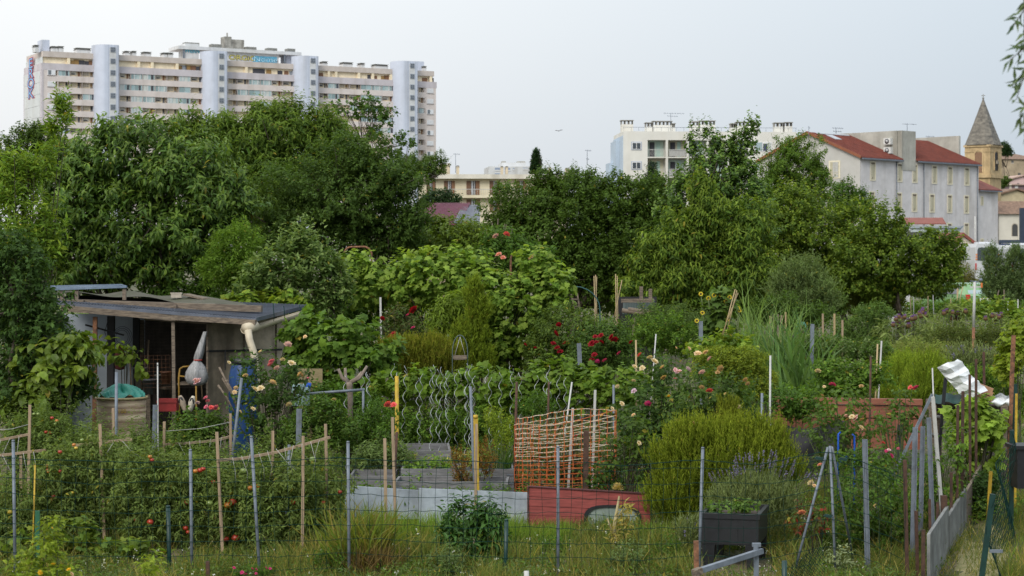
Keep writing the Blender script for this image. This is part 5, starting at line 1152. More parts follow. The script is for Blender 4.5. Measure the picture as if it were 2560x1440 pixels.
mb = MB(); mb.box((a[0]-.012, Z+.02, (a[2]+zb_)/2), (.02, .09, a[2]-zb_+.02)); mb.bar(a+[0, .02, .01], b+[0, .02, .01], .08, .015); part('edge_trim', mb, mat('dark_brown_edge', (.07, .02, .02), .7, .3, 4), rp_)
def oval(k, n=26): 
    o = []
    for q in range(n): 
        t = 2*math.pi*q/n; cx, cy = math.cos(t), math.sin(t); x = 1531+72*k*math.copysign(abs(cx)**.6, cx); y = 1306-44*k*math.copysign(abs(cy)**.6, cy); o.append(P(x, y, Z-.012))
    return o
A_, B_ = oval(1.0), oval(.87); mb = MB(); n = len(A_)
for i in range(n):
    j = (i+1) % n; d = np.array([0, -.03, 0]); mb.hexa([A_[i], A_[j], B_[j], B_[i], A_[i]+d, A_[j]+d, B_[j]+d, B_[i]+d])
part('rubber_seal', mb, M['black'], rp_)
mb = MB(); mb.prism(oval(.88), (0, -.006, 0)); part('window_pane', mb, mat('dusty_glass', (.20, .24, .22), .3, .25, 3), rp_)

# ---- orange barrier netting
on = thing('barrier_netting', 'faded orange plastic barrier netting standing around a shrub behind the red panel', 'netting', G(1420, 29)); mbo = MB(); mbw = MB()
def net_surface(u, v):           # u along the net, v upwards
    th = -1.3*math.pi*(u-.5)*.66-math.pi/2
    cx = 1445+158*math.cos(-th*1.0)*1.0; Z = 29.0+.75*math.sin(th); yb = 1232; yt = 1024+22*max(0, -math.cos(th))+2*math.sin(u*9)
    if u < .26: cx = 1287+(u/.26)*120; Z = 28.3; yt = 1062-1.5*math.sin(u*30)
    return P(cx+1.0*math.sin(v*17+u*40), yb+(yt-yb)*v+.8*math.sin(u*60+v*9), Z+.02*math.sin(u*33+v*21))
def net_strip(fu, n, w, mb, cols, horizontal):
    for i in range(n-1):
        a, b = fu(i), fu(i+1); d = nrm(b-a); sd = np.array([0, 0, 1.]) if horizontal else nrm(np.array([1., .2, 0]))
        c = cols[int(rng.integers(0, len(cols)))]; h = sd*w/2*(.8+.5*rng.random()); o = np.array([0, -.004, 0])
        mb.hexa([a-h, b-h, b-h-o, a-h-o, a+h, b+h, b+h-o, a+h-o], c)
ORC = [(.50, .13, .035), (.42, .10, .03), (.52, .2, .08)]; WHC = [(.62, .52, .44), (.64, .4, .26), (.6, .26, .12), (.66, .62, .58), (.66, .6, .54)]
nu, nv = 40, 17
def fold(u0, u1, v0, v1, dx, dy, dZ, nu, nv):
    for i in range(nu+1):
        net_strip(lambda j: net_surface(u0+(u1-u0)*i/nu, v0+(v1-v0)*j/30)+np.array([dx, dZ, dy]), 31, .011, mbo, ORC, False)
    for j in range(nv+1):
        net_strip(lambda i: net_surface(u0+(u1-u0)*i/80, v0+(v1-v0)*j/nv)+np.array([dx, dZ, dy]), 81, .009, mbw, WHC if v0+(v1-v0)*j/nv > .45 else ORC, True)
fold(0, .26, 0, 1, 0, 0, 0, 6, 15); fold(.27, 1.0, .02, 1, 0, 0, 0, 14, 14)
mbo.V += mbw.V; mbo.C += mbw.C; mbo.Fs += [(f+mbo.n, m_, s_) for f, m_, s_ in mbw.Fs]; mbo.n += mbw.n; part('netting_mesh', mbo, M['petal'], on)

# ---- black plastic planter table
pt = thing('planter_table', 'black raised plastic planter on legs holding strawberry plants', 'planter', G(1822, 24.5)); Z = 24.5; s = Z/F
a = P(1754, 1285, Z); W = 142*s; dp = 1.0; zt_ = a[2]; hb = .37; rz = R(-14)
def q(x, y, z): return np.array([a[0]+x*math.cos(rz)-y*math.sin(rz), Z+x*math.sin(rz)+y*math.cos(rz), z])
mb = MB()
def taper_box(x0, x1, y0, y1, z0, z1, k, mb): mb.hexa([q(x0+k, y0+k, z0), q(x1-k, y0+k, z0), q(x1-k, y1-k, z0), q(x0+k, y1-k, z0), q(x0, y0, z1), q(x1, y0, z1), q(x1, y1, z1), q(x0, y1, z1)])
for (x0, x1, y0, y1) in ((0, W, 0, .03), (0, W, dp-.03, dp), (0, .03, .03, dp-.03), (W-.03, W, .03, dp-.03)): taper_box(x0, x1, y0, y1, zt_-hb, zt_-.04, 0, mb)
taper_box(.01, W-.01, .01, dp-.01, zt_-hb-.015, zt_-hb+.02, 0, mb)
part('trough', mb, M['black'], pt)
mb = MB()
for (x0, x1, y0, y1) in ((-.02, W+.02, -.02, .03), (-.02, W+.02, dp-.03, dp+.02), (-.02, .03, .03, dp-.03), (W-.03, W+.02, .03, dp-.03)): taper_box(x0, x1, y0, y1, zt_-.05, zt_+.015, 0, mb)
part('rim', mb, M['black'], pt)
mb = MB()
for k in range(3): taper_box(.03+W*k/3, W*(k+1)/3-.02, -.008, 0, zt_-hb+.03, zt_-.07, 0, mb)
part('front_ridge', mb, M['black'], pt)
for (x, y) in ((.0, -.005), (W-.17, -.005), (.0, dp-.13), (W-.17, dp-.13)):
    mb = MB(); zg_ = gz(Z+y)-.03; mb.hexa([q(x+.03, y+.02, zg_), q(x+.14, y+.02, zg_), q(x+.14, y+.11, zg_), q(x+.03, y+.11, zg_), q(x, y, zt_-hb-.016), q(x+.17, y, zt_-hb-.016), q(x+.17, y+.13, zt_-hb-.016), q(x, y+.13, zt_-hb-.016)]); part('leg', mb, M['black'], pt)
mb = MB(); taper_box(.04, W-.04, .04, dp-.04, zt_-.3, zt_-.05, 0, mb); part('soil', mb, bpy.data.materials['dark_soil'], pt)
TROUGH = (a, W, dp, zt_, q)

# ---- terracotta board planter, dark membrane, blue frame
tb = thing('board_planter', 'long terracotta-brown board planter in front of the tall yellow-green plants', 'planter', G(2120, 31)); Z = 31.0
M['terra'] = mat('terracotta_boards', (.24, .09, .055), .75, .25, 3, stretch=(.8, 1, 9), stain=.2)
for k, (yt, yb) in enumerate(((992, 1007), (1010, 1040), (1043, 1073), (1076, 1118))):
    mb = MB(); A_, B_ = P(1935, yt, Z), P(2305, yt+6, Z); A2, B2 = P(1935, yb, Z), P(2305, yb+6, Z); o = .05 if k == 0 else .012*(k % 2)
    mb.hexa([A2-[0, o, 0], B2-[0, o, 0], B2+[0, .05, 0], A2+[0, .05, 0], A_-[0, o, 0], B_-[0, o, 0], B_+[0, .05, 0], A_+[0, .05, 0]]); part('board', mb, M['terra'], tb)
mb = MB(); mb.box(((P(1935, 0, Z)[0]+P(2305, 0, Z)[0])/2, Z+.65, P(0, 1005, Z)[2]-.2), (370*Z/F, 1.1, .3)); part('soil', mb, bpy.data.materials['dark_soil'], tb)
mb = MB(); mb.grid(lambda u, v: P(1965+150*u, 1062+10*math.sin(u*5)+70*v, 29.6+.06*math.sin(u*9+v*3)), 14, 6); single('weed_membrane', 'black fabric membrane side of a bed behind the golden rosemary', 'membrane', mb, mat('black_membrane', (.03, .03, .034), .85, .3, 6))
bf = thing('plant_support', 'bright blue metal frame with a slanting bar below the faded pink roses', 'frame', G(2115, 28)); Z = 28
mb = MB(); mb.tube([G(2095, Z), P(2096, 1085, Z), P(2102, 1080, Z)], .016, 6); part('leg', mb, mat('bright_blue', (.01, .08, .45), .45, .1, 5), bf)
mb = MB(); mb.tube([G(2135, Z), P(2136, 1090, Z), P(2130, 1085, Z)], .016, 6); part('leg', mb, bpy.data.materials['bright_blue'], bf)
mb = MB(); mb.bar(P(2094, 1158, Z), P(2118, 1142, Z), .03); part('crossbar', mb, bpy.data.materials['bright_blue'], bf)

# ---- right boundary: rusty posts with concrete boards, wicket of galvanised stakes
bd = thing('board_fence', 'boundary fence of pale concrete boards held by rusty posts beside the dry path', 'fence', G(2312, 24))
def bnd(t): return np.array([5.12+3.1*t, 23.6+8.6*t])
mb = MB()
def bquad(t0, t1, h0, h1, m, name, off=0.0, lab=None):
    a, b = bnd(t0), bnd(t1); d = nrm(b-a); n_ = np.array([-d[1], d[0]])*.02; mb = MB(); za_, zb_ = gz(a[1], a[0]), gz(b[1], b[0])
    A_ = lambda p, z, s_: np.array([p[0]+n_[0]*s_, p[1]+n_[1]*s_, z])
    mb.hexa([A_(a, za_-.05, -1), A_(b, zb_-.05, -1), A_(b, zb_-.05, 1), A_(a, za_-.05, 1), A_(a, za_+h0, -1), A_(b, zb_+h1, -1), A_(b, zb_+h1, 1), A_(a, za_+h0, 1)])
    part(name, mb, m, bd, lab)
M['conboard'] = mat('pale_concrete_board', (.19, .195, .19), .85, .45, 3, stain=.35)
bquad(0, .20, .70, .66, M['conboard'], 'board'); bquad(.205, .42, .52, .6, M['conboard'], 'board'); bquad(.43, .9, .55, .6, M['oldwood'], 'board', lab='grey weathered plank fence section')
for (t, h, r, m) in ((-.03, .8, .022, 'rust'), (.05, 1.05, .016, 'rust'), (.13, .85, .018, 'rust'), (.2, .8, .04, 'rust'), (.27, 1.0, .018, 'rust'), (.34, 1.85, .017, 'rust'), (.4, 2.0, .02, 'rust'), (.52, 2.1, .017, 'rust'), (.6, 2.2, .018, 'rust'), (.75, 2.1, .018, 'rust')):
    p = bnd(t); b = np.array([p[0]-.03, p[1], gz(p[1], p[0])-.1]); mb = MB(); mb.bar(b, b+[rng.normal()*.02, 0, h+.1], r*2, r*1.5); part('post', mb, M[m], bd)
stick('rusty_post', 'dark rusty post in front of the right boundary boards', 'post', ((2262, 1150), (2268, 1440)), .022, M['rust'], 24.0, kind='bar')
stick('rusty_post', 'short dark rusty post just left of the pale boards', 'post', ((2290, 1277), (2294, 1440)), .02, M['rust'], 24.1, kind='bar')
stick('steel_post', 'tall galvanised post standing alone right of the corner brace', 'post', ((2161, 1098), (2166, 1330)), .024, M['galv'], 24.2, kind='angle')
stick('steel_post', 'galvanised post left of the leaning pair of pale stakes', 'post', ((2287, 1068), (2281, 1340)), .024, M['galv'], 25.2, kind='angle')
stick('steel_post', 'galvanised post under the crossed stakes near the boundary', 'post', ((2306, 1066), (2302, 1245)), .022, M['galv'], 26.4, kind='angle')
stick('steel_post', 'long galvanised post between the crossed stakes and the rusty posts', 'post', ((2321, 1044), (2330, 1310)), .022, M['galv'], 26.0, kind='angle')
stick('steel_post', 'long pale steel stake leaning left from the top of the wood heap', 'post', ((2331, 985), (2242, 1170)), .022, M['galv'], 27.5, kind='bar')
stick('steel_post', 'white-flecked steel stake leaning right below the wood heap', 'post', ((2332, 992), (2355, 1285)), .024, M['white'], 26.4, kind='bar')
stick('steel_post', 'short galvanised post in front of the terracotta boards', 'post', ((2249, 1062), (2243, 1130)), .028, M['galv'], 28.8, kind='angle')
stick('white_rod', 'thin pale cane above the crossed stakes', 'rod', ((2331, 920), (2334, 990)), .011, M['white'], 28.0)
stick('rusty_post', 'black post leaning behind the white plastic sheet', 'post', ((2364, 945), (2358, 1010)), .024, M['black'], 29.6, kind='bar')
stick('rusty_post', 'tall rusty post at the right edge beside the wood heap', 'post', ((2534, 838), (2526, 1040)), .030, M['rust_bright'], 30.5, kind='bar')
stick('yellow_pole', 'thin yellow post near the right edge', 'pole', ((2541, 984), (2539, 1145)), .016, M['yellow'], 28.6, kind='bar')
stick('yellow_pole', 'yellow post half hidden by the grape vine on the right', 'pole', ((2477, 1178), (2472, 1255)), .022, M['yellow'], 27.6, kind='bar')
rf = thing('chicken_wire_fence', 'dark green posts with loose chicken wire along the right of the path', 'fence', G(2465, 22.4))
posts = [((2482, 1235), (2452, 1460), 22.6), ((2530, 1075), (2527, 1340), 27.2), ((2538, 960), (2536, 1100), 31.0)]
for (a, b, Z) in posts:
    bb, tt = P(*b, Z), P(*a, Z); d = tt-bb; bb = bb-d*max(0, (bb[2]-gz(Z, bb[0])+.1)/d[2]); mb = MB(); mb.bar(bb, tt, .06, .05); part('post', mb, M['greenpost'], rf)
mb = MB(); mb.box(P(2490, 1378, 22.5), (.15, .03, .035)); part('latch', mb, M['galv'], rf)
mb = MB()
def rfp(u, v): 
    a0, a1 = P(2482, 1235, 22.6), P(2530, 1075, 27.2); z0 = gz(22.6+4.6*u, 5.7+1.4*u)
    p = a0+(a1-a0)*u; return np.array([p[0]+.08*math.sin(v*7+u*9), p[1], z0+(p[2]-z0)*v])
for i in range(40):
    u = i/39; mb.tube([rfp(u+.012*math.sin(j*1.6+i*math.pi), j/16) for j in range(17)], .0036, 3, cap=False)
for j in range(9): mb.tube([rfp(i/24, j/8+.02*math.sin(i*1.3+j)) for i in range(25)], .0036, 3, cap=False)
part('chicken_wire', mb, M['greenwire'], rf)
mb = MB(); c = P(2555, 1115, 27); mb.box(c, (.35, .5, .05)); mb.box(c+[.02, 0, -.3], (.28, .42, .55)); single('compost_bin', 'black bin with a flat lid cut by the right edge', 'bin', mb, M['black'])

# ---- heap of timber on the right
hp = thing('timber_table', 'rough table of old planks and posts carrying scrap behind the grape vine', 'table', G(2430, 30)); Z = 30.0
mb = MB()
for k in range(4): mb.bar(P(2322, 1002+6*k, Z+.25*k), P(2512, 1010+5*k, Z+.25*k+.3), .22, .05)
part('tabletop', mb, M['oldwood'], hp)
for (x, Zz) in ((2332, 30), (2345, 30.8), (2508, 30.2), (2500, 31)): mb = MB(); mb.bar(G(x, Zz), P(x, 1008, Zz), .1); part('leg', mb, M['oldwood'], hp)
mb = MB(); mb.bar(P(2332, 1040, 29.9), P(2500, 1050, 30), .2, .03); mb.bar(P(2332, 1085, 29.9), P(2500, 1095, 30), .2, .03); part('side_plank', mb, M['greywood'], hp)
mb = MB(); rr = nrm(P(2490, 1000, 29.8)-P(2405, 968, 29.9))
for i in range(3):
    for j in range(3): o = np.array([.0, .07*i, .07*j-.06]); mb.bar(P(2412, 962, 29.8)+o, P(2482, 990, 29.7)+o+rng.normal(size=3)*.006, .062, .062)
single('wood_bundle', 'strapped bundle of sawn reddish laths lying on the timber heap', 'wood bundle', mb, mat('sawn_laths', (.34, .19, .11), .8, .35, 6, stretch=(1, 8, 8)))
mb = MB(); mb.bar(P(2398, 975, 29.7), P(2418, 958, 29.75), .16, .14); single('wood_block', 'grey wooden block at the end of the lath bundle', 'wood block', mb, M['greywood'])
mb = MB(); mb.grid(lambda u, v: P(2343+74*v+52*u+2*rng.normal(), 926+74*v-24*u+1.5*rng.normal()-6*max(0, .2-v)*5, 29.4+.22*abs(u-.5)+.04*(int(v*6) % 2)+.015*rng.normal()), 4, 9, smooth=False); single('plastic_sheet', 'crumpled white plastic sheet draped over the left of the timber heap', 'plastic sheet', mb, mat('white_plastic', (.62, .64, .66), .4, .12, 8, bump=.6))
mb = MB(); mb.grid(lambda u, v: P(2478+45*u, 986+28*v+4*math.sin(u*9+v*4), 29.7+.1*math.sin(v*6)-.05*u), 10, 6); single('plastic_sheet', 'small white plastic scrap at the right end of the timber heap', 'plastic sheet', mb, bpy.data.materials['white_plastic'])
mb = MB(); mb.grid(lambda u, v: P(2338+70*u, 985+22*v+3*math.sin(u*11), 29.85-.2*v), 12, 4); single('green_tarp', 'dark green tarp folded on the timber heap beside the black post', 'tarp', mb, mat('dark_green_tarp', (.015, .05, .045), .6, .3, 9, bump=.5))

# ---- the shed
Z = 33.0
sd_ = thing('garden_shed', 'low open-fronted garden shed of scrap sheets, beams and a sagging corrugated roof', 'shed', G(430, 33.5))
M['corr'] = mat('blue_grey_corrugated', (.10, .115, .15), .5, .3, 3, metal=.2, stain=.4)
M['felt'] = mat('mossy_roof_felt', (.065, .06, .048), .9, .5, 3, bump=.5, dark=(.055, .06, .035))
def lerp(a, b, t): return a+(b-a)*t
f0, f1, b0, b1 = P(118, 756, 33.0), P(640, 800, 32.4), P(175, 742, 36.0), P(768, 767, 35.2)
part('roof_sheet', ribbed(f0, f1, b1, b0, 70, .022, 0), M['corr'], sd_)
mb = MB(); mb.grid(lambda u, v: lerp(lerp(P(140, 741, 34.0), P(640, 772, 33.9), u), lerp(P(150, 736, 36), P(530, 748, 36), u), v)+np.array([0, 0, .05+.03*math.sin(u*17)+.03*math.sin(v*5+u*6)]), 30, 6); part('roof_felt', mb, M['felt'], sd_)
mb = MB(); mb.bar(P(155, 770, 32.9), P(440, 795, 32.7), .10, .10); mb.bar(P(430, 793, 32.7), P(640, 806, 32.4), .10, .09); part('front_beam', mb, M['oldwood'], sd_)
mb = MB()
for k in range(9): x = 180+52*k+rng.normal()*9; mb.bar(P(x, 752+.045*(x-180)+rng.normal()*2, 34.2), P(x+26+rng.normal()*8, 766+.05*(x-180)+rng.normal()*3, 33.1), .05+.08*rng.random(), .03)
for k in range(5): a = 230+rng.random()*120; mb.bar(P(a, 757+4*k, 33.6-.1*k), P(a+150+rng.random()*140, 762+5.5*k, 33.5-.1*k), .06, .035)
part('roof_lath', mb, M['oldwood'], sd_)
mb = MB(); mb.bar(P(150, 754, 33.3), P(210, 756, 33.3), .12, .09); mb.bar(P(205, 757, 33.4), P(655, 772, 33.2), .14, .11); mb.bar(P(210, 768, 33.0), P(520, 785, 32.9), .12, .05); part('roof_batten', mb, M['oldwood'], sd_)
mb = MB(); mb.box(P(438, 770, 33.2), (.05, .06, .12)); mb.bar(P(362, 798, 33), P(528, 809, 32.9), .045, .03); part('lath', mb, M['oldwood'], sd_)
def wallq(name, x0, x1, y0, Z0, Z1, m, th_=.03, y1=None):
    a, b = P(x0, y0, Z0), P(x1, y1 or y0, Z1); mb = MB(); d = np.array([0, th_, 0]); A0 = np.array([a[0], a[1], gz(Z0)-.05]); B0 = np.array([b[0], b[1], gz(Z1)-.05]); mb.hexa([A0, B0, B0+d, A0+d, a, b, b+d, a+d]); return part(name, mb, m, sd_)
wallq('back_wall', 100, 362, 785, 35.4, 35.4, mat('pale_blue_panel', (.34, .39, .45), .7, .15, 1.5, stain=.3))
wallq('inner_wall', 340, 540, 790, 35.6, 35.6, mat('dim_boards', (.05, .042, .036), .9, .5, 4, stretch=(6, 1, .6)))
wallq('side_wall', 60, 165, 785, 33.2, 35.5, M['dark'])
M['sheetwall'] = mat('dirty_translucent_sheet', (.44, .37, .28), .8, .5, 2.2, stain=.6, bump=.3)
a_, b_ = 517, 716
mb = MB(); mb.grid(lambda u, v: np.array([*(lerp(P(a_, 800, 33.2), P(b_, 790, 34.6), u)+np.array([0, .03*math.sin(u*9)+.02*math.sin(v*8), 0]))[:2], lerp(gz(33.5)-.05, lerp(P(a_, 797, 33.2)[2], P(b_, 784, 34.6)[2], u), v)]), 20, 10); part('sheet_wall', mb, M['sheetwall'], sd_)
for x in (518, 610, 690): mb = MB(); zz0 = 33.15+1.4*(x-517)/199; mb.bar(G(x, zz0), P(x, 800-.05*(x-517), zz0), .035, .02); part('wall_batten', mb, M['oldwood'], sd_)
mb = MB(); mb.bar(P(517, 878, 33.14), P(705, 874, 34.45), .012, .035); mb.bar(P(563, 875, 33.4), P(563, 925, 33.4), .02); part('strap', mb, M['black'], sd_)
mb = MB()
for k in range(46): y = 806+3.6*k; mb.bar(P(358, y, 35.2), P(514, y+1, 35.2), .014, .012)
for x in (360, 400, 440, 480, 512): mb.bar(P(x, 806, 35.19), P(x, 970, 35.19), .008)
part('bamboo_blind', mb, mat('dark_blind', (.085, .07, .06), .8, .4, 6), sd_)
for (x, y, Zp, r, m) in ((238, 792, 33.0, .035, 'rust_bright'), (278, 790, 34.2, .06, 'dark'), (341, 792, 34.8, .055, 'dark'), (433, 795, 32.75, .028, 'oldwood'), (352, 800, 34.9, .05, 'oldwood'), (703, 800, 34.6, .03, 'rust_bright')):
    mb = MB(); mb.bar(G(x+ (4 if x == 433 else -2), Zp)-[0, 0, .1], P(x, y, Zp), r*2); part('post', mb, M[m], sd_)
mb = MB(); mb.bar(P(213, 812, 33.6), P(310, 838, 33.7), .04, .03); mb.tube([P(270, 800, 33.6), P(262, 830, 33.6), P(268, 850, 33.6)], .006, 4)
for k in range(3): c = P(305, 842, 33.7); t_ = np.linspace(0, 6.28, 15); mb.tube(np.stack([c[0]+(.11+.03*k)*np.cos(t_), np.full(15, c[1]+.02*k), c[2]+(.12+.03*k)*np.sin(t_)], axis=1), .004, 4)
part('hanging_rail', mb, M['dark'], sd_)
for (x0, x1, y0) in ((517, 545, 985),): pass
# gutter and downpipe
M['pvc'] = mat('cream_pvc', (.45, .39, .29), .45, .15, 4, stain=.2)
gt = thing('rain_gutter', 'cream plastic gutter hung aslant with a downpipe at the right end of the shed', 'gutter', P(650, 1000, 32.2))
A_, B_ = P(766, 776, 34.4), P(610, 822, 32.3); d = nrm(A_-B_); sdv = nrm(np.cross(d, [0, 0, 1])); upv = np.cross(sdv, d); mb = MB(); V = []
for t in np.linspace(0, 1, 8):
    for k in range(9): th_ = math.pi*k/8; V.append(lerp(A_, B_, t)+sdv*math.cos(th_)*.075-upv*math.sin(th_)*.085)
    for k in range(8, -1, -1): th_ = math.pi*k/8; V.append(lerp(A_, B_, t)+sdv*math.cos(th_)*.068-upv*math.sin(th_)*.077)
n = 18; mb.add(V, [[(i*n+k, i*n+(k+1) % n, (i+1)*n+(k+1) % n, (i+1)*n+k) for i in range(7) for k in range(n)], [tuple(range(n))], [tuple(7*n+k for k in range(n))[::-1]]], smooth=False); part('trough', mb, M['pvc'], gt)
mb = MB(); mb.tube([P(612, 822, 32.3), P(640, 815, 32.5)], .09, 12); mb.tube([P(620, 826, 32.3), P(624, 850, 32.25), P(634, 880, 32.2), P(643, 960, 32.2), G(652, 32.2)], .062, 12); part('downpipe', mb, M['pvc'], gt)
mb = MB()
for (t, a) in ((.12, .14), (.38, .2), (.55, .3), (.8, .12)): p = lerp(A_, B_, t); mb.tube([p+[0, 0, -.1], p+[.02, 0, .05], p+[.0, .0, a]], .006, 4)
part('wire_tie', mb, M['greenwire'], gt)
# on the roof
tb_ = thing('mesh_table', 'upturned blue-grey mesh bench lying on the left of the shed roof', 'bench', P(215, 745, 34)); mb = MB(); A_, B_, C_, D_ = P(118, 724, 33.6), P(316, 717, 33.6), P(300, 712, 34.3), P(120, 716, 34.3)
mb.bar(A_, B_, .035); mb.bar(B_, C_, .03); mb.bar(C_, D_, .03); mb.bar(D_, A_, .03)
for k in range(1, 16): mb.tube([lerp(A_, B_, k/16), lerp(D_, C_, k/16)], .005, 3)
for k in range(1, 8): mb.tube([lerp(A_, D_, k/8), lerp(B_, C_, k/8)], .005, 3)
part('mesh_top', mb, mat('blue_grey_metal', (.14, .19, .26), .5, .25, 5, metal=.2), tb_)
for x in (192, 155, 311): mb = MB(); mb.bar(P(x, 750, 33.65), P(x, 722, 33.65), .06); part('leg', mb, M['oldwood'], tb_)
mb = MB(); mb.box(P(441, 738, 35.0), (.19, .12, .09), .1); mb.box(P(441, 733, 35.0), (.21, .13, .02), .1); single('brick', 'pale block weighing down the back of the shed roof', 'brick', mb, mat('pale_brick', (.38, .34, .28), .9, .2, 6))
mb = MB(); mb.bar(P(466, 736, 35), P(516, 748, 34.6), .16, .03); single('loose_plank', 'loose grey plank slanting on the right of the shed roof', 'plank', mb, M['oldwood'])
# barrel with green sheet
Zb = 31.2; c = P(301, 990, Zb); r = 63*Zb/F; c0 = np.array([c[0], Zb+.1, gz(Zb)])
H = c[2]-c0[2]
ba = thing('rusty_barrel', 'large cream barrel streaked with brown rust and marked 100 in front of the shed', 'barrel', c0)
M['barrel'] = mat('rust_streaked_barrel', (.46, .38, .26), .75, .2, 2.6, stretch=(.3, .3, 5), dark=(.10, .045, .022), detail=9)
mb = MB(); mb.lathe([(r*.95, 0), (r*.97, H*.05), (r*.95, H*.3), (r*.98, H*.33), (r*.95, H*.36), (r*.96, H*.64), (r*.99, H*.67), (r*.96, H*.7), (r*.98, H*.96), (r*.9, H*.96), (r*.88, H*.8)], c0, 36); part('body', mb, M['barrel'], ba)
mb = MB(); t_ = np.linspace(0, 2*math.pi, 37); mb.tube(np.stack([c0[0]+r*1.0*np.cos(t_), c0[1]+r*1.0*np.sin(t_), np.full(37, c0[2]+H*.975)], axis=1), .02, 8); part('rim', mb, mat('tan_rim', (.30, .24, .12), .6, .3, 6), ba)
cu = bpy.data.curves.new('capacity_mark', 'FONT'); cu.body = '100'; cu.size = .09; cu.align_x = 'CENTER'; cu.extrude = .002; cu.materials.append(M['yellow'])
o = text_mesh('capacity_mark', cu); o.parent = ba; o.rotation_euler = (R(90), 0, R(13)); o.location = (.09, -r*.99-.005, H*.80)
mb = MB(); mb.prism([c0+np.array([r*.32, -r*.985, H*.1]), c0+np.array([r*.66, -r*.80, H*.1]), c0+np.array([r*.66, -r*.80, H*.32]), c0+np.array([r*.52, -r*.91, H*.40]), c0+np.array([r*.32, -r*.985, H*.32])], (.0, -.02, 0)); part('white_label', mb, M['white'], ba)
mb = MB(); g = np.random.default_rng(3); ph = g.random(8)*6.28
def crump(u, v):
    a = u*2*math.pi; rr = r*.9*v; z = .17*(1-v**2.2)*(.8+.4*math.sin(a*2+ph[0]))+.045*math.sin(a*5+ph[1]+v*5)*v*(1-v*.5)+.03*math.sin(a*9+v*11)*v
    return np.array([c0[0]+rr*math.cos(a)*1.02, c0[1]+rr*math.sin(a), c0[2]+H*.985+z+.01])
mb.grid(crump, 48, 12, smooth=False); single('green_sheet', 'crumpled teal green plastic sheet heaped on the rusty barrel', 'plastic sheet', mb, mat('teal_plastic', (.02, .17, .13), .45, .25, 6, bump=.5))
# blue drum
Zd = 32.0; c = P(606, 910, Zd); r = 36*Zd/F; c0 = np.array([c[0], Zd+.1, gz(Zd)]); H = c[2]-c0[2]
bl = thing('blue_drum', 'bright blue plastic drum with a black lid behind the pale roses', 'drum', c0); mb = MB(); mb.lathe([(r*.9, 0), (r, H*.06), (r, H*.3), (r*1.03, H*.33), (r, H*.36), (r, H*.66), (r*1.03, H*.69), (r, H*.72), (r*.98, H*.9), (r*.8, H*.99), (r*.78, H)], c0, 28); part('body', mb, mat('blue_plastic', (.010, .042, .14), .4, .2, 4), bl)
mb = MB(); mb.lathe([(r*.9, H), (r*.95, H+.02), (r*.95, H+.07), (r*.85, H+.09), (0, H+.1)], c0, 24); part('lid', mb, M['black'], bl)
# hanging bag
Zs = 32.6; bg_ = thing('hanging_sack', 'translucent white sack tied with a red band hanging from the shed roof', 'sack', P(492, 965, Zs)); s = Zs/F; c = P(492, 965, Zs)
prof = [(0, 0), (14, 2), (23, 9), (27, 22), (25, 36), (20, 48), (13, 57), (9, 62), (8.5, 65), (11, 70), (11, 84), (8, 104), (6, 120), (5, 136)]
mb = MB(); V = []; seg = 26
for i, (rp, h_) in enumerate(prof):
    for k in range(seg):
        a = 2*math.pi*k/seg; rr = rp*s*(1+(.09*math.sin(k*5.0+i*.4)+.05*math.sin(k*2.1+i))*(i > 1)); lean = np.array([max(0, h_-60)*s*.28, 0, 0]); V.append(c+lean+np.array([rr*math.cos(a), rr*math.sin(a), h_*s]))
mb.add(V, [[(i*seg+k, i*seg+(k+1) % seg, (i+1)*seg+(k+1) % seg, (i+1)*seg+k) for i in range(len(prof)-1) for k in range(seg)]], smooth=True); part('bag', mb, mat('translucent_white_film', (.27, .27, .275), .45, .4, 14, stretch=(4, 4, .6), bump=.3), bg_)
mb = MB(); t_ = np.linspace(0, 6.3, 20); mb.tube(np.stack([c[0]+.02+9.5*s*np.cos(t_), c[1]+9.5*s*np.sin(t_), np.full(20, c[2]+65*s)], axis=1), .012, 6); part('red_band', mb, mat('red_band', (.35, .04, .03), .6, .1, 5), bg_)
# wooden clogs
for i, (x, y, an, lab) in enumerate(((457, 1008, .35, 'grey-brown clog leaning left in the shed opening beside the red box'), (479, 1010, -.25, 'pale clog leaning right next to the grey-brown one'))):
    Zc = 31.6; c = P(x, y, Zc); mb = MB(); L = .27; V = []; secs = 9; seg = 12
    for q_ in range(secs+1):
        t = q_/secs; wv = .055*math.sin(math.pi*min(1, .12+t*.8))**.6*(.9 if t < .5 else 1.05); hv = .03+.045*math.sin(math.pi*(.25+t*.6)); ce = c+np.array([math.sin(-an)*L*(t-.5), -.02, math.cos(an)*L*(t-.5)]); ax = np.array([math.cos(an), 0, math.sin(an)])
        for k in range(seg): a = 2*math.pi*k/seg; V.append(ce+ax*wv*math.cos(a)+np.array([0, -1, 0])*hv*math.sin(a))
    mb.add(V, [[(i_*seg+k, i_*seg+(k+1) % seg, (i_+1)*seg+(k+1) % seg, (i_+1)*seg+k) for i_ in range(secs) for k in range(seg)], [tuple(range(seg))[::-1]], [tuple(secs*seg+k for k in range(seg))]], smooth=True)
    e = c+np.array([math.sin(-an)*L*.22, -.075, math.cos(an)*L*.22]); mb.lathe([(.035, -.05), (.04, 0), (.02, .05)], e, 10, 1, sy=.25)
    single('wooden_clog', lab, 'clog', mb, [mat('clog_wood_%d' % i, [(.30, .24, .18), (.52, .47, .38)][i], .7, .25, 8), M['dark']])
mb = MB(); c = P(420, 1012, 32); mb.box(c, (.32, .25, .2)); mb.box(c+[0, -.13, .06], (.34, .02, .03)); single('red_box', 'dark red box on the shed floor left of the clogs', 'box', mb, mat('dark_red_box', (.20, .015, .015), .6, .3, 5))
cc = thing('cane_chair', 'curved golden cane chair frame standing in the shed behind the sack', 'chair', G(470, 33.2)); Zc = 33.2
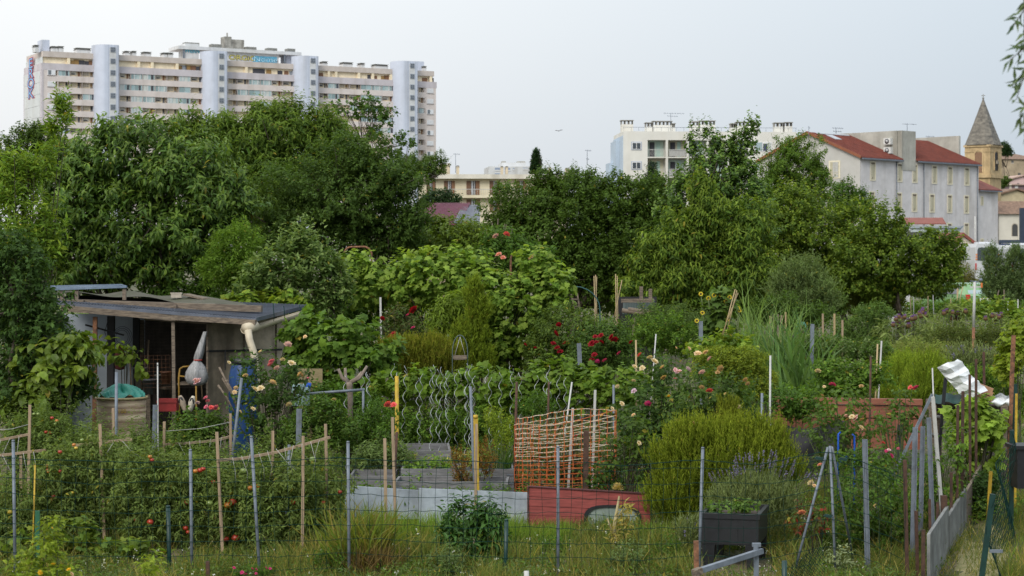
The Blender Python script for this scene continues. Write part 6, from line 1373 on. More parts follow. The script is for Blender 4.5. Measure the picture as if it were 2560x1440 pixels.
for dz in (0, .5): mb = MB(); mb.tube([G(450, Zc+dz), P(447, 945, Zc+dz), P(450, 922, Zc+dz), P(458, 917, Zc+dz), P(482, 915, Zc+dz)], .017, 6); mb.tube([P(447, 940, Zc+dz), P(490, 944, Zc+dz)], .015, 6); mb.tube([P(490, 944, Zc+dz), G(492, Zc+dz)], .016, 6); part('side_frame', mb, mat('golden_cane', (.34, .20, .04), .5, .3, 6) if dz == 0 else bpy.data.materials['golden_cane'], cc)
mb = MB(); mb.box(P(470, 958, Zc+.25), (.3, .5, .03)); part('seat', mb, M['oldwood'], cc)
mb = MB(); mb.lathe([(.02, 0), (.09, .02), (.1, .25), (.06, .38), (.02, .42)], P(300, 925, 33.8), 10); single('red_coat', 'dark red coat bundle hanging in the shade of the shed', 'coat', mb, mat('wine_cloth', (.09, .02, .02), .9, .3, 6))
for i, (x0, y0, x1, y1) in enumerate(((548, 918, 592, 1020), (556, 945, 600, 1030), (566, 950, 590, 1010), (545, 963, 585, 1030))):
    mb = MB(); mb.tube([P(x1, y1, 31.7), P((x0+x1)/2+2, (y0+y1)/2-3, 31.75), P(x0, y0, 31.8)], [.014, .017, .02], 6); single('leaning_pole', ['tallest of the old poles leaning on the shed wall left of the blue drum', 'pole touching the blue drum on its left', 'shortest straight pole left of the blue drum', 'crooked lowest branch leaning left of the blue drum'][i], 'pole', mb, M['oldwood'])
mb = MB(); a, b = P(744, 922, 31.6), P(806, 922, 31.8); z0 = gz(31.6); mb.hexa([np.array([a[0], a[1], z0]), np.array([b[0], b[1], z0]), np.array([b[0], b[1]+.03, z0]), np.array([a[0], a[1]+.03, z0]), a, b, b+[0, .03, 0], a+[0, .03, 0]]); single('plywood_sheet', 'upright tan plywood sheet right of the pale roses', 'plywood sheet', mb, mat('tan_plywood', (.27, .21, .11), .8, .25, 5, stretch=(1, 1, 8)))
jc = thing('jerrycan', 'pale teal jerrycan with a bright blue cap in front of the plywood sheet', 'jerrycan', P(755, 1010, 31)); mb = MB(); mb.box(P(752, 990, 31), (.28, .2, .3)); mb.box(P(748, 965, 31), (.2, .14, .06)); part('body', mb, mat('pale_teal_plastic', (.30, .42, .42), .5, .15, 5), jc); mb = MB(); mb.tube([P(768, 972, 31), P(769, 957, 31)], .06, 12); part('cap', mb, bpy.data.materials['bright_blue'], jc)
mb = MB(); mb.tube([P(762, 985, 30.9), P(912, 974, 30.9)], .022, 8); mb.tube([G(764, 30.9), P(764, 984, 30.9)], .02, 8); mb.tube([G(908, 30.9), P(908, 974, 30.9)], .02, 8); single('pipe_rail', 'low blue-grey pipe rail between the plywood sheet and the pruned trunk', 'rail', mb, M['galv'])
mb = MB(); mb.tube([G(876, 31.2), P(876, 1000, 31.2), P(874, 965, 31.2), P(873, 955, 31.2)], [.045, .045, .05, .055], 10)
for (x, y) in ((846, 922), (863, 920), (905, 930), (918, 915)): mb.tube([P(873, 958, 31.2), P((873+x)/2+(-4 if x < 873 else 4), 945, 31.2), P(x, y, 31.2)], [.035, .028, .022], 8)
single('pruned_trunk', 'grey pruned fruit trunk with cut limbs beside the pipe rail', 'tree stump', mb, mat('grey_bark', (.20, .16, .13), .9, .35, 10, bump=.5))

# things standing in the shed
for i, (x, y, r, h_, c, lab) in enumerate(((375, 985, .13, .24, (.10, .11, .12), 'dark grey bucket in the shed behind the barrel'), (352, 970, .12, .34, (.16, .16, .16), 'ribbed grey pail against the back of the shed'), (415, 960, .10, .2, (.16, .07, .04), 'brown flower pot on the shed bench'), (398, 962, .08, .16, (.2, .2, .17), 'pale pot beside the brown flower pot on the shed bench'))):
    c0 = P(x, y, 33.6+.3*(i % 2)); mb = MB(); mb.lathe([(r*.75, 0), (r, h_), (r*1.06, h_), (r*1.06, h_+.02), (r*.95, h_+.02), (r*.7, .03)], c0, 16); single('bucket' if i < 2 else 'flower_pot', lab, 'bucket' if i < 2 else 'flower pot', mb, mat('pot_%d' % i, c, .6, .3, 6))
bn = thing('work_bench', 'low plank bench inside the shed carrying flower pots', 'bench', G(405, 33.8)); mb = MB(); mb.bar(P(365, 968, 33.9), P(440, 970, 33.9), .3, .04); part('top', mb, M['oldwood'], bn)
for x in (372, 434): mb = MB(); mb.bar(G(x, 33.9), P(x, 969, 33.9), .06); part('leg', mb, M['oldwood'], bn)
for i, (x0, y0, x1, y1, lab) in enumerate(((372, 850, 366, 965, 'long tool handle leaning at the back of the shed'), (498, 860, 506, 1000, 'thin tool handle leaning beside the white sack'), (322, 860, 330, 985, 'short pale broom handle behind the sapling in the shed'))): mb = MB(); mb.tube([P(x1, y1, 34.2), P(x0, y0, 34.6)], .014, 6); single('tool_handle', lab, 'garden tool', mb, M['wood'])
mb = MB()
for i in range(9): mb.tube([P(352, 890+10*i, 33.5), P(425, 888+10*i, 33.4)], .003, 3)
for i in range(8): mb.tube([P(352+10.4*i, 888, 33.5), P(353+10.4*i, 985, 33.5)], .003, 3)
single('wire_grid', 'rusty wire grid leaning in the shed opening behind the barrel', 'wire grid', mb, M['rust_bright'])
# ================================================================== PLANTS
def bloom_mesh(name, cols, petals=20, seed=1, open_=.5):
    g = np.random.default_rng(seed); mb = MB(); n = petals
    t = np.linspace(0, 1, n)**.8; az = np.arange(n)*2.4; el = 1.35-(1.35-open_*.35)*t
    d = np.stack([np.cos(az)*np.cos(el), np.sin(az)*np.cos(el), np.sin(el)], axis=1)
    nn = np.stack([-np.cos(az)*np.sin(el), -np.sin(az)*np.sin(el), np.cos(el)], axis=1)
    leaves(mb, d*0.08, d, nn, .55+.5*t, .45+.55*t, 'flat', tints(n, cols, g, .2)); return mb.mesh(name, M['petal'])
PINK = [(.62, .14, .24), (.68, .25, .34)]; PALEPINK = [(.62, .36, .42), (.68, .48, .5)]; REDC = [(.30, .008, .018), (.22, .006, .014)]; SALMON = [(.66, .24, .16), (.68, .34, .26)]
PEACH = [(.62, .42, .22), (.66, .52, .34)]; CREAM = [(.64, .56, .40), (.60, .48, .28)]; FADED = [(.50, .34, .16), (.40, .26, .12)]; CORAL = [(.62, .09, .10), (.66, .16, .14)]; MAG = [(.48, .03, .16), (.55, .08, .2)]; YEL = [(.66, .42, .02), (.7, .5, .05)]; LILAC = [(.50, .36, .48), (.58, .44, .54)]
BL = {k: [bloom_mesh('bloom', v, 22, i*3+j, .4+.3*j) for j in range(2)] for i, (k, v) in enumerate(dict(pink=PINK, pale=PALEPINK, red=REDC, salmon=SALMON, peach=PEACH, cream=CREAM, faded=FADED, coral=CORAL, mag=MAG, yel=YEL, lilac=LILAC).items())}
LEAFGAIN[:] = (1.46, 1.53, .90)
def blooms(t, Z, lst, r=14, front=.35, name='bloom'):
    for i, it in enumerate(lst):
        x, y, k = it[0], it[1], it[2]; rr = (it[3] if len(it) > 3 else r)*Z/F*.82
        o = place(name, BL[k][i % 2], t, P(x, y, Z-front), rng.random()*6.28, rr*(.78+.42*rng.random()), rx=R(25+35*rng.random()))
def plant(name, label, cat, Z, lobes, leaf, pal, trunk=None, bl=None, r=14, mat_='leaf', group=None, stems=0, stem_r=.008, nl=40, tr=None, part_name='foliage', front=.35, bloomname='bloom', bark='bark', **kw):
    cx = sum(l[0]*l[2]*l[3] for l in lobes)/sum(l[2]*l[3] for l in lobes) if trunk is None else trunk
    base = G(cx, Z); t = thing(name, label, cat, base, group); mb = MB(); p, d = crown(mb, lobes, Z, leaf, pal, **kw)
    part(part_name, mb, M[mat_], t)
    if trunk is not None:
        part('trunk', limbs(base, p, nl, tr or .09, Z, seed=kw.get('seed', 1)+5), M[bark], t)
    if stems:
        g = np.random.default_rng(kw.get('seed', 1)+9); mb = MB()
        for i in g.choice(len(p), min(stems, len(p)), replace=False):
            b = base+np.array([(p[i][0]-base[0])*.35+g.normal()*.05, (p[i][1]-base[1])*.35, 0]); b[2] = gz(b[1], b[0])-.03
            m = (b+p[i])/2+np.array([(p[i][0]-base[0])*-.12, 0, .06]); mb.tube([b, m, p[i], p[i]+d[i]*.08], [stem_r, stem_r*.85, stem_r*.6, stem_r*.3], 4, cap=False)
        part('stem', mb, M['dark_stem' if bark == 'bark' else 'stem'], t)
    if bl: blooms(t, Z, bl, r, front, bloomname)
    return t
TR = 'tree'
# ---- far trees
plant('tree', 'dark rounded tree at the far left in front of the end wall of the tower', TR, 130, [(40, 380, 70, 60), (110, 335, 50, 35), (20, 430, 60, 60), (75, 320, 30, 22)], ('small', 9, 6), DKG, trunk=60, tr=.2, nl=20, cov=6, shoot=(22, 8), seed=21, dy=14, bump=.4)
plant('tree', 'small dark tree against the foot of the pink tower, right of the last stair shaft', TR, 200, [(1085, 412, 34, 30), (1062, 425, 26, 22)], ('small', 6, 4), DKG, trunk=1085, tr=.25, nl=12, cov=6, shoot=(14, 7), seed=22, bump=.4)
plant('tree', 'small dark round tree left of the buff chimneys of the cream building', TR, 180, [(1023, 410, 27, 28), (1000, 440, 30, 30)], ('small', 6, 4), DKG, trunk=1023, tr=.25, nl=12, cov=6, shoot=(14, 7), seed=23, bump=.4)
plant('shrub', 'dark bluish shrub in front of the cream apartment building above the plum roof', 'shrub', 130, [(1100, 492, 38, 20), (1075, 500, 26, 18), (1130, 500, 22, 14)], ('small', 6, 4), [(.03, .055, .035), (.025, .045, .03)], cov=6, shoot=(14, 7), seed=24, bump=.3)
plant('cypress', 'narrow dark cypress beside the far white apartment block', TR, 300, [(1338, 412, 9, 40), (1346, 418, 7, 34), (1333, 430, 8, 30)], ('small', 6, 3), [(.014, .032, .018), (.02, .042, .022)], trunk=1339, tr=.2, nl=8, cov=9, shoot=(10, 8), up=2.0, droop=-.5, seed=25, bump=.15, depth=1.0)
plant('conifer', 'dark pointed conifer in front of the white apartment balconies', TR, 190, [(1630, 425, 9, 18), (1630, 445, 17, 16), (1630, 465, 24, 18)], ('small', 7, 3), [(.014, .03, .022), (.02, .04, .03)], trunk=1630, tr=.2, nl=10, cov=7, shoot=(14, 8), up=.1, droop=.4, seed=26, bump=.4, open_=.5)
plant('pine', 'dark umbrella pine above the old stone house at the right', TR, 330, [(2510, 368, 16, 12), (2518, 380, 14, 10), (2503, 376, 10, 10)], ('small', 5, 2), [(.02, .04, .02), (.028, .05, .025)], trunk=2510, tr=.3, nl=10, cov=8, shoot=(8, 7), seed=27, bump=.3)
plant('shrub', 'dark shrubs below the church tower and roofs on the right edge', 'shrub', 290, [(2515, 452, 12, 10), (2506, 462, 8, 8)], ('small', 5, 3), DKG, cov=7, shoot=(8, 7), seed=28, bump=.3)
plant('ash_tree', 'light green loose-crowned tree covering the left gable of the red-roofed building', TR, 95, [(1990, 425, 74, 68), (1925, 470, 50, 70), (2035, 470, 42, 60), (1975, 370, 36, 30), (1960, 530, 100, 50)], ('small', 8, 4.5), [(.085, .13, .028), (.065, .11, .026), (.05, .09, .024)], trunk=1980, tr=.18, nl=60, cov=5, shoot=(18, 8), seed=29, clump=.62, bump=.4)
plant('tree', 'round dark green tree in front of the lower windows of the red-roofed building', TR, 125, [(2105, 485, 32, 34), (2150, 500, 26, 26), (2125, 520, 50, 40)], ('small', 7, 4.5), [(.045, .085, .024), (.055, .1, .028)], trunk=2120, tr=.16, nl=20, cov=6, shoot=(16, 8), seed=30, bump=.4)
# ---- the belt of fruit trees
plant('peach_tree', 'tall dark green narrow-leaved peach tree in front of the middle stair shafts', TR, 47, [(500, 360, 95, 85), (690, 345, 130, 90), (830, 380, 90, 90), (620, 440, 170, 120), (720, 285, 60, 42), (560, 300, 60, 34), (470, 300, 40, 30), (650, 290, 50, 36), (790, 300, 60, 40)], ('droop', 18, 4.8), [(.05, .085, .02), (.035, .065, .018), (.07, .105, .024)], trunk=640, tr=.13, nl=70, cov=5.0, shoot=(46, 10), up=.9, droop=.55, seed=31, dy=26, clump=.62, bump=.3, spikes=60, spike=(55, 14), tip=[(.08, .12, .028), (.09, .13, .03)], open_=.7)
plant('plum_tree', 'dark bluish-green small-leaved plum tree right of the peach tree', TR, 43, [(855, 480, 190, 110), (760, 550, 150, 85), (965, 500, 90, 105), (905, 400, 85, 65), (1010, 560, 60, 60), (850, 600, 150, 50)], ('small', 11, 6.5), [(.045, .076, .024), (.056, .09, .028), (.034, .062, .02)], trunk=860, tr=.12, nl=60, cov=5.5, shoot=(30, 9), seed=32, dy=8, clump=.62, bump=.35, spikes=24, spike=(34, 9))
plant('sparse_tree', 'thin open-crowned tree with bare pale branches in front of the right end of the tower', TR, 62, [(925, 262, 38, 22), (955, 290, 32, 26), (1012, 355, 26, 16), (902, 285, 22, 16), (985, 395, 26, 20), (900, 255, 18, 14), (845, 270, 22, 18), (870, 290, 14, 10), (1000, 340, 18, 8), (940, 330, 22, 18)], ('small', 11, 9), [(.035, .07, .022), (.05, .085, .028)], trunk=968, tr=.07, nl=50, cov=4.2, cm=.55, shoot=(18, 6), seed=33, bump=.4, shell=.9)
plant('cherry_tree', 'big cherry tree with long drooping leaves behind the garden shed', TR, 39.5, [(330, 390, 180, 90), (210, 470, 110, 105), (470, 460, 130, 110), (330, 550, 240, 120), (560, 520, 66, 75), (200, 640, 150, 80), (430, 640, 140, 75), (300, 330, 60, 40), (590, 470, 40, 40), (150, 400, 50, 40)], ('droop', 23, 7.5), [(.045, .085, .02), (.035, .068, .018), (.062, .105, .024), (.05, .09, .03)], trunk=320, tr=.14, nl=90, cov=4.4, shoot=(44, 10), up=.5, droop=.5, seed=34, dy=10, clump=.62, bump=.4, tip=[(.085, .125, .03), (.07, .11, .028)], mat_='shiny_leaf', open_=.8)
plant('bay_shoots', 'young light green shoots standing up at the left in front of the tower corner', 'shrub', 36, [(158, 290, 14, 42), (128, 320, 14, 26), (40, 450, 55, 80), (45, 560, 85, 80), (100, 400, 36, 50), (30, 640, 90, 70), (110, 600, 50, 60)], ('lance', 24, 8), YLG[:2]+LTG, cov=4.2, shoot=(40, 9), up=1.2, droop=.0, seed=35, dy=10, clump=.62, bump=.3, spikes=26, spike=(60, 10), stems=40, stem_r=.012)
plant('shrub', 'feathery bright green shrub between the cherry and the dark plum tree', 'shrub', 38, [(590, 620, 60, 52), (560, 670, 60, 50), (620, 680, 60, 50)], ('small', 13, 4), LTG, cov=5, shoot=(30, 10), up=1.0, seed=36, spikes=30, spike=(36, 12), open_=.6)
plant('apple_tree', 'young apple tree with upright grey-green leafy shoots above the shed', TR, 36.6, [(700, 680, 78, 60), (800, 690, 62, 66), (655, 715, 60, 52), (745, 640, 40, 40), (840, 720, 44, 60), (760, 740, 90, 50)], ('lance', 19, 9), [(.06, .10, .042), (.05, .085, .034), (.08, .12, .055)], trunk=735, tr=.07, nl=40, cov=5, shoot=(34, 9), up=1.2, droop=-.1, seed=37, spikes=40, spike=(70, 14), tip=[(.13, .17, .09), (.1, .14, .07)])
plant('plum_tree', 'broad dark green plum tree hiding the cream apartment building', TR, 56, [(1320, 518, 100, 64), (1420, 490, 110, 66), (1545, 500, 95, 62), (1390, 580, 170, 100), (1560, 600, 110, 100), (1470, 650, 130, 80), (1255, 590, 66, 50), (1460, 440, 40, 26), (1540, 455, 36, 24), (1370, 445, 36, 22), (1630, 490, 50, 60), (1640, 590, 70, 80), (1560, 690, 80, 60)], ('small', 10, 6), [(.046, .075, .02), (.06, .098, .024), (.038, .068, .018)], trunk=1420, tr=.14, nl=60, cov=5, cm=1.35, shoot=(26, 9), seed=38, dy=12, clump=.62, bump=.38, spikes=40, spike=(30, 9))
plant('pear_tree', 'tall upright pear tree with ragged top in front of the white apartment block', TR, 53, [(1790, 430, 74, 90), (1722, 470, 52, 70), (1868, 400, 22, 66), (1780, 335, 20, 36), (1735, 345, 16, 40), (1870, 330, 20, 32), (1825, 350, 20, 36), (1870, 480, 60, 70), (1800, 540, 110, 80), (1690, 540, 50, 70), (1885, 310, 10, 24)], ('lance', 12, 8.5), [(.046, .08, .022), (.055, .1, .028), (.03, .062, .02)], trunk=1790, tr=.12, nl=70, cov=4.2, shoot=(26, 8), up=.9, seed=39, dy=20, clump=.62, bump=.4, spikes=30, spike=(46, 12), mat_='shiny_leaf', tip=[(.075, .12, .03)])
plant('chestnut_tree', 'yellow-green tree with drooping long leaves in the gap below the pear tree', TR, 49, [(1690, 620, 70, 80), (1765, 540, 50, 80), (1700, 690, 100, 70), (1850, 590, 80, 100), (1800, 690, 120, 76), (1760, 470, 28, 46), (1630, 660, 46, 60), (1870, 690, 70, 60), (1600, 720, 50, 50)], ('droop', 17, 5), [(.05, .085, .02), (.07, .11, .022), (.038, .068, .018)], trunk=1745, tr=.11, nl=60, cov=4.8, shoot=(34, 9), up=.6, droop=.6, seed=40, dy=12, clump=.62, bump=.4, tip=[(.11, .145, .03), (.09, .13, .028)])
plant('apricot_tree', 'wide apricot tree with dense mid-green leaves left of the forked trunk', TR, 61, [(1985, 560, 110, 74), (1925, 650, 120, 80), (2060, 590, 110, 84), (2115, 655, 100, 76), (2030, 690, 100, 60), (1900, 590, 70, 80), (2120, 560, 60, 60), (2080, 700, 90, 50), (1960, 500, 60, 40)], ('lance', 10.5, 7.5), [(.06, .095, .02), (.045, .075, .018), (.08, .115, .024)], trunk=2145, tr=.11, nl=18, cov=5.0, shoot=(26, 8), seed=41, dy=10, clump=.62, bump=.4, spikes=30, spike=(36, 10), tip=[(.11, .145, .028)])
plant('apricot_tree', 'round apricot tree on a dark forked trunk in front of the pale screen', TR, 59, [(2250, 628, 112, 60), (2330, 650, 74, 56), (2200, 565, 56, 50), (2170, 660, 96, 66), (2392, 612, 20, 40), (2248, 548, 12, 36), (2300, 612, 70, 40), (2300, 695, 80, 26), (2200, 700, 70, 32), (2370, 660, 40, 30)], ('lance', 10.5, 7.5), [(.055, .09, .018), (.045, .075, .016), (.075, .11, .022)], trunk=2258, tr=.10, nl=15, cov=5.0, shoot=(26, 8), seed=42, dy=8, clump=.62, bump=.45, spikes=26, spike=(44, 12), tip=[(.095, .13, .026)])
plant('olive_tree', 'silvery grey-green olive bush in front of the apricot trees', TR, 46, [(2010, 735, 80, 58), (1985, 705, 44, 42), (2050, 755, 50, 48), (1965, 740, 36, 44), (2020, 690, 40, 30)], ('lance', 13, 3.2), GRG, trunk=2010, tr=.06, nl=30, cov=5.5, shoot=(36, 12), up=1.2, droop=-.2, seed=43, bump=.3, spikes=50, spike=(46, 14), mat_='soft_leaf', open_=.55)
plant('olive_tree', 'large grey-green olive tree at the right edge in front of the minibuses', TR, 73, [(2490, 690, 34, 40), (2545, 670, 30, 44), (2484, 650, 18, 32), (2530, 730, 60, 44), (2500, 725, 44, 40), (2580, 700, 40, 70), (2536, 640, 14, 22)], ('lance', 9, 2.6), [(.07, .10, .06), (.055, .085, .05), (.085, .115, .075)], trunk=2500, tr=.12, nl=50, cov=5, shoot=(26, 11), up=1.0, droop=-.1, seed=44, bump=.35, spikes=30, spike=(26, 10), mat_='soft_leaf', open_=.6)
plant('shrub', 'reddish-brown thin shrub left of the green car', 'shrub', 98, [(2400, 690, 36, 30), (2385, 720, 32, 26), (2420, 715, 22, 22)], ('small', 6, 2.2), [(.10, .09, .04), (.07, .085, .035), (.12, .09, .05)], cov=4, shoot=(22, 9), up=1.2, seed=45, stems=30, stem_r=.012)
plant('shrub', 'dark undergrowth in the shade behind the lumber store and bamboo canes', 'shrub', 58, [(1530, 735, 70, 50), (1640, 750, 80, 40), (1760, 760, 80, 40), (1870, 750, 80, 50), (1440, 720, 60, 50), (1950, 770, 70, 30), (2060, 760, 60, 30)], ('small', 10, 6), DKG, cov=5, shoot=(20, 8), seed=205)  # dark shrubs added to stand in for the shade under the trees
plant('shrub', 'leafy undergrowth behind the vine arbour and shed roof', 'shrub', 39.2, [(900, 740, 70, 60), (1000, 720, 80, 50), (820, 790, 60, 40), (450, 735, 110, 30), (570, 730, 70, 36), (960, 790, 70, 50), (1060, 780, 60, 50)], ('lance', 15, 7), MDG, cov=4, shoot=(30, 8), seed=207, stems=10)
plant('strawberry_bed', 'leafy weeds spilling over the front raised bed', 'weeds', 27.75, [(1040, 1232, 50, 12), (1150, 1236, 50, 10), (1240, 1228, 36, 14), (930, 1225, 50, 14)], ('lance', 13, 6), MDG+LTG, cov=2.2, shoot=(24, 7), seed=208)
plant('strawberry_bed', 'leafy weeds between the middle and front raised beds', 'weeds', 28.7, [(1040, 1200, 50, 10), (1180, 1196, 60, 10), (940, 1215, 40, 12)], ('lance', 12, 6), MDG+LTG, cov=2.0, shoot=(24, 7), seed=209)
plant('strawberry_bed', 'straw and weeds growing over the rear raised bed', 'weeds', 29.7, [(1010, 1150, 40, 14), (1100, 1156, 30, 10), (1190, 1150, 50, 20)], ('lance', 14, 5), LTG+DRY, cov=2.0, shoot=(24, 7), seed=210)
plant('shrub', 'dark hedge far behind the tree belt filling the gap right of the plum-red roof', 'hedge', 78, [(1200, 600, 120, 40), (1380, 640, 130, 50), (1040, 610, 110, 40), (1560, 660, 120, 50), (1750, 690, 130, 40), (1930, 690, 130, 40), (2100, 715, 100, 26), (2230, 728, 60, 14)], ('small', 9, 6), DKG, cov=5, shoot=(18, 8), seed=206)
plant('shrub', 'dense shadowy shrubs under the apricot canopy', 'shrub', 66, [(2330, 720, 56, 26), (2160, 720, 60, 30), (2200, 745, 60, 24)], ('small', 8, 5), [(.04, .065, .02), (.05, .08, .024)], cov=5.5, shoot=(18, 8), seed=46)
plant('citrus_bush', 'rounded glossy yellow-green bush behind the vine arbour', 'bush', 45, [(1105, 600, 100, 56), (1050, 610, 50, 44), (1165, 615, 50, 46), (1085, 565, 36, 24), (1110, 650, 120, 40)], ('lance', 14, 6), [(.085, .125, .02), (.065, .1, .018), (.11, .145, .022)], cov=5.5, shoot=(24, 9), up=.8, seed=47, bump=.35, mat_='shiny_leaf', stems=20)
plant('climbing_rose', 'climbing rose with salmon-pink blooms right of the citrus bush', 'rose', 42.5, [(1270, 640, 90, 50), (1255, 600, 44, 30), (1340, 660, 60, 40), (1225, 660, 50, 40)], ('lance', 14, 8), MDG, cov=4.5, shoot=(30, 8), seed=48, stems=30, bl=[(1240, 591, 'pale', 12), (1266, 586, 'coral', 12), (1247, 637, 'salmon', 11), (1257, 645, 'salmon', 9), (1188, 650, 'salmon', 8), (1330, 646, 'pale', 10), (1339, 652, 'pale', 8), (1361, 645, 'pale', 12), (1210, 660, 'faded', 7)], r=10, front=.9)
# ---- vines
plant('vine_arbour', 'large mounded vine arbour with broad bright leaves in the middle of the gardens', 'vine', 38, [(1080, 700, 160, 62), (955, 710, 90, 54), (1200, 740, 130, 86), (1285, 800, 90, 90), (1375, 705, 66, 42), (905, 660, 50, 28), (1130, 660, 100, 36), (1250, 870, 70, 60), (1340, 650, 50, 30), (1330, 740, 80, 50)], ('vine', 17.5, 16), [(.09, .145, .034), (.075, .125, .03), (.115, .17, .042)], cov=3.6, shoot=(34, 6), up=.3, droop=.55, seed=49, bump=.25, stems=30, stem_r=.015, tip=[(.14, .19, .05)])
plant('vine_row', 'broad-leaved vine climbing beside the right wall of the shed', 'vine', 33.2, [(830, 850, 120, 58), (775, 830, 64, 44), (885, 930, 90, 60), (935, 880, 60, 50), (790, 900, 70, 50), (860, 980, 70, 40)], ('vine', 23, 21), [(.07, .12, .028), (.055, .1, .024), (.09, .14, .034)], cov=3.4, shoot=(36, 6), up=.3, droop=.6, seed=50, bump=.25, stems=20, stem_r=.014)
plant('vine_row', 'long row of grapevine behind the spiral stakes', 'vine', 32.3, [(1050, 960, 80, 42), (1200, 965, 110, 46), (1390, 945, 110, 44), (1540, 965, 80, 46), (965, 990, 60, 46), (1300, 985, 90, 44), (1460, 985, 100, 46)], ('vine', 20, 18), [(.08, .13, .026), (.065, .11, .022), (.105, .15, .034)], cov=3.2, shoot=(30, 6), up=.5, droop=.4, seed=51, stems=24, stem_r=.012)
plant('grapevine', 'light green grapevine hanging over the rusty posts beside the path', 'vine', 29.2, [(2440, 1075, 62, 66), (2415, 1030, 46, 28), (2455, 1140, 46, 36), (2385, 1045, 30, 16), (2490, 1060, 28, 30)], ('vine', 25, 24), [(.14, .2, .045), (.115, .17, .04), (.17, .23, .06)], cov=3.4, shoot=(36, 6), up=.2, droop=.6, seed=52, stems=16, stem_r=.014, spikes=8, spike=(50, 6))
plant('grapevine', 'yellow-leaved vine touching the back edge of the shed roof', 'vine', 36.2, [(610, 752, 46, 14), (700, 752, 56, 22), (590, 745, 30, 10), (745, 770, 40, 20)], ('vine', 20, 18), YLG+LTG, cov=3.6, shoot=(26, 5), seed=53, stems=8)
plant('grapevine', 'bright squash-like vine at the right edge beyond the rusty post', 'vine', 33, [(2540, 880, 40, 50), (2550, 830, 30, 30), (2520, 920, 30, 30)], ('vine', 17, 16), YLG, cov=3.6, shoot=(26, 5), seed=54, stems=10)
# ---- left edge
plant('plum_tree', 'dark small-leaved tree filling the left edge in front of the shed', TR, 30.5, [(35, 745, 92, 124), (120, 880, 86, 96), (40, 950, 120, 110), (20, 640, 70, 60), (180, 950, 56, 66), (90, 760, 44, 60)], ('small', 17, 10), [(.035, .065, .026), (.045, .08, .03), (.028, .052, .022)], trunk=40, tr=.09, nl=50, cov=5, shoot=(36, 9), seed=55, clump=.62, bump=.35, spikes=20, spike=(44, 10))
plant('persimmon_bush', 'broad-leaved bush with large yellow-green leaves left of the barrel', 'bush', 30.0, [(170, 900, 60, 60), (120, 920, 70, 70), (205, 860, 36, 30), (90, 1000, 80, 50)], ('droop', 34, 20), [(.075, .11, .02), (.055, .085, .018), (.1, .13, .026)], cov=3.4, shoot=(40, 7), up=.2, droop=.5, seed=56, stems=20, stem_r=.012, mat_='shiny_leaf')
plant('persimmon_sapling', 'sapling with a few broad leaves behind the barrel in front of the shed', 'sapling', 32.0, [(290, 880, 36, 24), (325, 900, 30, 24), (275, 865, 18, 14), (345, 930, 14, 18)], ('droop', 24, 17), [(.1, .13, .025), (.07, .105, .022)], cov=1.3, shoot=(30, 4), droop=.6, seed=57, cm=1, stems=8, stem_r=.01)
# ---- middle bushes
plant('thuja', 'yellow-green feathery young conifer above the plant hanger', 'conifer', 36, [(1185, 740, 24, 40), (1175, 840, 44, 50), (1150, 880, 44, 44), (1200, 900, 40, 40), (1195, 780, 30, 40)], ('small', 12, 3.4), [(.10, .135, .022), (.08, .11, .02), (.13, .16, .026)], cov=6, shoot=(28, 11), up=1.8, droop=-.4, seed=58, spikes=20, spike=(36, 12), mat_='soft_leaf', open_=.45)
plant('peach_sapling', 'small sapling with drooping light leaves left of the young conifer', 'sapling', 36.5, [(1110, 790, 40, 40), (1140, 760, 36, 26), (1090, 830, 30, 26)], ('droop', 20, 5), [(.11, .15, .03), (.085, .125, .026)], cov=3.6, shoot=(30, 8), droop=.6, seed=59, stems=8)
plant('rosemary', 'golden-green rosemary hedge behind the spiral stakes', 'rosemary', 34.4, [(1040, 885, 96, 36), (980, 890, 50, 30), (1100, 900, 60, 34), (1020, 920, 90, 30)], ('small', 9, 2.6), OLV+[(.16, .14, .04)], cov=8, shoot=(30, 13), up=2.2, droop=-.6, seed=60, mat_='soft_leaf', open_=.4, spikes=260, spread=1.2, spike=(34, 14))
plant('rosemary', 'big golden rosemary bush right of the red panel', 'rosemary', 27.0, [(1810, 1160, 186, 92), (1720, 1230, 106, 82), (1920, 1180, 78, 84), (1800, 1250, 170, 66), (1740, 1120, 80, 50), (1880, 1110, 90, 46)], ('small', 11, 3), [(.078, .104, .015), (.095, .12, .018), (.06, .08, .013), (.11, .135, .02)], cov=3.6, spread=1.3, shoot=(46, 16), up=2.2, droop=-.6, seed=61, bump=.14, mat_='soft_leaf', open_=.38, spikes=900, spike=(60, 20), shell=.5, tip=[(.12, .145, .024), (.14, .16, .03)])
plant('rosemary', 'small golden spire-shaped shrub behind the big rosemary', 'rosemary', 29.0, [(1822, 1040, 30, 40), (1815, 1075, 34, 34)], ('small', 10, 2.8), OLV, cov=7, shoot=(34, 13), up=2.2, droop=-.6, seed=62, mat_='soft_leaf', open_=.4)
plant('shrub', 'dusty green myrtle-like shrub with dark red roses beside the garden arch', 'rose', 37, [(1420, 830, 84, 66), (1380, 880, 70, 56), (1460, 890, 80, 50), (1490, 850, 50, 40)], ('small', 12, 6), [(.06, .09, .028), (.075, .105, .03), (.05, .08, .03)], cov=4.8, shoot=(28, 9), seed=63, stems=24, bl=[(1397, 812, 'red', 10), (1388, 835, 'red', 13), (1383, 859, 'red', 9), (1414, 859, 'red', 10), (1393, 870, 'red', 10), (1400, 880, 'red', 11), (1313, 862, 'red', 6), (1338, 870, 'red', 6)], front=.8)
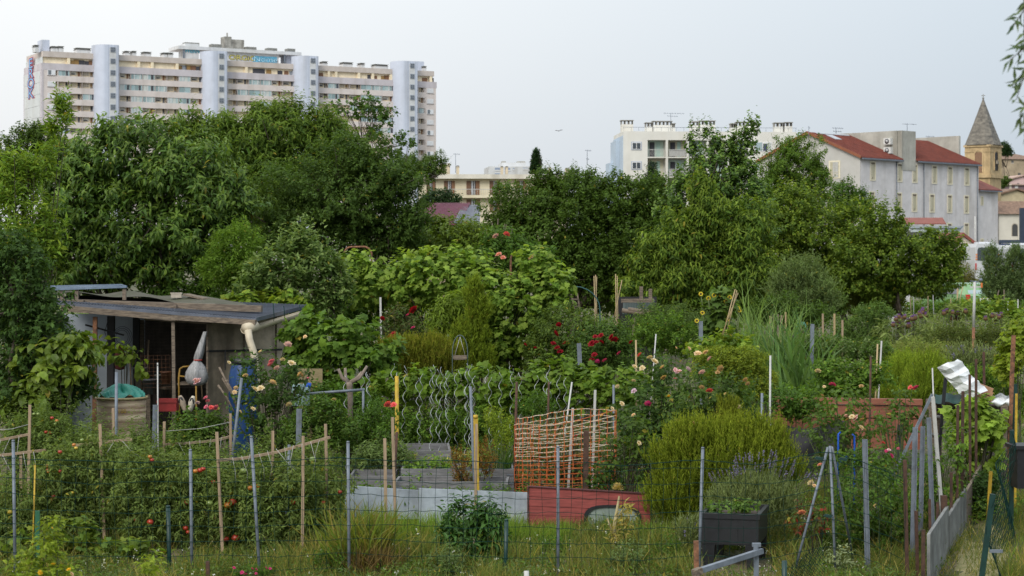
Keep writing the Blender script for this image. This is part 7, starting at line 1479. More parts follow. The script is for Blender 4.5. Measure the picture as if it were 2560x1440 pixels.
plant('rose_bush', 'crimson rose bush in the middle distance under the bamboo canes', 'rose', 35, [(1500, 870, 80, 56), (1550, 900, 60, 44), (1470, 910, 60, 40), (1530, 845, 50, 36)], ('lance', 12, 7), [(.05, .085, .024), (.04, .07, .022)], cov=4.4, shoot=(28, 8), seed=64, stems=24, front=.75, bl=[(1480, 858, 'red', 14), (1478, 862, 'red', 12), (1488, 842, 'red', 9), (1503, 840, 'red', 11), (1502, 856, 'red', 11), (1530, 844, 'red', 13), (1537, 850, 'red', 11), (1548, 884, 'mag', 10), (1578, 856, 'red', 10), (1486, 888, 'red', 12), (1480, 900, 'red', 11), (1494, 904, 'mag', 9), (1512, 902, 'mag', 9), (1490, 857, 'red', 9)])
plant('rose_bush', 'straggly rose bush with a few scarlet blooms below the marker pole', 'rose', 35.5, [(1000, 800, 44, 36), (1030, 830, 40, 36), (985, 840, 44, 30), (1060, 860, 44, 30)], ('lance', 11, 6), [(.05, .07, .03), (.07, .06, .04), (.045, .075, .025)], cov=3.4, shoot=(28, 8), seed=65, cm=0.6, stems=24, front=.6, bl=[(1035, 776, 'red', 15), (985, 838, 'red', 15), (976, 842, 'red', 9), (955, 797, 'red', 9), (1020, 788, 'mag', 10), (1033, 820, 'mag', 8)])
# ---- big mixed roses
plant('rose_bush', 'tall pale pink and cream rose thicket behind the orange netting', 'rose', 30.6, [(1640, 985, 70, 90), (1600, 1050, 60, 70), (1680, 1060, 70, 70), (1650, 1130, 90, 70), (1560, 1110, 50, 60)], ('lance', 17, 11), [(.038, .07, .026), (.05, .085, .03), (.03, .058, .024)], cov=3.6, shoot=(40, 8), seed=66, cm=0.6, stems=50, stem_r=.008, front=.6, bl=[(1586, 918, 'cream', 11), (1606, 921, 'cream', 12), (1600, 888, 'coral', 11), (1657, 919, 'peach', 12), (1688, 925, 'pale', 11), (1698, 931, 'pale', 11), (1660, 945, 'faded', 11), (1688, 948, 'pink', 6), (1584, 952, 'cream', 8), (1544, 967, 'cream', 9), (1585, 978, 'lilac', 9), (1620, 1010, 'mag', 13), (1554, 1010, 'cream', 10), (1530, 1022, 'cream', 9), (1584, 1038, 'peach', 8), (1580, 1120, 'cream', 11), (1637, 1122, 'cream', 9), (1625, 895, 'cream', 10), (1635, 905, 'cream', 14), (1671, 992, 'yel', 8), (1505, 1040, 'yel', 9), (1466, 1085, 'coral', 10)])
plant('rose_bush', 'pink and faded yellow rose bush above the golden rosemary', 'rose', 29.6, [(1760, 990, 80, 76), (1830, 1000, 66, 70), (1750, 1060, 80, 60), (1850, 1060, 60, 50)], ('lance', 17, 11), [(.045, .08, .026), (.06, .095, .03), (.04, .07, .026)], cov=3.8, shoot=(40, 8), seed=67, cm=0.6, stems=40, front=.6, bl=[(1774, 978, 'coral', 12), (1736, 1065, 'pink', 16), (1747, 1060, 'pale', 11), (1754, 969, 'faded', 9), (1720, 924, 'lilac', 11), (1756, 932, 'pale', 12), (1794, 932, 'faded', 9), (1802, 922, 'faded', 11), (1864, 950, 'faded', 10), (1870, 960, 'faded', 8), (1775, 898, 'pale', 10), (1744, 885, 'peach', 12), (1765, 882, 'peach', 11), (1722, 872, 'peach', 9), (1690, 870, 'peach', 7), (1846, 1018, 'cream', 8), (1814, 985, 'cream', 7), (1740, 1085, 'yel', 8), (1800, 1060, 'cream', 7)])
plant('fennel', 'yellow-green flowering fennel between the roses and the leeks', 'fennel', 31.5, [(1850, 910, 70, 40), (1800, 900, 60, 30), (1890, 960, 50, 50), (1780, 930, 50, 30)], ('small', 8, 4), [(.15, .17, .03), (.12, .15, .03), (.09, .12, .03)], cov=5, shoot=(18, 9), up=.8, seed=68, stems=30, bark='stem', mat_='soft_leaf')
plant('rose_bush', 'slender tall rose with faded pink clusters in front of the terracotta boards', 'rose', 28.2, [(2110, 1010, 60, 50), (2060, 1070, 56, 50), (2150, 1060, 56, 46), (2100, 1130, 60, 50)], ('lance', 17, 11), [(.06, .1, .03), (.05, .085, .028), (.075, .115, .034)], cov=2.6, shoot=(40, 7), seed=69, cm=0.5, stems=36, bark='x', front=.5, bl=[(2081, 962, 'mag', 12), (2060, 967, 'peach', 7), (2153, 966, 'faded', 10), (2115, 1040, 'pale', 10), (2130, 1043, 'cream', 13), (2142, 1046, 'pale', 12), (2155, 1050, 'faded', 11), (2120, 1050, 'faded', 9), (2152, 1070, 'cream', 12), (2160, 1075, 'faded', 8), (2045, 928, 'cream', 9), (2055, 990, 'faded', 7)])
plant('rose_bush', 'tall rose with red and magenta blooms left of the timber heap', 'rose', 28.6, [(2260, 1010, 36, 40), (2230, 1050, 46, 36), (2265, 1060, 30, 30)], ('lance', 16, 10), [(.06, .1, .03), (.05, .085, .028)], cov=2.6, shoot=(36, 7), seed=70, cm=0.5, stems=24, bark='x', front=.5, bl=[(2276, 969, 'coral', 10), (2290, 971, 'mag', 14), (2283, 972, 'coral', 9)])
plant('rose_bush', 'low rose bed with small coral and magenta blooms behind the corner brace', 'rose', 27.0, [(2190, 1150, 60, 50), (2140, 1180, 50, 50), (2230, 1170, 44, 50)], ('lance', 15, 9), MDG, cov=3.4, shoot=(34, 8), seed=71, cm=0.5, stems=24, bark='x', front=.5, bl=[(2208, 1108, 'coral', 8), (2222, 1126, 'pale', 9), (2215, 1128, 'mag', 7), (2228, 1140, 'mag', 8), (2265, 1112, 'coral', 5), (2246, 1122, 'pink', 5), (2050, 1163, 'salmon', 9)])
plant('dahlia', 'salmon-pink dahlia with dark foliage beside the slanting brace', 'dahlia', 25.2, [(2010, 1310, 44, 40), (2040, 1290, 36, 40)], ('lance', 18, 9), [(.05, .075, .03), (.13, .02, .02), (.06, .085, .03)], cov=2.6, shoot=(34, 7), seed=72, cm=0.5, stems=16, front=.35, bl=[(2005, 1283, 'salmon', 15), (2028, 1208, 'cream', 12), (2036, 1215, 'peach', 9)])
plant('rose_bush', 'cream, peach and pink rose bush in front of the shed downpipe', 'rose', 30.2, [(670, 960, 60, 66), (640, 1010, 60, 60), (720, 980, 50, 60), (690, 1060, 70, 60), (620, 920, 40, 36), (745, 930, 26, 40)], ('lance', 16, 10), [(.035, .065, .024), (.05, .085, .03), (.03, .055, .022)], cov=2.5, shoot=(38, 8), seed=73, cm=0.62, stems=46, front=.5, bl=[(636, 974, 'cream', 15), (652, 972, 'cream', 14), (632, 1023, 'cream', 12), (614, 940, 'peach', 11), (590, 970, 'peach', 10), (586, 981, 'peach', 9), (572, 907, 'cream', 10), (680, 904, 'pink', 12), (677, 912, 'pink', 12), (693, 921, 'pale', 10), (682, 957, 'peach', 13), (728, 910, 'cream', 13), (750, 936, 'peach', 12), (707, 900, 'cream', 8), (752, 937, 'faded', 11), (720, 862, 'pale', 11), (763, 842, 'peach', 8), (652, 880, 'cream', 8), (723, 1012, 'cream', 9), (600, 1030, 'cream', 10), (785, 998, 'peach', 11), (835, 1000, 'peach', 10), (838, 1036, 'peach', 10), (770, 945, 'pink', 5)])
plant('rose_bush', 'low bush with clustered pink blooms in front of the clogs', 'rose', 30.6, [(490, 1080, 60, 50), (540, 1075, 40, 44), (450, 1110, 50, 40)], ('lance', 14, 9), DKG+MDG, cov=4.2, shoot=(32, 8), seed=74, stems=20, front=.5, bl=[(495, 955, 'pale', 15), (488, 950, 'pale', 10), (515, 995, 'pink', 9), (520, 1003, 'pink', 10), (494, 1008, 'lilac', 8), (528, 1020, 'coral', 13), (540, 1020, 'pink', 11), (516, 1018, 'pink', 8)])
plant('zinnia', 'pair of coral-red zinnias in front of the yellow pole', 'zinnia', 29.4, [(975, 1060, 24, 30), (970, 1090, 30, 20)], ('lance', 18, 8), MDG, cov=1.6, shoot=(30, 5), seed=75, cm=0.6, stems=8, bark='x', front=.2, bl=[(970, 1012, 'coral', 13), (984, 1013, 'coral', 13)])
# ---- sunflowers
sf = thing('sunflower', 'clump of sunflowers with several yellow heads left of the leaning bamboo canes', 'sunflower', G(1795, 38.5)); Z = 38.5
mb = MB(); p, d = crown(mb, [(1795, 775, 40, 40), (1790, 830, 40, 50), (1805, 748, 30, 24)], Z-.3, ('vine', 26, 22), [(.06, .1, .035), (.075, .115, .04)], cov=7, shoot=(34, 6), droop=.5, seed=76, shell=.9); part('foliage', mb, M['leaf'], sf)
hd = MB(); n = 16; az = np.arange(n)*2*math.pi/n; dd = np.stack([np.cos(az), np.sin(az), np.full(n, .1)], axis=1); leaves(hd, dd*.4, dd, np.tile([0, 0, 1.], (n, 1)), .62, .34, 'small', tints(n, YEL, rng)/LEAFGAIN); hd.lathe([(.0, -.08), (.46, -.06), (.5, .02), (.3, .08), (0, .1)], (0, 0, 0), 14, 0, (.05, .028, .012)); hdm = hd.mesh('flower_head', M['petal'])
mb = MB()
for i, (x, y) in enumerate(((1752, 735), (1771, 745), (1785, 738), (1824, 743), (1815, 753), (1756, 782), (1742, 802), (1802, 738), (1821, 788), (1846, 770), (1849, 777), (1818, 800))):
    c = P(x, y, Z-.5); place('flower_head', hdm, sf, c, 0, 6.3*Z/F*(1 if i < 7 else .8), rx=R(70+rng.normal()*15)); b = G(1795+(x-1795)*.4, Z); mb.tube([b, (b+c)/2+[.05, 0, .1], c], .01, 5)
part('stem', mb, M['stem'], sf)
# ---- blades: leeks, lemongrass
def blades(mb, bases, L, W, lean, pal, g, up=1.0):
    n = len(bases); d = nrm(np.stack([g.normal(size=n)*lean, g.normal(size=n)*lean, np.full(n, up)], axis=1)); nn = nrm(np.stack([g.normal(size=n), g.normal(size=n), np.zeros(n)], axis=1))
    leaves(mb, bases, d, nn, L*(.5+.6*g.random(n)), W*(.7+.6*g.random(n)), 'blade', tints(n, pal, g, .25))
def clump(name, label, cat, Z, cx, spread, n, L, W, lean, pal, seed, mat_='leaf', group=None, y=None):
    g = np.random.default_rng(seed); b = G(cx, Z); t = thing(name, label, cat, b, group); B = np.stack([b[0]+g.normal(size=n)*spread*Z/F, b[1]+g.normal(size=n)*spread*Z/F, np.full(n, 0.)], axis=1); B[:, 2] = gz(B[:, 1], B[:, 0])-.02
    mb = MB(); blades(mb, B, L*Z/F, W*Z/F, lean, pal, g); part('foliage', mb, M[mat_], t); return t
clump('leek_clump', 'tall blue-green leeks with strap leaves left of the wide galvanised post', 'leeks', 38.5, 1975, 34, 150, 250, 8, .30, BLG+[(.09, .14, .08)], 81)
clump('leek_clump', 'arching blue-green leek leaves in the bed right of the white speckled rod', 'leeks', 35.5, 2000, 22, 110, 260, 10, .22, [(.06, .11, .05), (.08, .13, .06)], 82)
clump('fennel', 'very tall thin-stemmed fennel right of the bamboo canes', 'fennel', 40, 1890, 26, 130, 300, 4, .26, [(.10, .15, .075), (.12, .17, .09)], 83, 'soft_leaf')
clump('fennel', 'thin fennel stems standing left of the small green-topped frame', 'fennel', 39.0, 1955, 40, 120, 270, 4, .3, [(.10, .15, .075), (.12, .17, .09)], 84, 'soft_leaf')
clump('lemongrass', 'big arching clump of yellow-green lemongrass behind the third galvanised post', 'ornamental grass', 24.6, 905, 28, 420, 190, 5, .42, [(.10, .13, .03), (.13, .14, .04), (.07, .1, .025), (.15, .12, .055)], 85)
clump('dry_grass', 'reddish-brown dry grass heap at the foot of the lemongrass', 'dry grass', 24.2, 935, 22, 420, 95, 3, .55, [(.10, .06, .04), (.14, .10, .06), (.07, .05, .035)], 86, 'soft_leaf')
clump('maize', 'grassy leaves between the tomato rows and the yellow pole', 'maize', 29.8, 1255, 16, 90, 150, 7, .25, [(.05, .09, .03), (.07, .11, .035)], 87)
clump('ornamental_grass', 'tuft of dark narrow leaves between the orange netting and rusty rod', 'ornamental grass', 29.5, 1275, 10, 60, 120, 5, .2, [(.04, .075, .025)], 88)
for i, (cx, Z, L, lab) in enumerate(((2265, 36, 110, 'bright feathery asparagus fern above the terracotta boards'), (2320, 35, 120, 'yellow-green asparagus fern left of the white plastic sheet'), (2220, 37, 90, 'low feathery asparagus fern behind the tall rusty rod'))):
    plant('asparagus_fern', lab, 'asparagus', Z, [(cx, 950, 52, 54), (cx-20, 985, 50, 40)], ('small', 9, 2), [(.13, .17, .03), (.1, .145, .028), (.16, .2, .035)], cov=6, shoot=(40, 13), up=2.0, droop=-.4, seed=90+i, mat_='soft_leaf', open_=.5, stems=16, bark='x', spikes=16, spike=(40, 12))
for i, (cx, Z, sp, n, L, lab) in enumerate(((1060, 24.7, 44, 150, 95, 'tangled wild grass between the lemongrass and the peony bush'), (1310, 24.9, 40, 150, 90, 'wild grass tuft right of the short dark green post'), (1450, 24.4, 50, 170, 85, 'wild grass right of the galvanised post in front of the red panel'), (1620, 25.6, 50, 170, 90, 'tall weeds between the dried artichoke and the golden rosemary'), (1680, 24.2, 34, 120, 80, 'grassy weeds left of the rusty stub post'), (720, 24.4, 50, 170, 90, 'wild grass at the foot of the right tomato stakes'), (520, 24.2, 44, 140, 80, 'wild grass around the second galvanised post'), (2010, 24.3, 40, 150, 110, 'weeds around the foot of the slanting brace'), (1230, 23.6, 44, 130, 70, 'low wild grass at the foot of the dark green post'))):
    clump('grass_tuft', lab, 'grass tuft', Z, cx, sp, n, L, 3, .4, [(.075, .10, .035), (.09, .11, .045), (.15, .13, .06)], 330+i, 'soft_leaf')
for i, (cx, Z, lab, pal) in enumerate(((1110, 24.2, 'grey-green weed with small leaves below the peony bush', GRG), (1370, 25.4, 'leafy weed in front of the left corner of the red panel', MDG), (1560, 24.6, 'spreading weed below the dried artichoke', GRG), (1660, 25.0, 'bushy weed left of the small lavender tuft', MDG), (820, 24.3, 'leafy weed left of the lemongrass', MDG))):
    plant('weed_plant', lab, 'weed', Z, [(cx, 1440-1.0*(Z-23)*24, 44, 30), (cx+20, 1425-(Z-23)*24, 30, 26)], ('lance', 13, 5), pal, cov=1.6, shoot=(34, 8), up=1.2, droop=.1, seed=350+i, stems=14, bark='x', mat_='soft_leaf')
# ---- artichokes with purple heads
ah = MB(); ah.lathe([(0, -.5), (.45, -.4), (.6, 0), (.5, .3), (.3, .42), (0, .45)], (0, 0, 0), 10, 0, (.16, .10, .05)); n = 26; g = np.random.default_rng(4); az = g.random(n)*6.28; dd = nrm(np.stack([np.cos(az)*.5*g.random(n), np.sin(az)*.5*g.random(n), np.ones(n)], axis=1)); leaves(ah, np.stack([np.cos(az)*.25, np.sin(az)*.25, np.full(n, .3)], axis=1), dd, np.stack([np.cos(az), np.sin(az), np.zeros(n)], axis=1), .55, .2, 'small', tints(n, [(.16, .08, .26), (.22, .12, .32)], g)/LEAFGAIN); ahm = ah.mesh('flower_head', M['petal'])
for i, (cx, Z, sp, n, L, pal, lab) in enumerate(((2290, 41, 40, 160, 120, [(.14, .17, .09), (.2, .19, .11), (.1, .14, .06)], 'pale feathery grass in front of the left artichoke clump'), (2215, 40, 26, 90, 130, [(.1, .14, .05), (.13, .16, .07)], 'upright grassy stems left of the artichokes'), (2355, 42, 34, 110, 110, [(.12, .16, .07), (.18, .18, .1)], 'wispy pale grass right of the asparagus ferns'), (2140, 38, 30, 90, 110, [(.09, .13, .05), (.2, .17, .09)], 'strawy grass behind the pale canes'), (1700, 37, 40, 120, 110, [(.1, .14, .06), (.13, .16, .08)], 'thin grassy stems below the lumber store'), (2500, 37, 40, 140, 110, [(.09, .14, .04), (.12, .16, .05)], 'long green grass behind the timber heap'), (2080, 41, 30, 90, 120, [(.1, .15, .07), (.14, .18, .09)], 'fine upright stems right of the small green-topped frame'))):
    clump('tall_grass_clump', lab, 'tall grass', Z, cx, sp, n, L, 3, .3, pal, 300+i, 'soft_leaf')
def arti(label, Z, lobes, heads, seed, r=10.5):
    t = plant('artichoke', label, 'artichoke', Z, lobes, ('lance', 26, 6), [(.12, .15, .085), (.15, .175, .11), (.10, .13, .06)], cov=3.2, shoot=(30, 7), up=.9, droop=.3, seed=seed, cm=.6, mat_='soft_leaf'); mb = MB(); b0 = ORG[t.name]
    for i, (x, y) in enumerate(heads): c = P(x, y, Z-.3+.2*(i % 3)); place('flower_head', ahm, t, c, i*1.3, r*Z/F*(.9+.25*rng.random())); b = G(x+rng.normal()*4, Z); mb.tube([b, c-[0, 0, .03]], [.016, .012], 5)
    part('stem', mb, mat('grey_green_stem', (.12, .14, .08), .8, .3, 8) if 'grey_green_stem' not in bpy.data.materials else bpy.data.materials['grey_green_stem'], t)
arti('left artichoke clump with a dozen fading purple heads', 44, [(2270, 850, 66, 46), (2230, 830, 40, 30), (2300, 830, 36, 30)], [(2233, 812), (2243, 806), (2252, 797), (2262, 793), (2246, 815), (2270, 803), (2280, 797), (2287, 795), (2284, 810), (2272, 815), (2264, 818), (2247, 792), (2240, 798)], 93)
arti('artichoke with a tight bunch of purple heads behind the left clump', 46, [(2305, 815, 26, 30)], [(2299, 785), (2305, 781), (2312, 787), (2302, 790), (2314, 790), (2307, 776)], 94)
arti('artichoke clump with purple heads left of the white and rusty pole', 50, [(2385, 800, 56, 30)], [(2360, 783), (2366, 779), (2373, 778), (2382, 782), (2394, 784), (2402, 783), (2414, 779), (2380, 796), (2392, 797)], 95, 9.5)
arti('small artichoke clump with dusty heads right of the white and rusty pole', 50, [(2490, 820, 40, 26)], [(2464, 797), (2481, 790), (2490, 790), (2498, 793), (2503, 788), (2488, 798)], 96, 9.5)
da = thing('dried_artichoke', 'single dried artichoke on a pale stalk in front of the red panel', 'artichoke', G(1540, 25.6)); Z = 25.6
mb = MB(); b = G(1540, Z); mb.tube([b-[0, 0, .05], P(1535, 1320, Z), P(1548, 1240, Z)], [.035, .028, .012], 7); mb.tube([P(1532, 1330, Z), P(1518, 1296, Z)], [.02, .01], 6); mb.tube([P(1540, 1300, Z), P(1565, 1260, Z)], [.015, .006], 6); part('stalk', mb, mat('pale_dry_stalk', (.30, .25, .13), .85, .3, 8), da)
mb = MB(); c = P(1544, 1222, Z); n = 44; g = np.random.default_rng(8); t = np.linspace(0, 1, n); az = np.arange(n)*2.4; el = -.5+1.7*t; dd = np.stack([np.cos(az)*np.cos(el), np.sin(az)*np.cos(el), np.sin(el)], axis=1); leaves(mb, c+dd*.03, nrm(dd+[0, 0, .6]), dd, .065, .03, 'small', tints(n, [(.28, .2, .09), (.18, .13, .06), (.34, .24, .2)], g)); part('flower_head', mb, M['petal'], da)
mb = MB(); crown(mb, [(1570, 1290, 22, 34), (1545, 1330, 30, 24)], Z, ('lance', 22, 6), DRY+[(.12, .13, .05)], cov=1.6, shoot=(26, 5), seed=97); part('foliage', mb, M['soft_leaf'], da)
# ---- lavender
def lav(label, Z, lobes, seed, spikes_, L=9):
    t = plant('lavender', label, 'lavender', Z, lobes, ('small', 14, 2.4), [(.11, .13, .085), (.09, .115, .07), (.13, .15, .1)], cov=4.2, shoot=(44, 10), up=1.6, droop=-.4, seed=seed, mat_='soft_leaf', open_=.3); g = np.random.default_rng(seed+3); st = MB(); b0 = ORG[t.name]
    for (x, y) in spikes_:
        c = P(x, y, Z+g.normal()*.12); b = P(x+(sum(l[0] for l in lobes)/len(lobes)-x)*.5, y+(80+30*g.random())*27/Z, Z); dr = nrm(c-b); fl_ = MB(); st.tube([b, (b+c)/2+g.normal(size=3)*.015, c], .0035, 3, cap=False)
        m = 22; tt = g.random(m); az = g.random(m)*6.28; o = np.stack([np.cos(az), np.sin(az), .6*np.ones(m)], axis=1); leaves(fl_, c+dr*(tt*.10)[:, None], nrm(o), np.tile(dr, (m, 1)), .020, .016, 'small', tints(m, [(.19, .16, .32), (.26, .23, .40), (.13, .11, .22)], g)/LEAFGAIN); part('flower_spike', fl_, M['petal'], t)
    part('stem', st, M['stem'], t)
g = np.random.default_rng(99)
lav('lavender with many purple spikes above the black planter', 25.9, [(1880, 1240, 100, 44), (1830, 1270, 70, 30), (1940, 1270, 60, 50)], 98, [(1770+270*u, 1245-95*math.sin(math.pi*(.12+.76*u))*(.4+.6*v)-10) for u, v in zip(g.random(70), g.random(70))])
lav('small lavender tuft left of the black planter', 25.6, [(1725, 1340, 40, 40)], 100, [(1700+50*u, 1310+36*v) for u, v in zip(g.random(12), g.random(12))])
plant('climber', 'weeds and bindweed overgrowing the boundary boards beside the path', 'climber', 29.5, [(2420, 1190, 30, 40), (2400, 1230, 24, 30), (2440, 1160, 24, 40), (2380, 1270, 18, 24)], ('lance', 13, 8), MDG+DKG, cov=2.4, shoot=(30, 7), seed=211, stems=12, bark='x')
lav('distant grey-mauve lavender hedge in the upper right beds', 38, [(2430, 905, 70, 28), (2460, 920, 40, 24)], 101, [(2365+130*u, 900-26*v) for u, v in zip(g.random(60), g.random(60))])
# ---- right enclosure
plant('potato_plant', 'leafy green thicket inside the corner of the wire fence', 'plant', 25.6, [(2170, 1250, 90, 80), (2110, 1320, 70, 60), (2230, 1300, 60, 80), (2200, 1390, 80, 50)], ('lance', 16, 8), MDG+DKG, cov=3.8, shoot=(34, 8), seed=110, cm=0.6, stems=30, bark='x', front=.5, bl=[(2188, 1264, 'cream', 8), (2185, 1268, 'cream', 7), (2112, 1282, 'cream', 5), (2110, 1275, 'cream', 4)])
plant('climbing_rose', 'leafy climber at the foot of the galvanised posts beside the boundary', 'climber', 26.6, [(2330, 1190, 40, 60), (2360, 1225, 46, 30), (2310, 1250, 30, 60), (2390, 1130, 26, 60)], ('lance', 15, 9), LTG+MDG, cov=2.8, shoot=(34, 7), seed=111, cm=0.6, stems=20, bark='x')
plant('ivy_bush', 'dark ivy bush at the edge of the path under the grapevine', 'ivy', 28.0, [(2450, 1245, 34, 50), (2430, 1290, 26, 40), (2468, 1210, 26, 34)], ('small', 10, 7), [(.025, .05, .02), (.035, .065, .026)], cov=5, shoot=(24, 8), seed=112)
plant('silver_plant', 'small silvery-leaved plant beside the sagging chain link', 'plant', 24.0, [(2100, 1395, 30, 30)], ('lance', 12, 5), [(.2, .22, .2), (.14, .17, .14)], cov=2.6, shoot=(24, 7), seed=113, cm=0.6, stems=6, bark='x')
# ---- near bushes
plant('peony', 'dark green leafy peony bush in the grass in front of the pale edging board', 'peony', 25.2, [(1165, 1295, 50, 34), (1215, 1305, 44, 30), (1170, 1360, 60, 44), (1235, 1345, 26, 36), (1122, 1345, 28, 40)], ('droop', 26, 8), [(.03, .07, .022), (.042, .09, .028), (.025, .058, .02)], cov=4.4, shoot=(36, 8), up=.6, droop=.5, cm=.7, spikes=24, spike=(46, 9), seed=114, stems=14, bark='x', mat_='shiny_leaf')
plant('amaranth', 'rust-brown dried amaranth stalks behind the short yellow pole', 'dried plant', 28.2, [(1215, 1150, 26, 46), (1150, 1165, 22, 36), (1165, 1200, 30, 20)], ('small', 9, 4), [(.16, .07, .03), (.11, .055, .03), (.1, .09, .03)], cov=3, shoot=(34, 12), up=2.2, seed=115, cm=0.6, mat_='soft_leaf', open_=.35, stems=16)
plant('goldenrod', 'yellow-green flowering herb beside the spiral stakes and netting', 'herb', 29.4, [(1255, 1080, 26, 50), (1230, 1050, 24, 30)], ('small', 9, 3), YLG, cov=3, shoot=(30, 10), up=1.4, seed=116, cm=0.6, stems=12, bark='x', mat_='soft_leaf')
plant('shrub', 'twiggy shrub inside the orange barrier netting', 'shrub', 29.2, [(1420, 1120, 100, 70), (1370, 1170, 60, 50), (1480, 1170, 60, 50)], ('small', 12, 6), [(.05, .065, .025), (.09, .07, .035), (.06, .08, .03)], cov=2.6, shoot=(36, 8), seed=117, cm=0.6, stems=60)
plant('rose_bush', 'blackish-green bramble-like rose between the netting and the golden rosemary', 'rose', 27.6, [(1560, 1150, 60, 56), (1590, 1090, 40, 50), (1530, 1190, 46, 36), (1480, 1200, 30, 30)], ('lance', 17, 11), DKG, cov=3.0, shoot=(40, 7), seed=118, cm=0.6, stems=40, front=.3, bl=[(1597, 1108, 'cream', 10), (1440, 1090, 'red', 4)])
plant('strawberry', 'strawberry leaves growing in the black planter table', 'strawberry', 24.9, [(1815, 1272, 56, 15), (1860, 1265, 34, 13), (1780, 1280, 24, 9)], ('lance', 14, 11), [(.07, .12, .04), (.09, .14, .05)], cov=3.2, shoot=(16, 5), seed=119, ground=False)
# grass-like vegetables and leafy beds in the middle distance
FILL = [('bean_row', 'beans', 'leafy bean rows behind the crimson roses', 38.5, [(1640, 830, 70, 46), (1700, 850, 60, 40)], ('small', 10, 5), MDG+LTG),
 ('tomato_row', 'tomatoes', 'grey-green tomato rows below the dark lean-to', 41, [(1660, 800, 70, 40), (1600, 830, 50, 36), (1720, 810, 40, 36)], ('small', 9, 4), [(.07, .105, .045), (.06, .09, .04)]),
 ('squash_patch', 'squash', 'broad-leaved patch at the foot of the sunflowers', 35.5, [(1770, 880, 60, 26), (1830, 870, 50, 26)], ('vine', 16, 14), LTG+YLG),
 ('shrub', 'shrub', 'dark low juniper-like shrub in front of the olive bush', 43.5, [(1940, 770, 60, 30), (1990, 800, 60, 26), (1900, 790, 40, 26), (2040, 790, 40, 26)], ('lance', 12, 5), [(.05, .085, .022), (.04, .07, .02)]),
 ('tomato_row', 'tomatoes', 'rounded mass of grey-green tomato plants left of the artichokes', 45, [(2160, 830, 62, 52), (2130, 860, 50, 40), (2190, 790, 40, 30)], ('small', 9, 3.5), [(.06, .10, .04), (.075, .115, .045)]),
 ('tamarisk', 'shrub', 'feathery brownish-green shrub under the apricot canopy', 60, [(2185, 750, 54, 28), (2150, 765, 44, 22), (2230, 760, 34, 22)], ('small', 7, 2), [(.10, .115, .03), (.085, .10, .03)]),
 ('bean_row', 'beans', 'low green vegetable rows in front of the green car', 68, [(2400, 762, 60, 12), (2330, 770, 60, 14), (2470, 772, 60, 14), (2260, 775, 60, 14), (2530, 775, 50, 16)], ('small', 7, 5), MDG+LTG),
 ('squash_patch', 'squash', 'yellow-green squash patch around the white and rusty pole', 55, [(2430, 775, 60, 14), (2490, 760, 40, 12), (2540, 800, 40, 22)], ('vine', 10, 9), YLG+LTG),
 ('rosemary', 'rosemary', 'dark twiggy rosemary mass right of the artichokes', 42, [(2430, 870, 84, 36), (2380, 850, 56, 30), (2490, 860, 50, 40), (2520, 900, 44, 40)], ('small', 9, 2.4), [(.055, .075, .03), (.045, .06, .026), (.08, .09, .04)]),
 ('herb_bed', 'herbs', 'pale feathery herbs below the left artichoke clump', 39, [(2290, 890, 60, 34), (2240, 900, 50, 36), (2340, 890, 40, 30)], ('small', 10, 2.4), [(.15, .18, .085), (.12, .16, .07), (.18, .18, .10)]),
 ('herb_bed', 'herbs', 'fresh green grassy bed in front of the dark rosemary mass', 34, [(2500, 960, 50, 36), (2440, 950, 50, 30), (2540, 1000, 30, 30)], ('small', 12, 3), LTG+MDG),
 ('potato_row', 'potatoes', 'green bed between the leeks and the terracotta boards', 33, [(2120, 960, 70, 30), (2180, 940, 60, 30), (2080, 930, 50, 30), (2050, 985, 70, 24)], ('lance', 14, 8), MDG+LTG),
 ('bean_row', 'beans', 'mixed bed behind the faded roses right of the galvanised post', 37, [(2100, 880, 70, 30), (2040, 870, 50, 30), (2180, 880, 50, 30)], ('small', 10, 5), MDG+GRG),
 ('chard_bed', 'vegetables', 'vegetable bed at the left of the terracotta boards behind the black membrane', 30.2, [(2010, 1020, 60, 30), (1960, 1010, 50, 36)], ('lance', 15, 8), MDG),
 ('bean_row', 'beans', 'shady bean row left of the barrier netting behind the raised beds', 32.1, [(1000, 1080, 70, 56), (1090, 1075, 70, 60), (1170, 1070, 66, 60), (1240, 1075, 50, 56)], ('small', 12, 6), MDG+LTG),
 ('tomato_row', 'tomatoes', 'staked tomato row right of the pruned trunk', 30.9, [(930, 1060, 50, 50), (880, 1090, 50, 40), (1340, 1020, 44, 30)], ('small', 12, 5), MDG),
 ('strawberry_bed', 'strawberries', 'pale-leaved leeks and strawberries in the rear raised bed', 29.4, [(960, 1135, 60, 20), (920, 1150, 50, 22), (1010, 1140, 30, 14)], ('lance', 20, 5), [(.12, .16, .09), (.09, .13, .07)]),
 ('strawberry_bed', 'strawberries', 'strawberry plants in the middle raised bed', 29.1, [(1080, 1165, 40, 14), (1040, 1175, 30, 10)], ('lance', 12, 9), LTG),
 ('currant_bush', 'bush', 'leafy bush behind the tomato frame and below the pipe rail', 29.6, [(800, 1040, 60, 50), (760, 1080, 60, 46), (850, 1080, 50, 46)], ('lance', 13, 7), DKG+MDG),
 ('currant_bush', 'bush', 'shrub under the twisted vine left of the pruned trunk', 31.6, [(820, 990, 60, 30), (910, 1010, 40, 34)], ('lance', 14, 9), MDG),
]
for i, (nm, ct, lab, Z, lobes, leaf, pal) in enumerate(FILL):
    plant(nm, lab, ct, Z, lobes, leaf, pal, cov=4.2 if leaf[0] != 'vine' else 3.2, shoot=(leaf[1]*2.2, 8 if leaf[0] != 'vine' else 5), up=.9, droop=.2, seed=130+i, stems=0 if 'pruned trunk' in lab else 10, bark='x', mat_='soft_leaf' if leaf[2] < 3 else 'leaf', bump=.35)
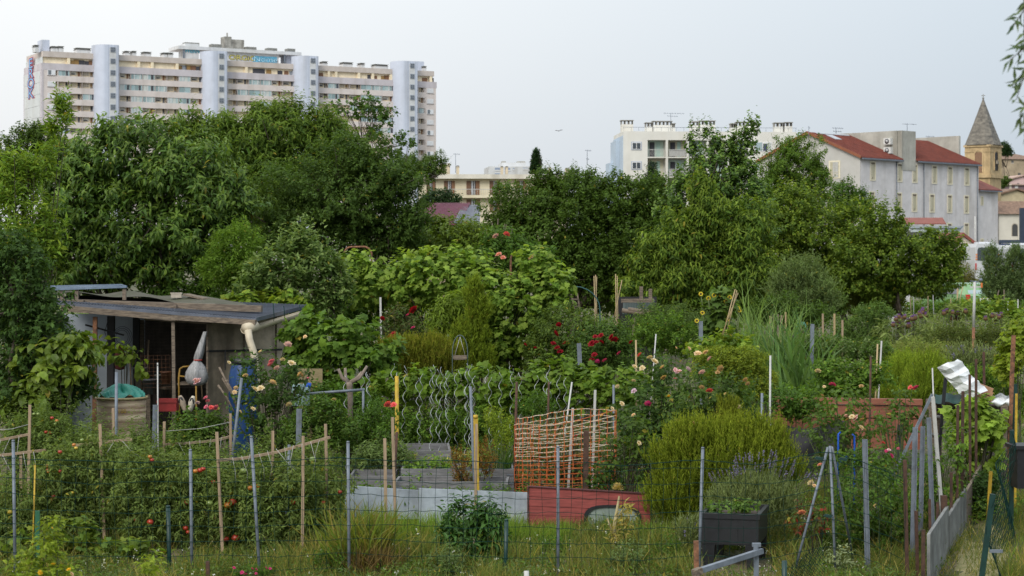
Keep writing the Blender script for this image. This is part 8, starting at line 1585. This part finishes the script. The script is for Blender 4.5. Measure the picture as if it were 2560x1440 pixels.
# ---- tomato plants of the front plots
tm = MB(); tm.lathe([(0, -.8), (.55, -.72), (.95, -.3), (1.0, .1), (.8, .6), (.4, .8), (0, .72)], (0, 0, 0), 12, 0, (1, 1, 1)); 
def tomato_mesh(col): 
    mb = MB(); mb.lathe([(0, -.8), (.55, -.72), (.95, -.3), (1.0, .1), (.8, .6), (.4, .8), (0, .72)], (0, 0, 0), 12, 0, col); g = np.random.default_rng(2); az = np.arange(5)*1.256; dd = np.stack([np.cos(az), np.sin(az), np.full(5, .1)], axis=1); leaves(mb, np.tile([0, 0, .76], (5, 1)), dd, np.tile([0, 0, 1.], (5, 1)), .7, .25, 'small', np.tile((.05, .1, .02), (5, 1))); return mb.mesh('tomato', M['fruit'])
M['fruit'] = tintmat('fruit_skin', .3, 0, .5, .15, 3)
TMC = dict(r=tomato_mesh((.34, .035, .015)), o=tomato_mesh((.42, .15, .02)), g=tomato_mesh((.20, .27, .07)), y=tomato_mesh((.5, .36, .05)))
FRUITS = [(25, 1280, 'y', 8), (375, 1142, 'o', 7), (380, 1150, 'r', 7), (118, 1165, 'o', 6), (120, 1175, 'r', 6), (130, 1045, 'r', 6), (142, 1052, 'o', 6), (138, 1060, 'g', 5), (95, 1035, 'g', 5), (115, 1080, 'r', 6), (126, 1082, 'r', 5), (85, 1035, 'g', 5), (150, 1178, 'r', 6), (120, 1180, 'o', 5), (134, 1240, 'r', 6), (128, 1250, 'r', 6), (180, 1232, 'y', 6), (273, 1258, 'g', 9), (287, 1259, 'g', 9), (376, 1305, 'r', 11), (205, 1100, 'g', 6), (225, 1090, 'g', 6), (190, 1120, 'y', 6), (185, 1112, 'o', 6), (488, 1178, 'o', 8), (500, 1176, 'r', 9), (508, 1172, 'r', 8), (524, 1258, 'g', 12), (466, 1256, 'r', 9), (570, 1263, 'o', 13), (582, 1255, 'r', 13), (609, 1177, 'g', 11), (464, 1320, 'r', 9), (555, 1324, 'g', 11), (589, 1345, 'r', 13), (565, 1347, 'r', 10), (625, 1220, 'o', 9), (697, 1305, 'g', 13), (733, 1256, 'r', 8), (782, 1149, 'g', 11), (808, 1257, 'r', 8), (533, 1205, 'r', 7), (150, 1130, 'r', 7), (470, 1330, 'r', 7), (702, 1270, 'g', 7), (645, 1215, 'o', 7), (420, 1240, 'g', 7), (340, 1300, 'r', 6), (850, 1230, 'r', 7)]
TP = [(30, 25.6, 'at the left edge'), (145, 26.0, 'behind the lone yellow cane'), (250, 26.2, 'at the stake of the low wooden rail'), (350, 25.8, 'left of the green plastic post'), (445, 25.9, 'beside the second galvanised post'), (545, 26.0, 'around the left stake of the long crossbar frame'), (640, 25.9, 'behind the leaning galvanised post'), (735, 26.1, 'at the right stake of the long crossbar frame'), (815, 26.4, 'at the right end of the long crossbar')]
for i, (x, Z, where) in enumerate(TP):
    yt = [1200, 1110, 1090, 1120, 1130, 1160, 1170, 1150, 1160][i]; lob = [(x, yt+60, 58, 50), (x-10, yt+120, 62, 60), (x+12, yt+180, 58, 60)]
    t = plant('tomato_plant', 'tomato plant %s' % where, 'tomato plant', Z, lob, ('lance', 17, 6), [(.085, .115, .05), (.10, .135, .056), (.07, .098, .04), (.125, .15, .062)], cov=4.0, shoot=(40, 10), up=.7, droop=.6, seed=160+i, stems=18, stem_r=.006, bark='x', bump=.3, group='tomato plants in the front plots', spikes=22, spike=(74, 12))
    for (fx, fy, k, r) in FRUITS:
        if abs(fx-x) <= min(abs(fx-q[0]) for q in TP)+.01 and fy > 1095: place('tomato', TMC[k], t, P(fx, fy, Z-.22), fx, r*Z/F*.8)
TP2 = [(60, 28.4, 1040, 'at the back left beside the tree'), (130, 28.2, 1050, 'with yellow cherry tomatoes behind the tall left stake'), (215, 28.0, 1075, 'in front of the left part of the barrel'), (330, 27.9, 1085, 'in front of the right part of the barrel'), (430, 28.2, 1120, 'under the bent crossbar'), (520, 27.8, 1130, 'below the right half of the bent crossbar'), (640, 27.8, 1120, 'between the leaning posts at the back'), (760, 27.9, 1110, 'behind the right stake at the back')]
for i, (x, Z, yt, where) in enumerate(TP2):
    t = plant('tomato_plant', 'tomato plant %s' % where, 'tomato plant', Z, [(x, yt+40, 60, 44), (x+8, yt+90, 60, 50)], ('lance', 15, 5), [(.08, .115, .045), (.10, .135, .052), (.068, .098, .038)], cov=3.8, shoot=(38, 10), up=.9, droop=.4, seed=180+i, stems=16, stem_r=.006, bark='x', bump=.3, group='tomato plants in the back plots', spikes=22, spike=(84, 12))
    for (fx, fy, k, r) in FRUITS:
        if abs(fx-x) <= min(abs(fx-q[0]) for q in TP2)+.01 and fy <= 1095: place('tomato', TMC[k], t, P(fx, fy, Z-.22), fx, r*Z/F*.8)
# ---- flowers at the very front
def front_flower(label, Z, x, lob, bl, seed, pal=YLG):
    plant('snapdragon', label, 'flower', Z, lob, ('lance', 22, 9), pal, cov=2.6, shoot=(40, 7), up=1.0, seed=seed, stems=10 if bl else 0, bark='x', bl=bl, front=.1, ground=False)
front_flower('out-of-focus yellow snapdragon at the bottom left in front of the fence', 13.5, 110, [(110, 1380, 44, 40), (70, 1430, 44, 40), (130, 1330, 20, 36), (140, 1440, 50, 30)], [(133, 1412, 'yel', 11), (172, 1425, 'yel', 11), (100, 1432, 'yel', 9), (178, 1436, 'peach', 10), (130, 1320, 'yel', 5)], 201)
front_flower('out-of-focus pale green shoot at the bottom right of the yellow snapdragon', 14.5, 375, [(375, 1420, 24, 24)], None, 202)
mb = MB(); mb.bar(G(90, 21.5), P(94, 1277, 21.5), .05, .02); single('green_stake', 'bright green plastic stake at the bottom left behind the yellow snapdragon', 'stake', mb, mat('bright_green_plastic', (.015, .10, .05), .5, .2, 6))
plant('squash_plant', 'squash with broad yellowing leaves under the tomatoes at the left', 'squash', 25.0, [(180, 1330, 70, 36), (300, 1380, 70, 30), (230, 1360, 60, 30), (390, 1390, 50, 24), (60, 1360, 50, 36)], ('vine', 24, 22), [(.09, .13, .03), (.12, .14, .03), (.06, .1, .04)], cov=2.2, shoot=(30, 4), seed=203, stems=14, bark='x')
plant('petunia', 'small patch of violet flowers at the bottom near the rusty stub', 'flower', 23.2, [(620, 1430, 40, 12), (660, 1425, 30, 12)], ('lance', 10, 4), MDG, cov=2, shoot=(16, 5), seed=204, stems=6, bark='x', front=.1, bl=[(585, 1420, 'mag', 6), (605, 1432, 'mag', 7), (630, 1422, 'mag', 7), (640, 1424, 'mag', 7), (665, 1420, 'mag', 6), (675, 1422, 'mag', 5), (640, 1434, 'mag', 6), (615, 1436, 'mag', 6)])
# near olive twig hanging in at the top right
ol = thing('olive_branch', 'blurred olive twig hanging into the top right corner close to the camera', 'branch', P(2575, 150, 8.5)); Z = 8.5; g = np.random.default_rng(31); mb = MB(); st = MB()
for (x0, y0, x1, y1) in ((2600, -40, 2535, 60), (2600, 60, 2525, 150), (2610, 40, 2540, 250), (2600, 120, 2530, 215), (2610, 200, 2548, 300), (2570, -40, 2560, 90), (2600, 150, 2560, 330), (2620, 80, 2555, 130)):
    a, b = P(x0, y0, Z), P(x1, y1, Z+g.normal()*.1); st.tube([a, (a+b)/2+g.normal(size=3)*.01, b], [.004, .003, .0015], 5); n = 18; t = np.linspace(.1, 1, n)[:, None]; d = nrm(b-a)
    leaves(mb, a+(b-a)*t, nrm(d*.8+g.normal(size=(n, 3))*.55), nrm(g.normal(size=(n, 3))+[0, -.5, .5]), .075, .016, 'lance', tints(n, [(.03, .055, .035), (.05, .075, .05), (.11, .14, .11)], g))
part('leaves', mb, M['shiny_leaf'], ol); part('twig', st, M['bark'], ol)
# ================================================================== GRASS AND WEEDS
g = np.random.default_rng(77)
def field(n, Z0, Z1, wfun, bias=1.0):
    Z = Z0+(Z1-Z0)*g.random(n)**bias; x = (g.random(n)*3300-220-1280)/F*Z; return np.stack([x, Z, gz(Z, x)-.01], axis=1)
def dens(B, k=1.0, s=0): return .5+.5*np.sin(B[:, 0]*2.3*k+s)*np.sin(B[:, 1]*1.9*k+1+s)+.35*np.sin(B[:, 0]*5.1*k+2+s)
mb = MB(); B = field(175000, 21.5, 30, None, 1.2); keep = (dens(B)+.5*dens(B, 2.3, 3)+g.random(len(B))*.7) > .82; px_ = np.interp(B[:, 1], [19, 24, 28, 32], [4.6, 5.85, 6.85, 7.95]); keep &= ~((np.abs(B[:, 0]-px_) < .28) & (g.random(len(B)) < .7)); keep &= ~((np.abs(B[:, 0]-2.85) < .5) & (np.abs(B[:, 1]-24.6) < .8)); B = B[keep]
n = len(B); L = (.09+.22*g.random(n)**2*(.6+.8*dens(B, .7, 2).clip(0, 1.3))); blades_d = nrm(np.stack([g.normal(size=n)*.5, g.normal(size=n)*.5, np.ones(n)], axis=1)); nn = nrm(np.stack([g.normal(size=n), g.normal(size=n), np.zeros(n)], axis=1))
dry = ((dens(B, .8, 4) > .85) & (g.random(n) < .45)) | (g.random(n) < .12); c = tints(n, [(.075, .095, .035), (.06, .08, .028), (.09, .105, .042), (.12, .11, .05)], g); c[dry] = tints(dry.sum(), DRY, g)
leaves(mb, B, blades_d, nn, L, .008, 'blade', c); o = single('grass', 'rough green and straw-coloured grass across the front of the gardens', 'grass', mb, M['soft_leaf'], kind='stuff', origin=(0, 25, 0))
mb = MB(); B = field(70000, 26.2, 28.0, None); keep = (B[:, 0] > -2.8) & (B[:, 0] < 2.4) & (dens(B, 1.5, 1)+g.random(len(B))*.8 > .7) & ((B[:, 0] < .8) | (g.random(len(B)) < .3)) ; B = B[keep]; n = len(B); blades(mb, B[B[:, 1] < 27.0], np.where(B[B[:, 1] < 27.0][:, 0] < .2, .40, .28), .007, .25, LTG+[(.14, .17, .05)], g); single('tall_grass', 'taller fresh grass along the foot of the edging board and red panel', 'grass', mb, M['soft_leaf'], kind='stuff', origin=(0, 27, 0))
mb = MB(); B = field(30000, 20.5, 40, None, .8); B = B[B[:, 0] > np.interp(B[:, 1], [19, 24, 28, 32], [4.6, 5.85, 6.85, 7.95])+.35]; blades(mb, B, .30, .008, .35, LTG+[(.2, .19, .07)], g); single('verge_grass', 'light green long grass right of the dry path', 'grass', mb, M['soft_leaf'], kind='stuff', origin=(6.5, 25, 0))
mb = MB(); pp = field(11000, 27.5, 110, None, 1.6); n = len(pp)
for q in range(9):
    h_ = (.06+.34*g.random(n)); p = pp+np.stack([g.normal(size=n)*.09, g.normal(size=n)*.09, h_], axis=1); d = nrm(np.stack([g.normal(size=n), g.normal(size=n), g.normal(size=n)*.3+.7], axis=1)); s_ = .07*np.sqrt(pp[:, 1]/30)
    leaves(mb, p, d, nrm(g.normal(size=(n, 3))*.5+[0, 0, 1]), s_*(.7+.7*g.random(n)), s_*.45, 'lance', tints(n, MDG+LTG+[(.12, .15, .05)], g, .3))
pp = field(8500, 21.8, 27.2, None, 1.0); k_ = (dens(pp, .9, 5)+.5*g.random(len(pp)) > .55) & (pp[:, 0] < np.interp(pp[:, 1], [19, 24, 28, 32], [4.6, 5.85, 6.85, 7.95])-.5); k_ &= ~((np.abs(pp[:, 0]-2.85) < .55) & (np.abs(pp[:, 1]-24.6) < .9)); pp = pp[k_]; n = len(pp)
for q in range(12):
    h_ = (.02+.20*g.random(n)**1.6)*np.interp(pp[:, 1], [24.2, 25], [1, .6]); p = pp+np.stack([g.normal(size=n)*.07, g.normal(size=n)*.07, h_], axis=1); d = nrm(np.stack([g.normal(size=n), g.normal(size=n), g.normal(size=n)*.4+.6], axis=1))
    leaves(mb, p, d, nrm(g.normal(size=(n, 3))*.5+[0, 0, 1]), .065*(.5+.8*g.random(n)), .022, 'lance', tints(n, np.array(MDG+GRG+GRG+LTG)*.82, g, .3))
single('weeds', 'low mixed weeds and leaves covering the beds between the plants', 'ground cover', mb, M['leaf'], kind='stuff', origin=(0, 50, 0))
mb = MB(); B = field(1300, 23, 27.3, None); B = B[(dens(B, 1.3, 3) > .5) & (B[:, 0] < 4.6)]; B[:, 2] += .06+.14*g.random(len(B)); n = len(B); c = np.tile((.62, .63, .6), (n, 1))
for q in range(3): leaves(mb, B+g.normal(size=B.shape)*.008, nrm(g.normal(size=(n, 3))+[0, 0, .4]), nrm(g.normal(size=(n, 3))), .022, .02, 'small', c)
single('daisies', 'tiny white flowers and snail shells scattered through the grass', 'wildflowers', mb, M['petal'], kind='stuff', origin=(0, 25, 0))
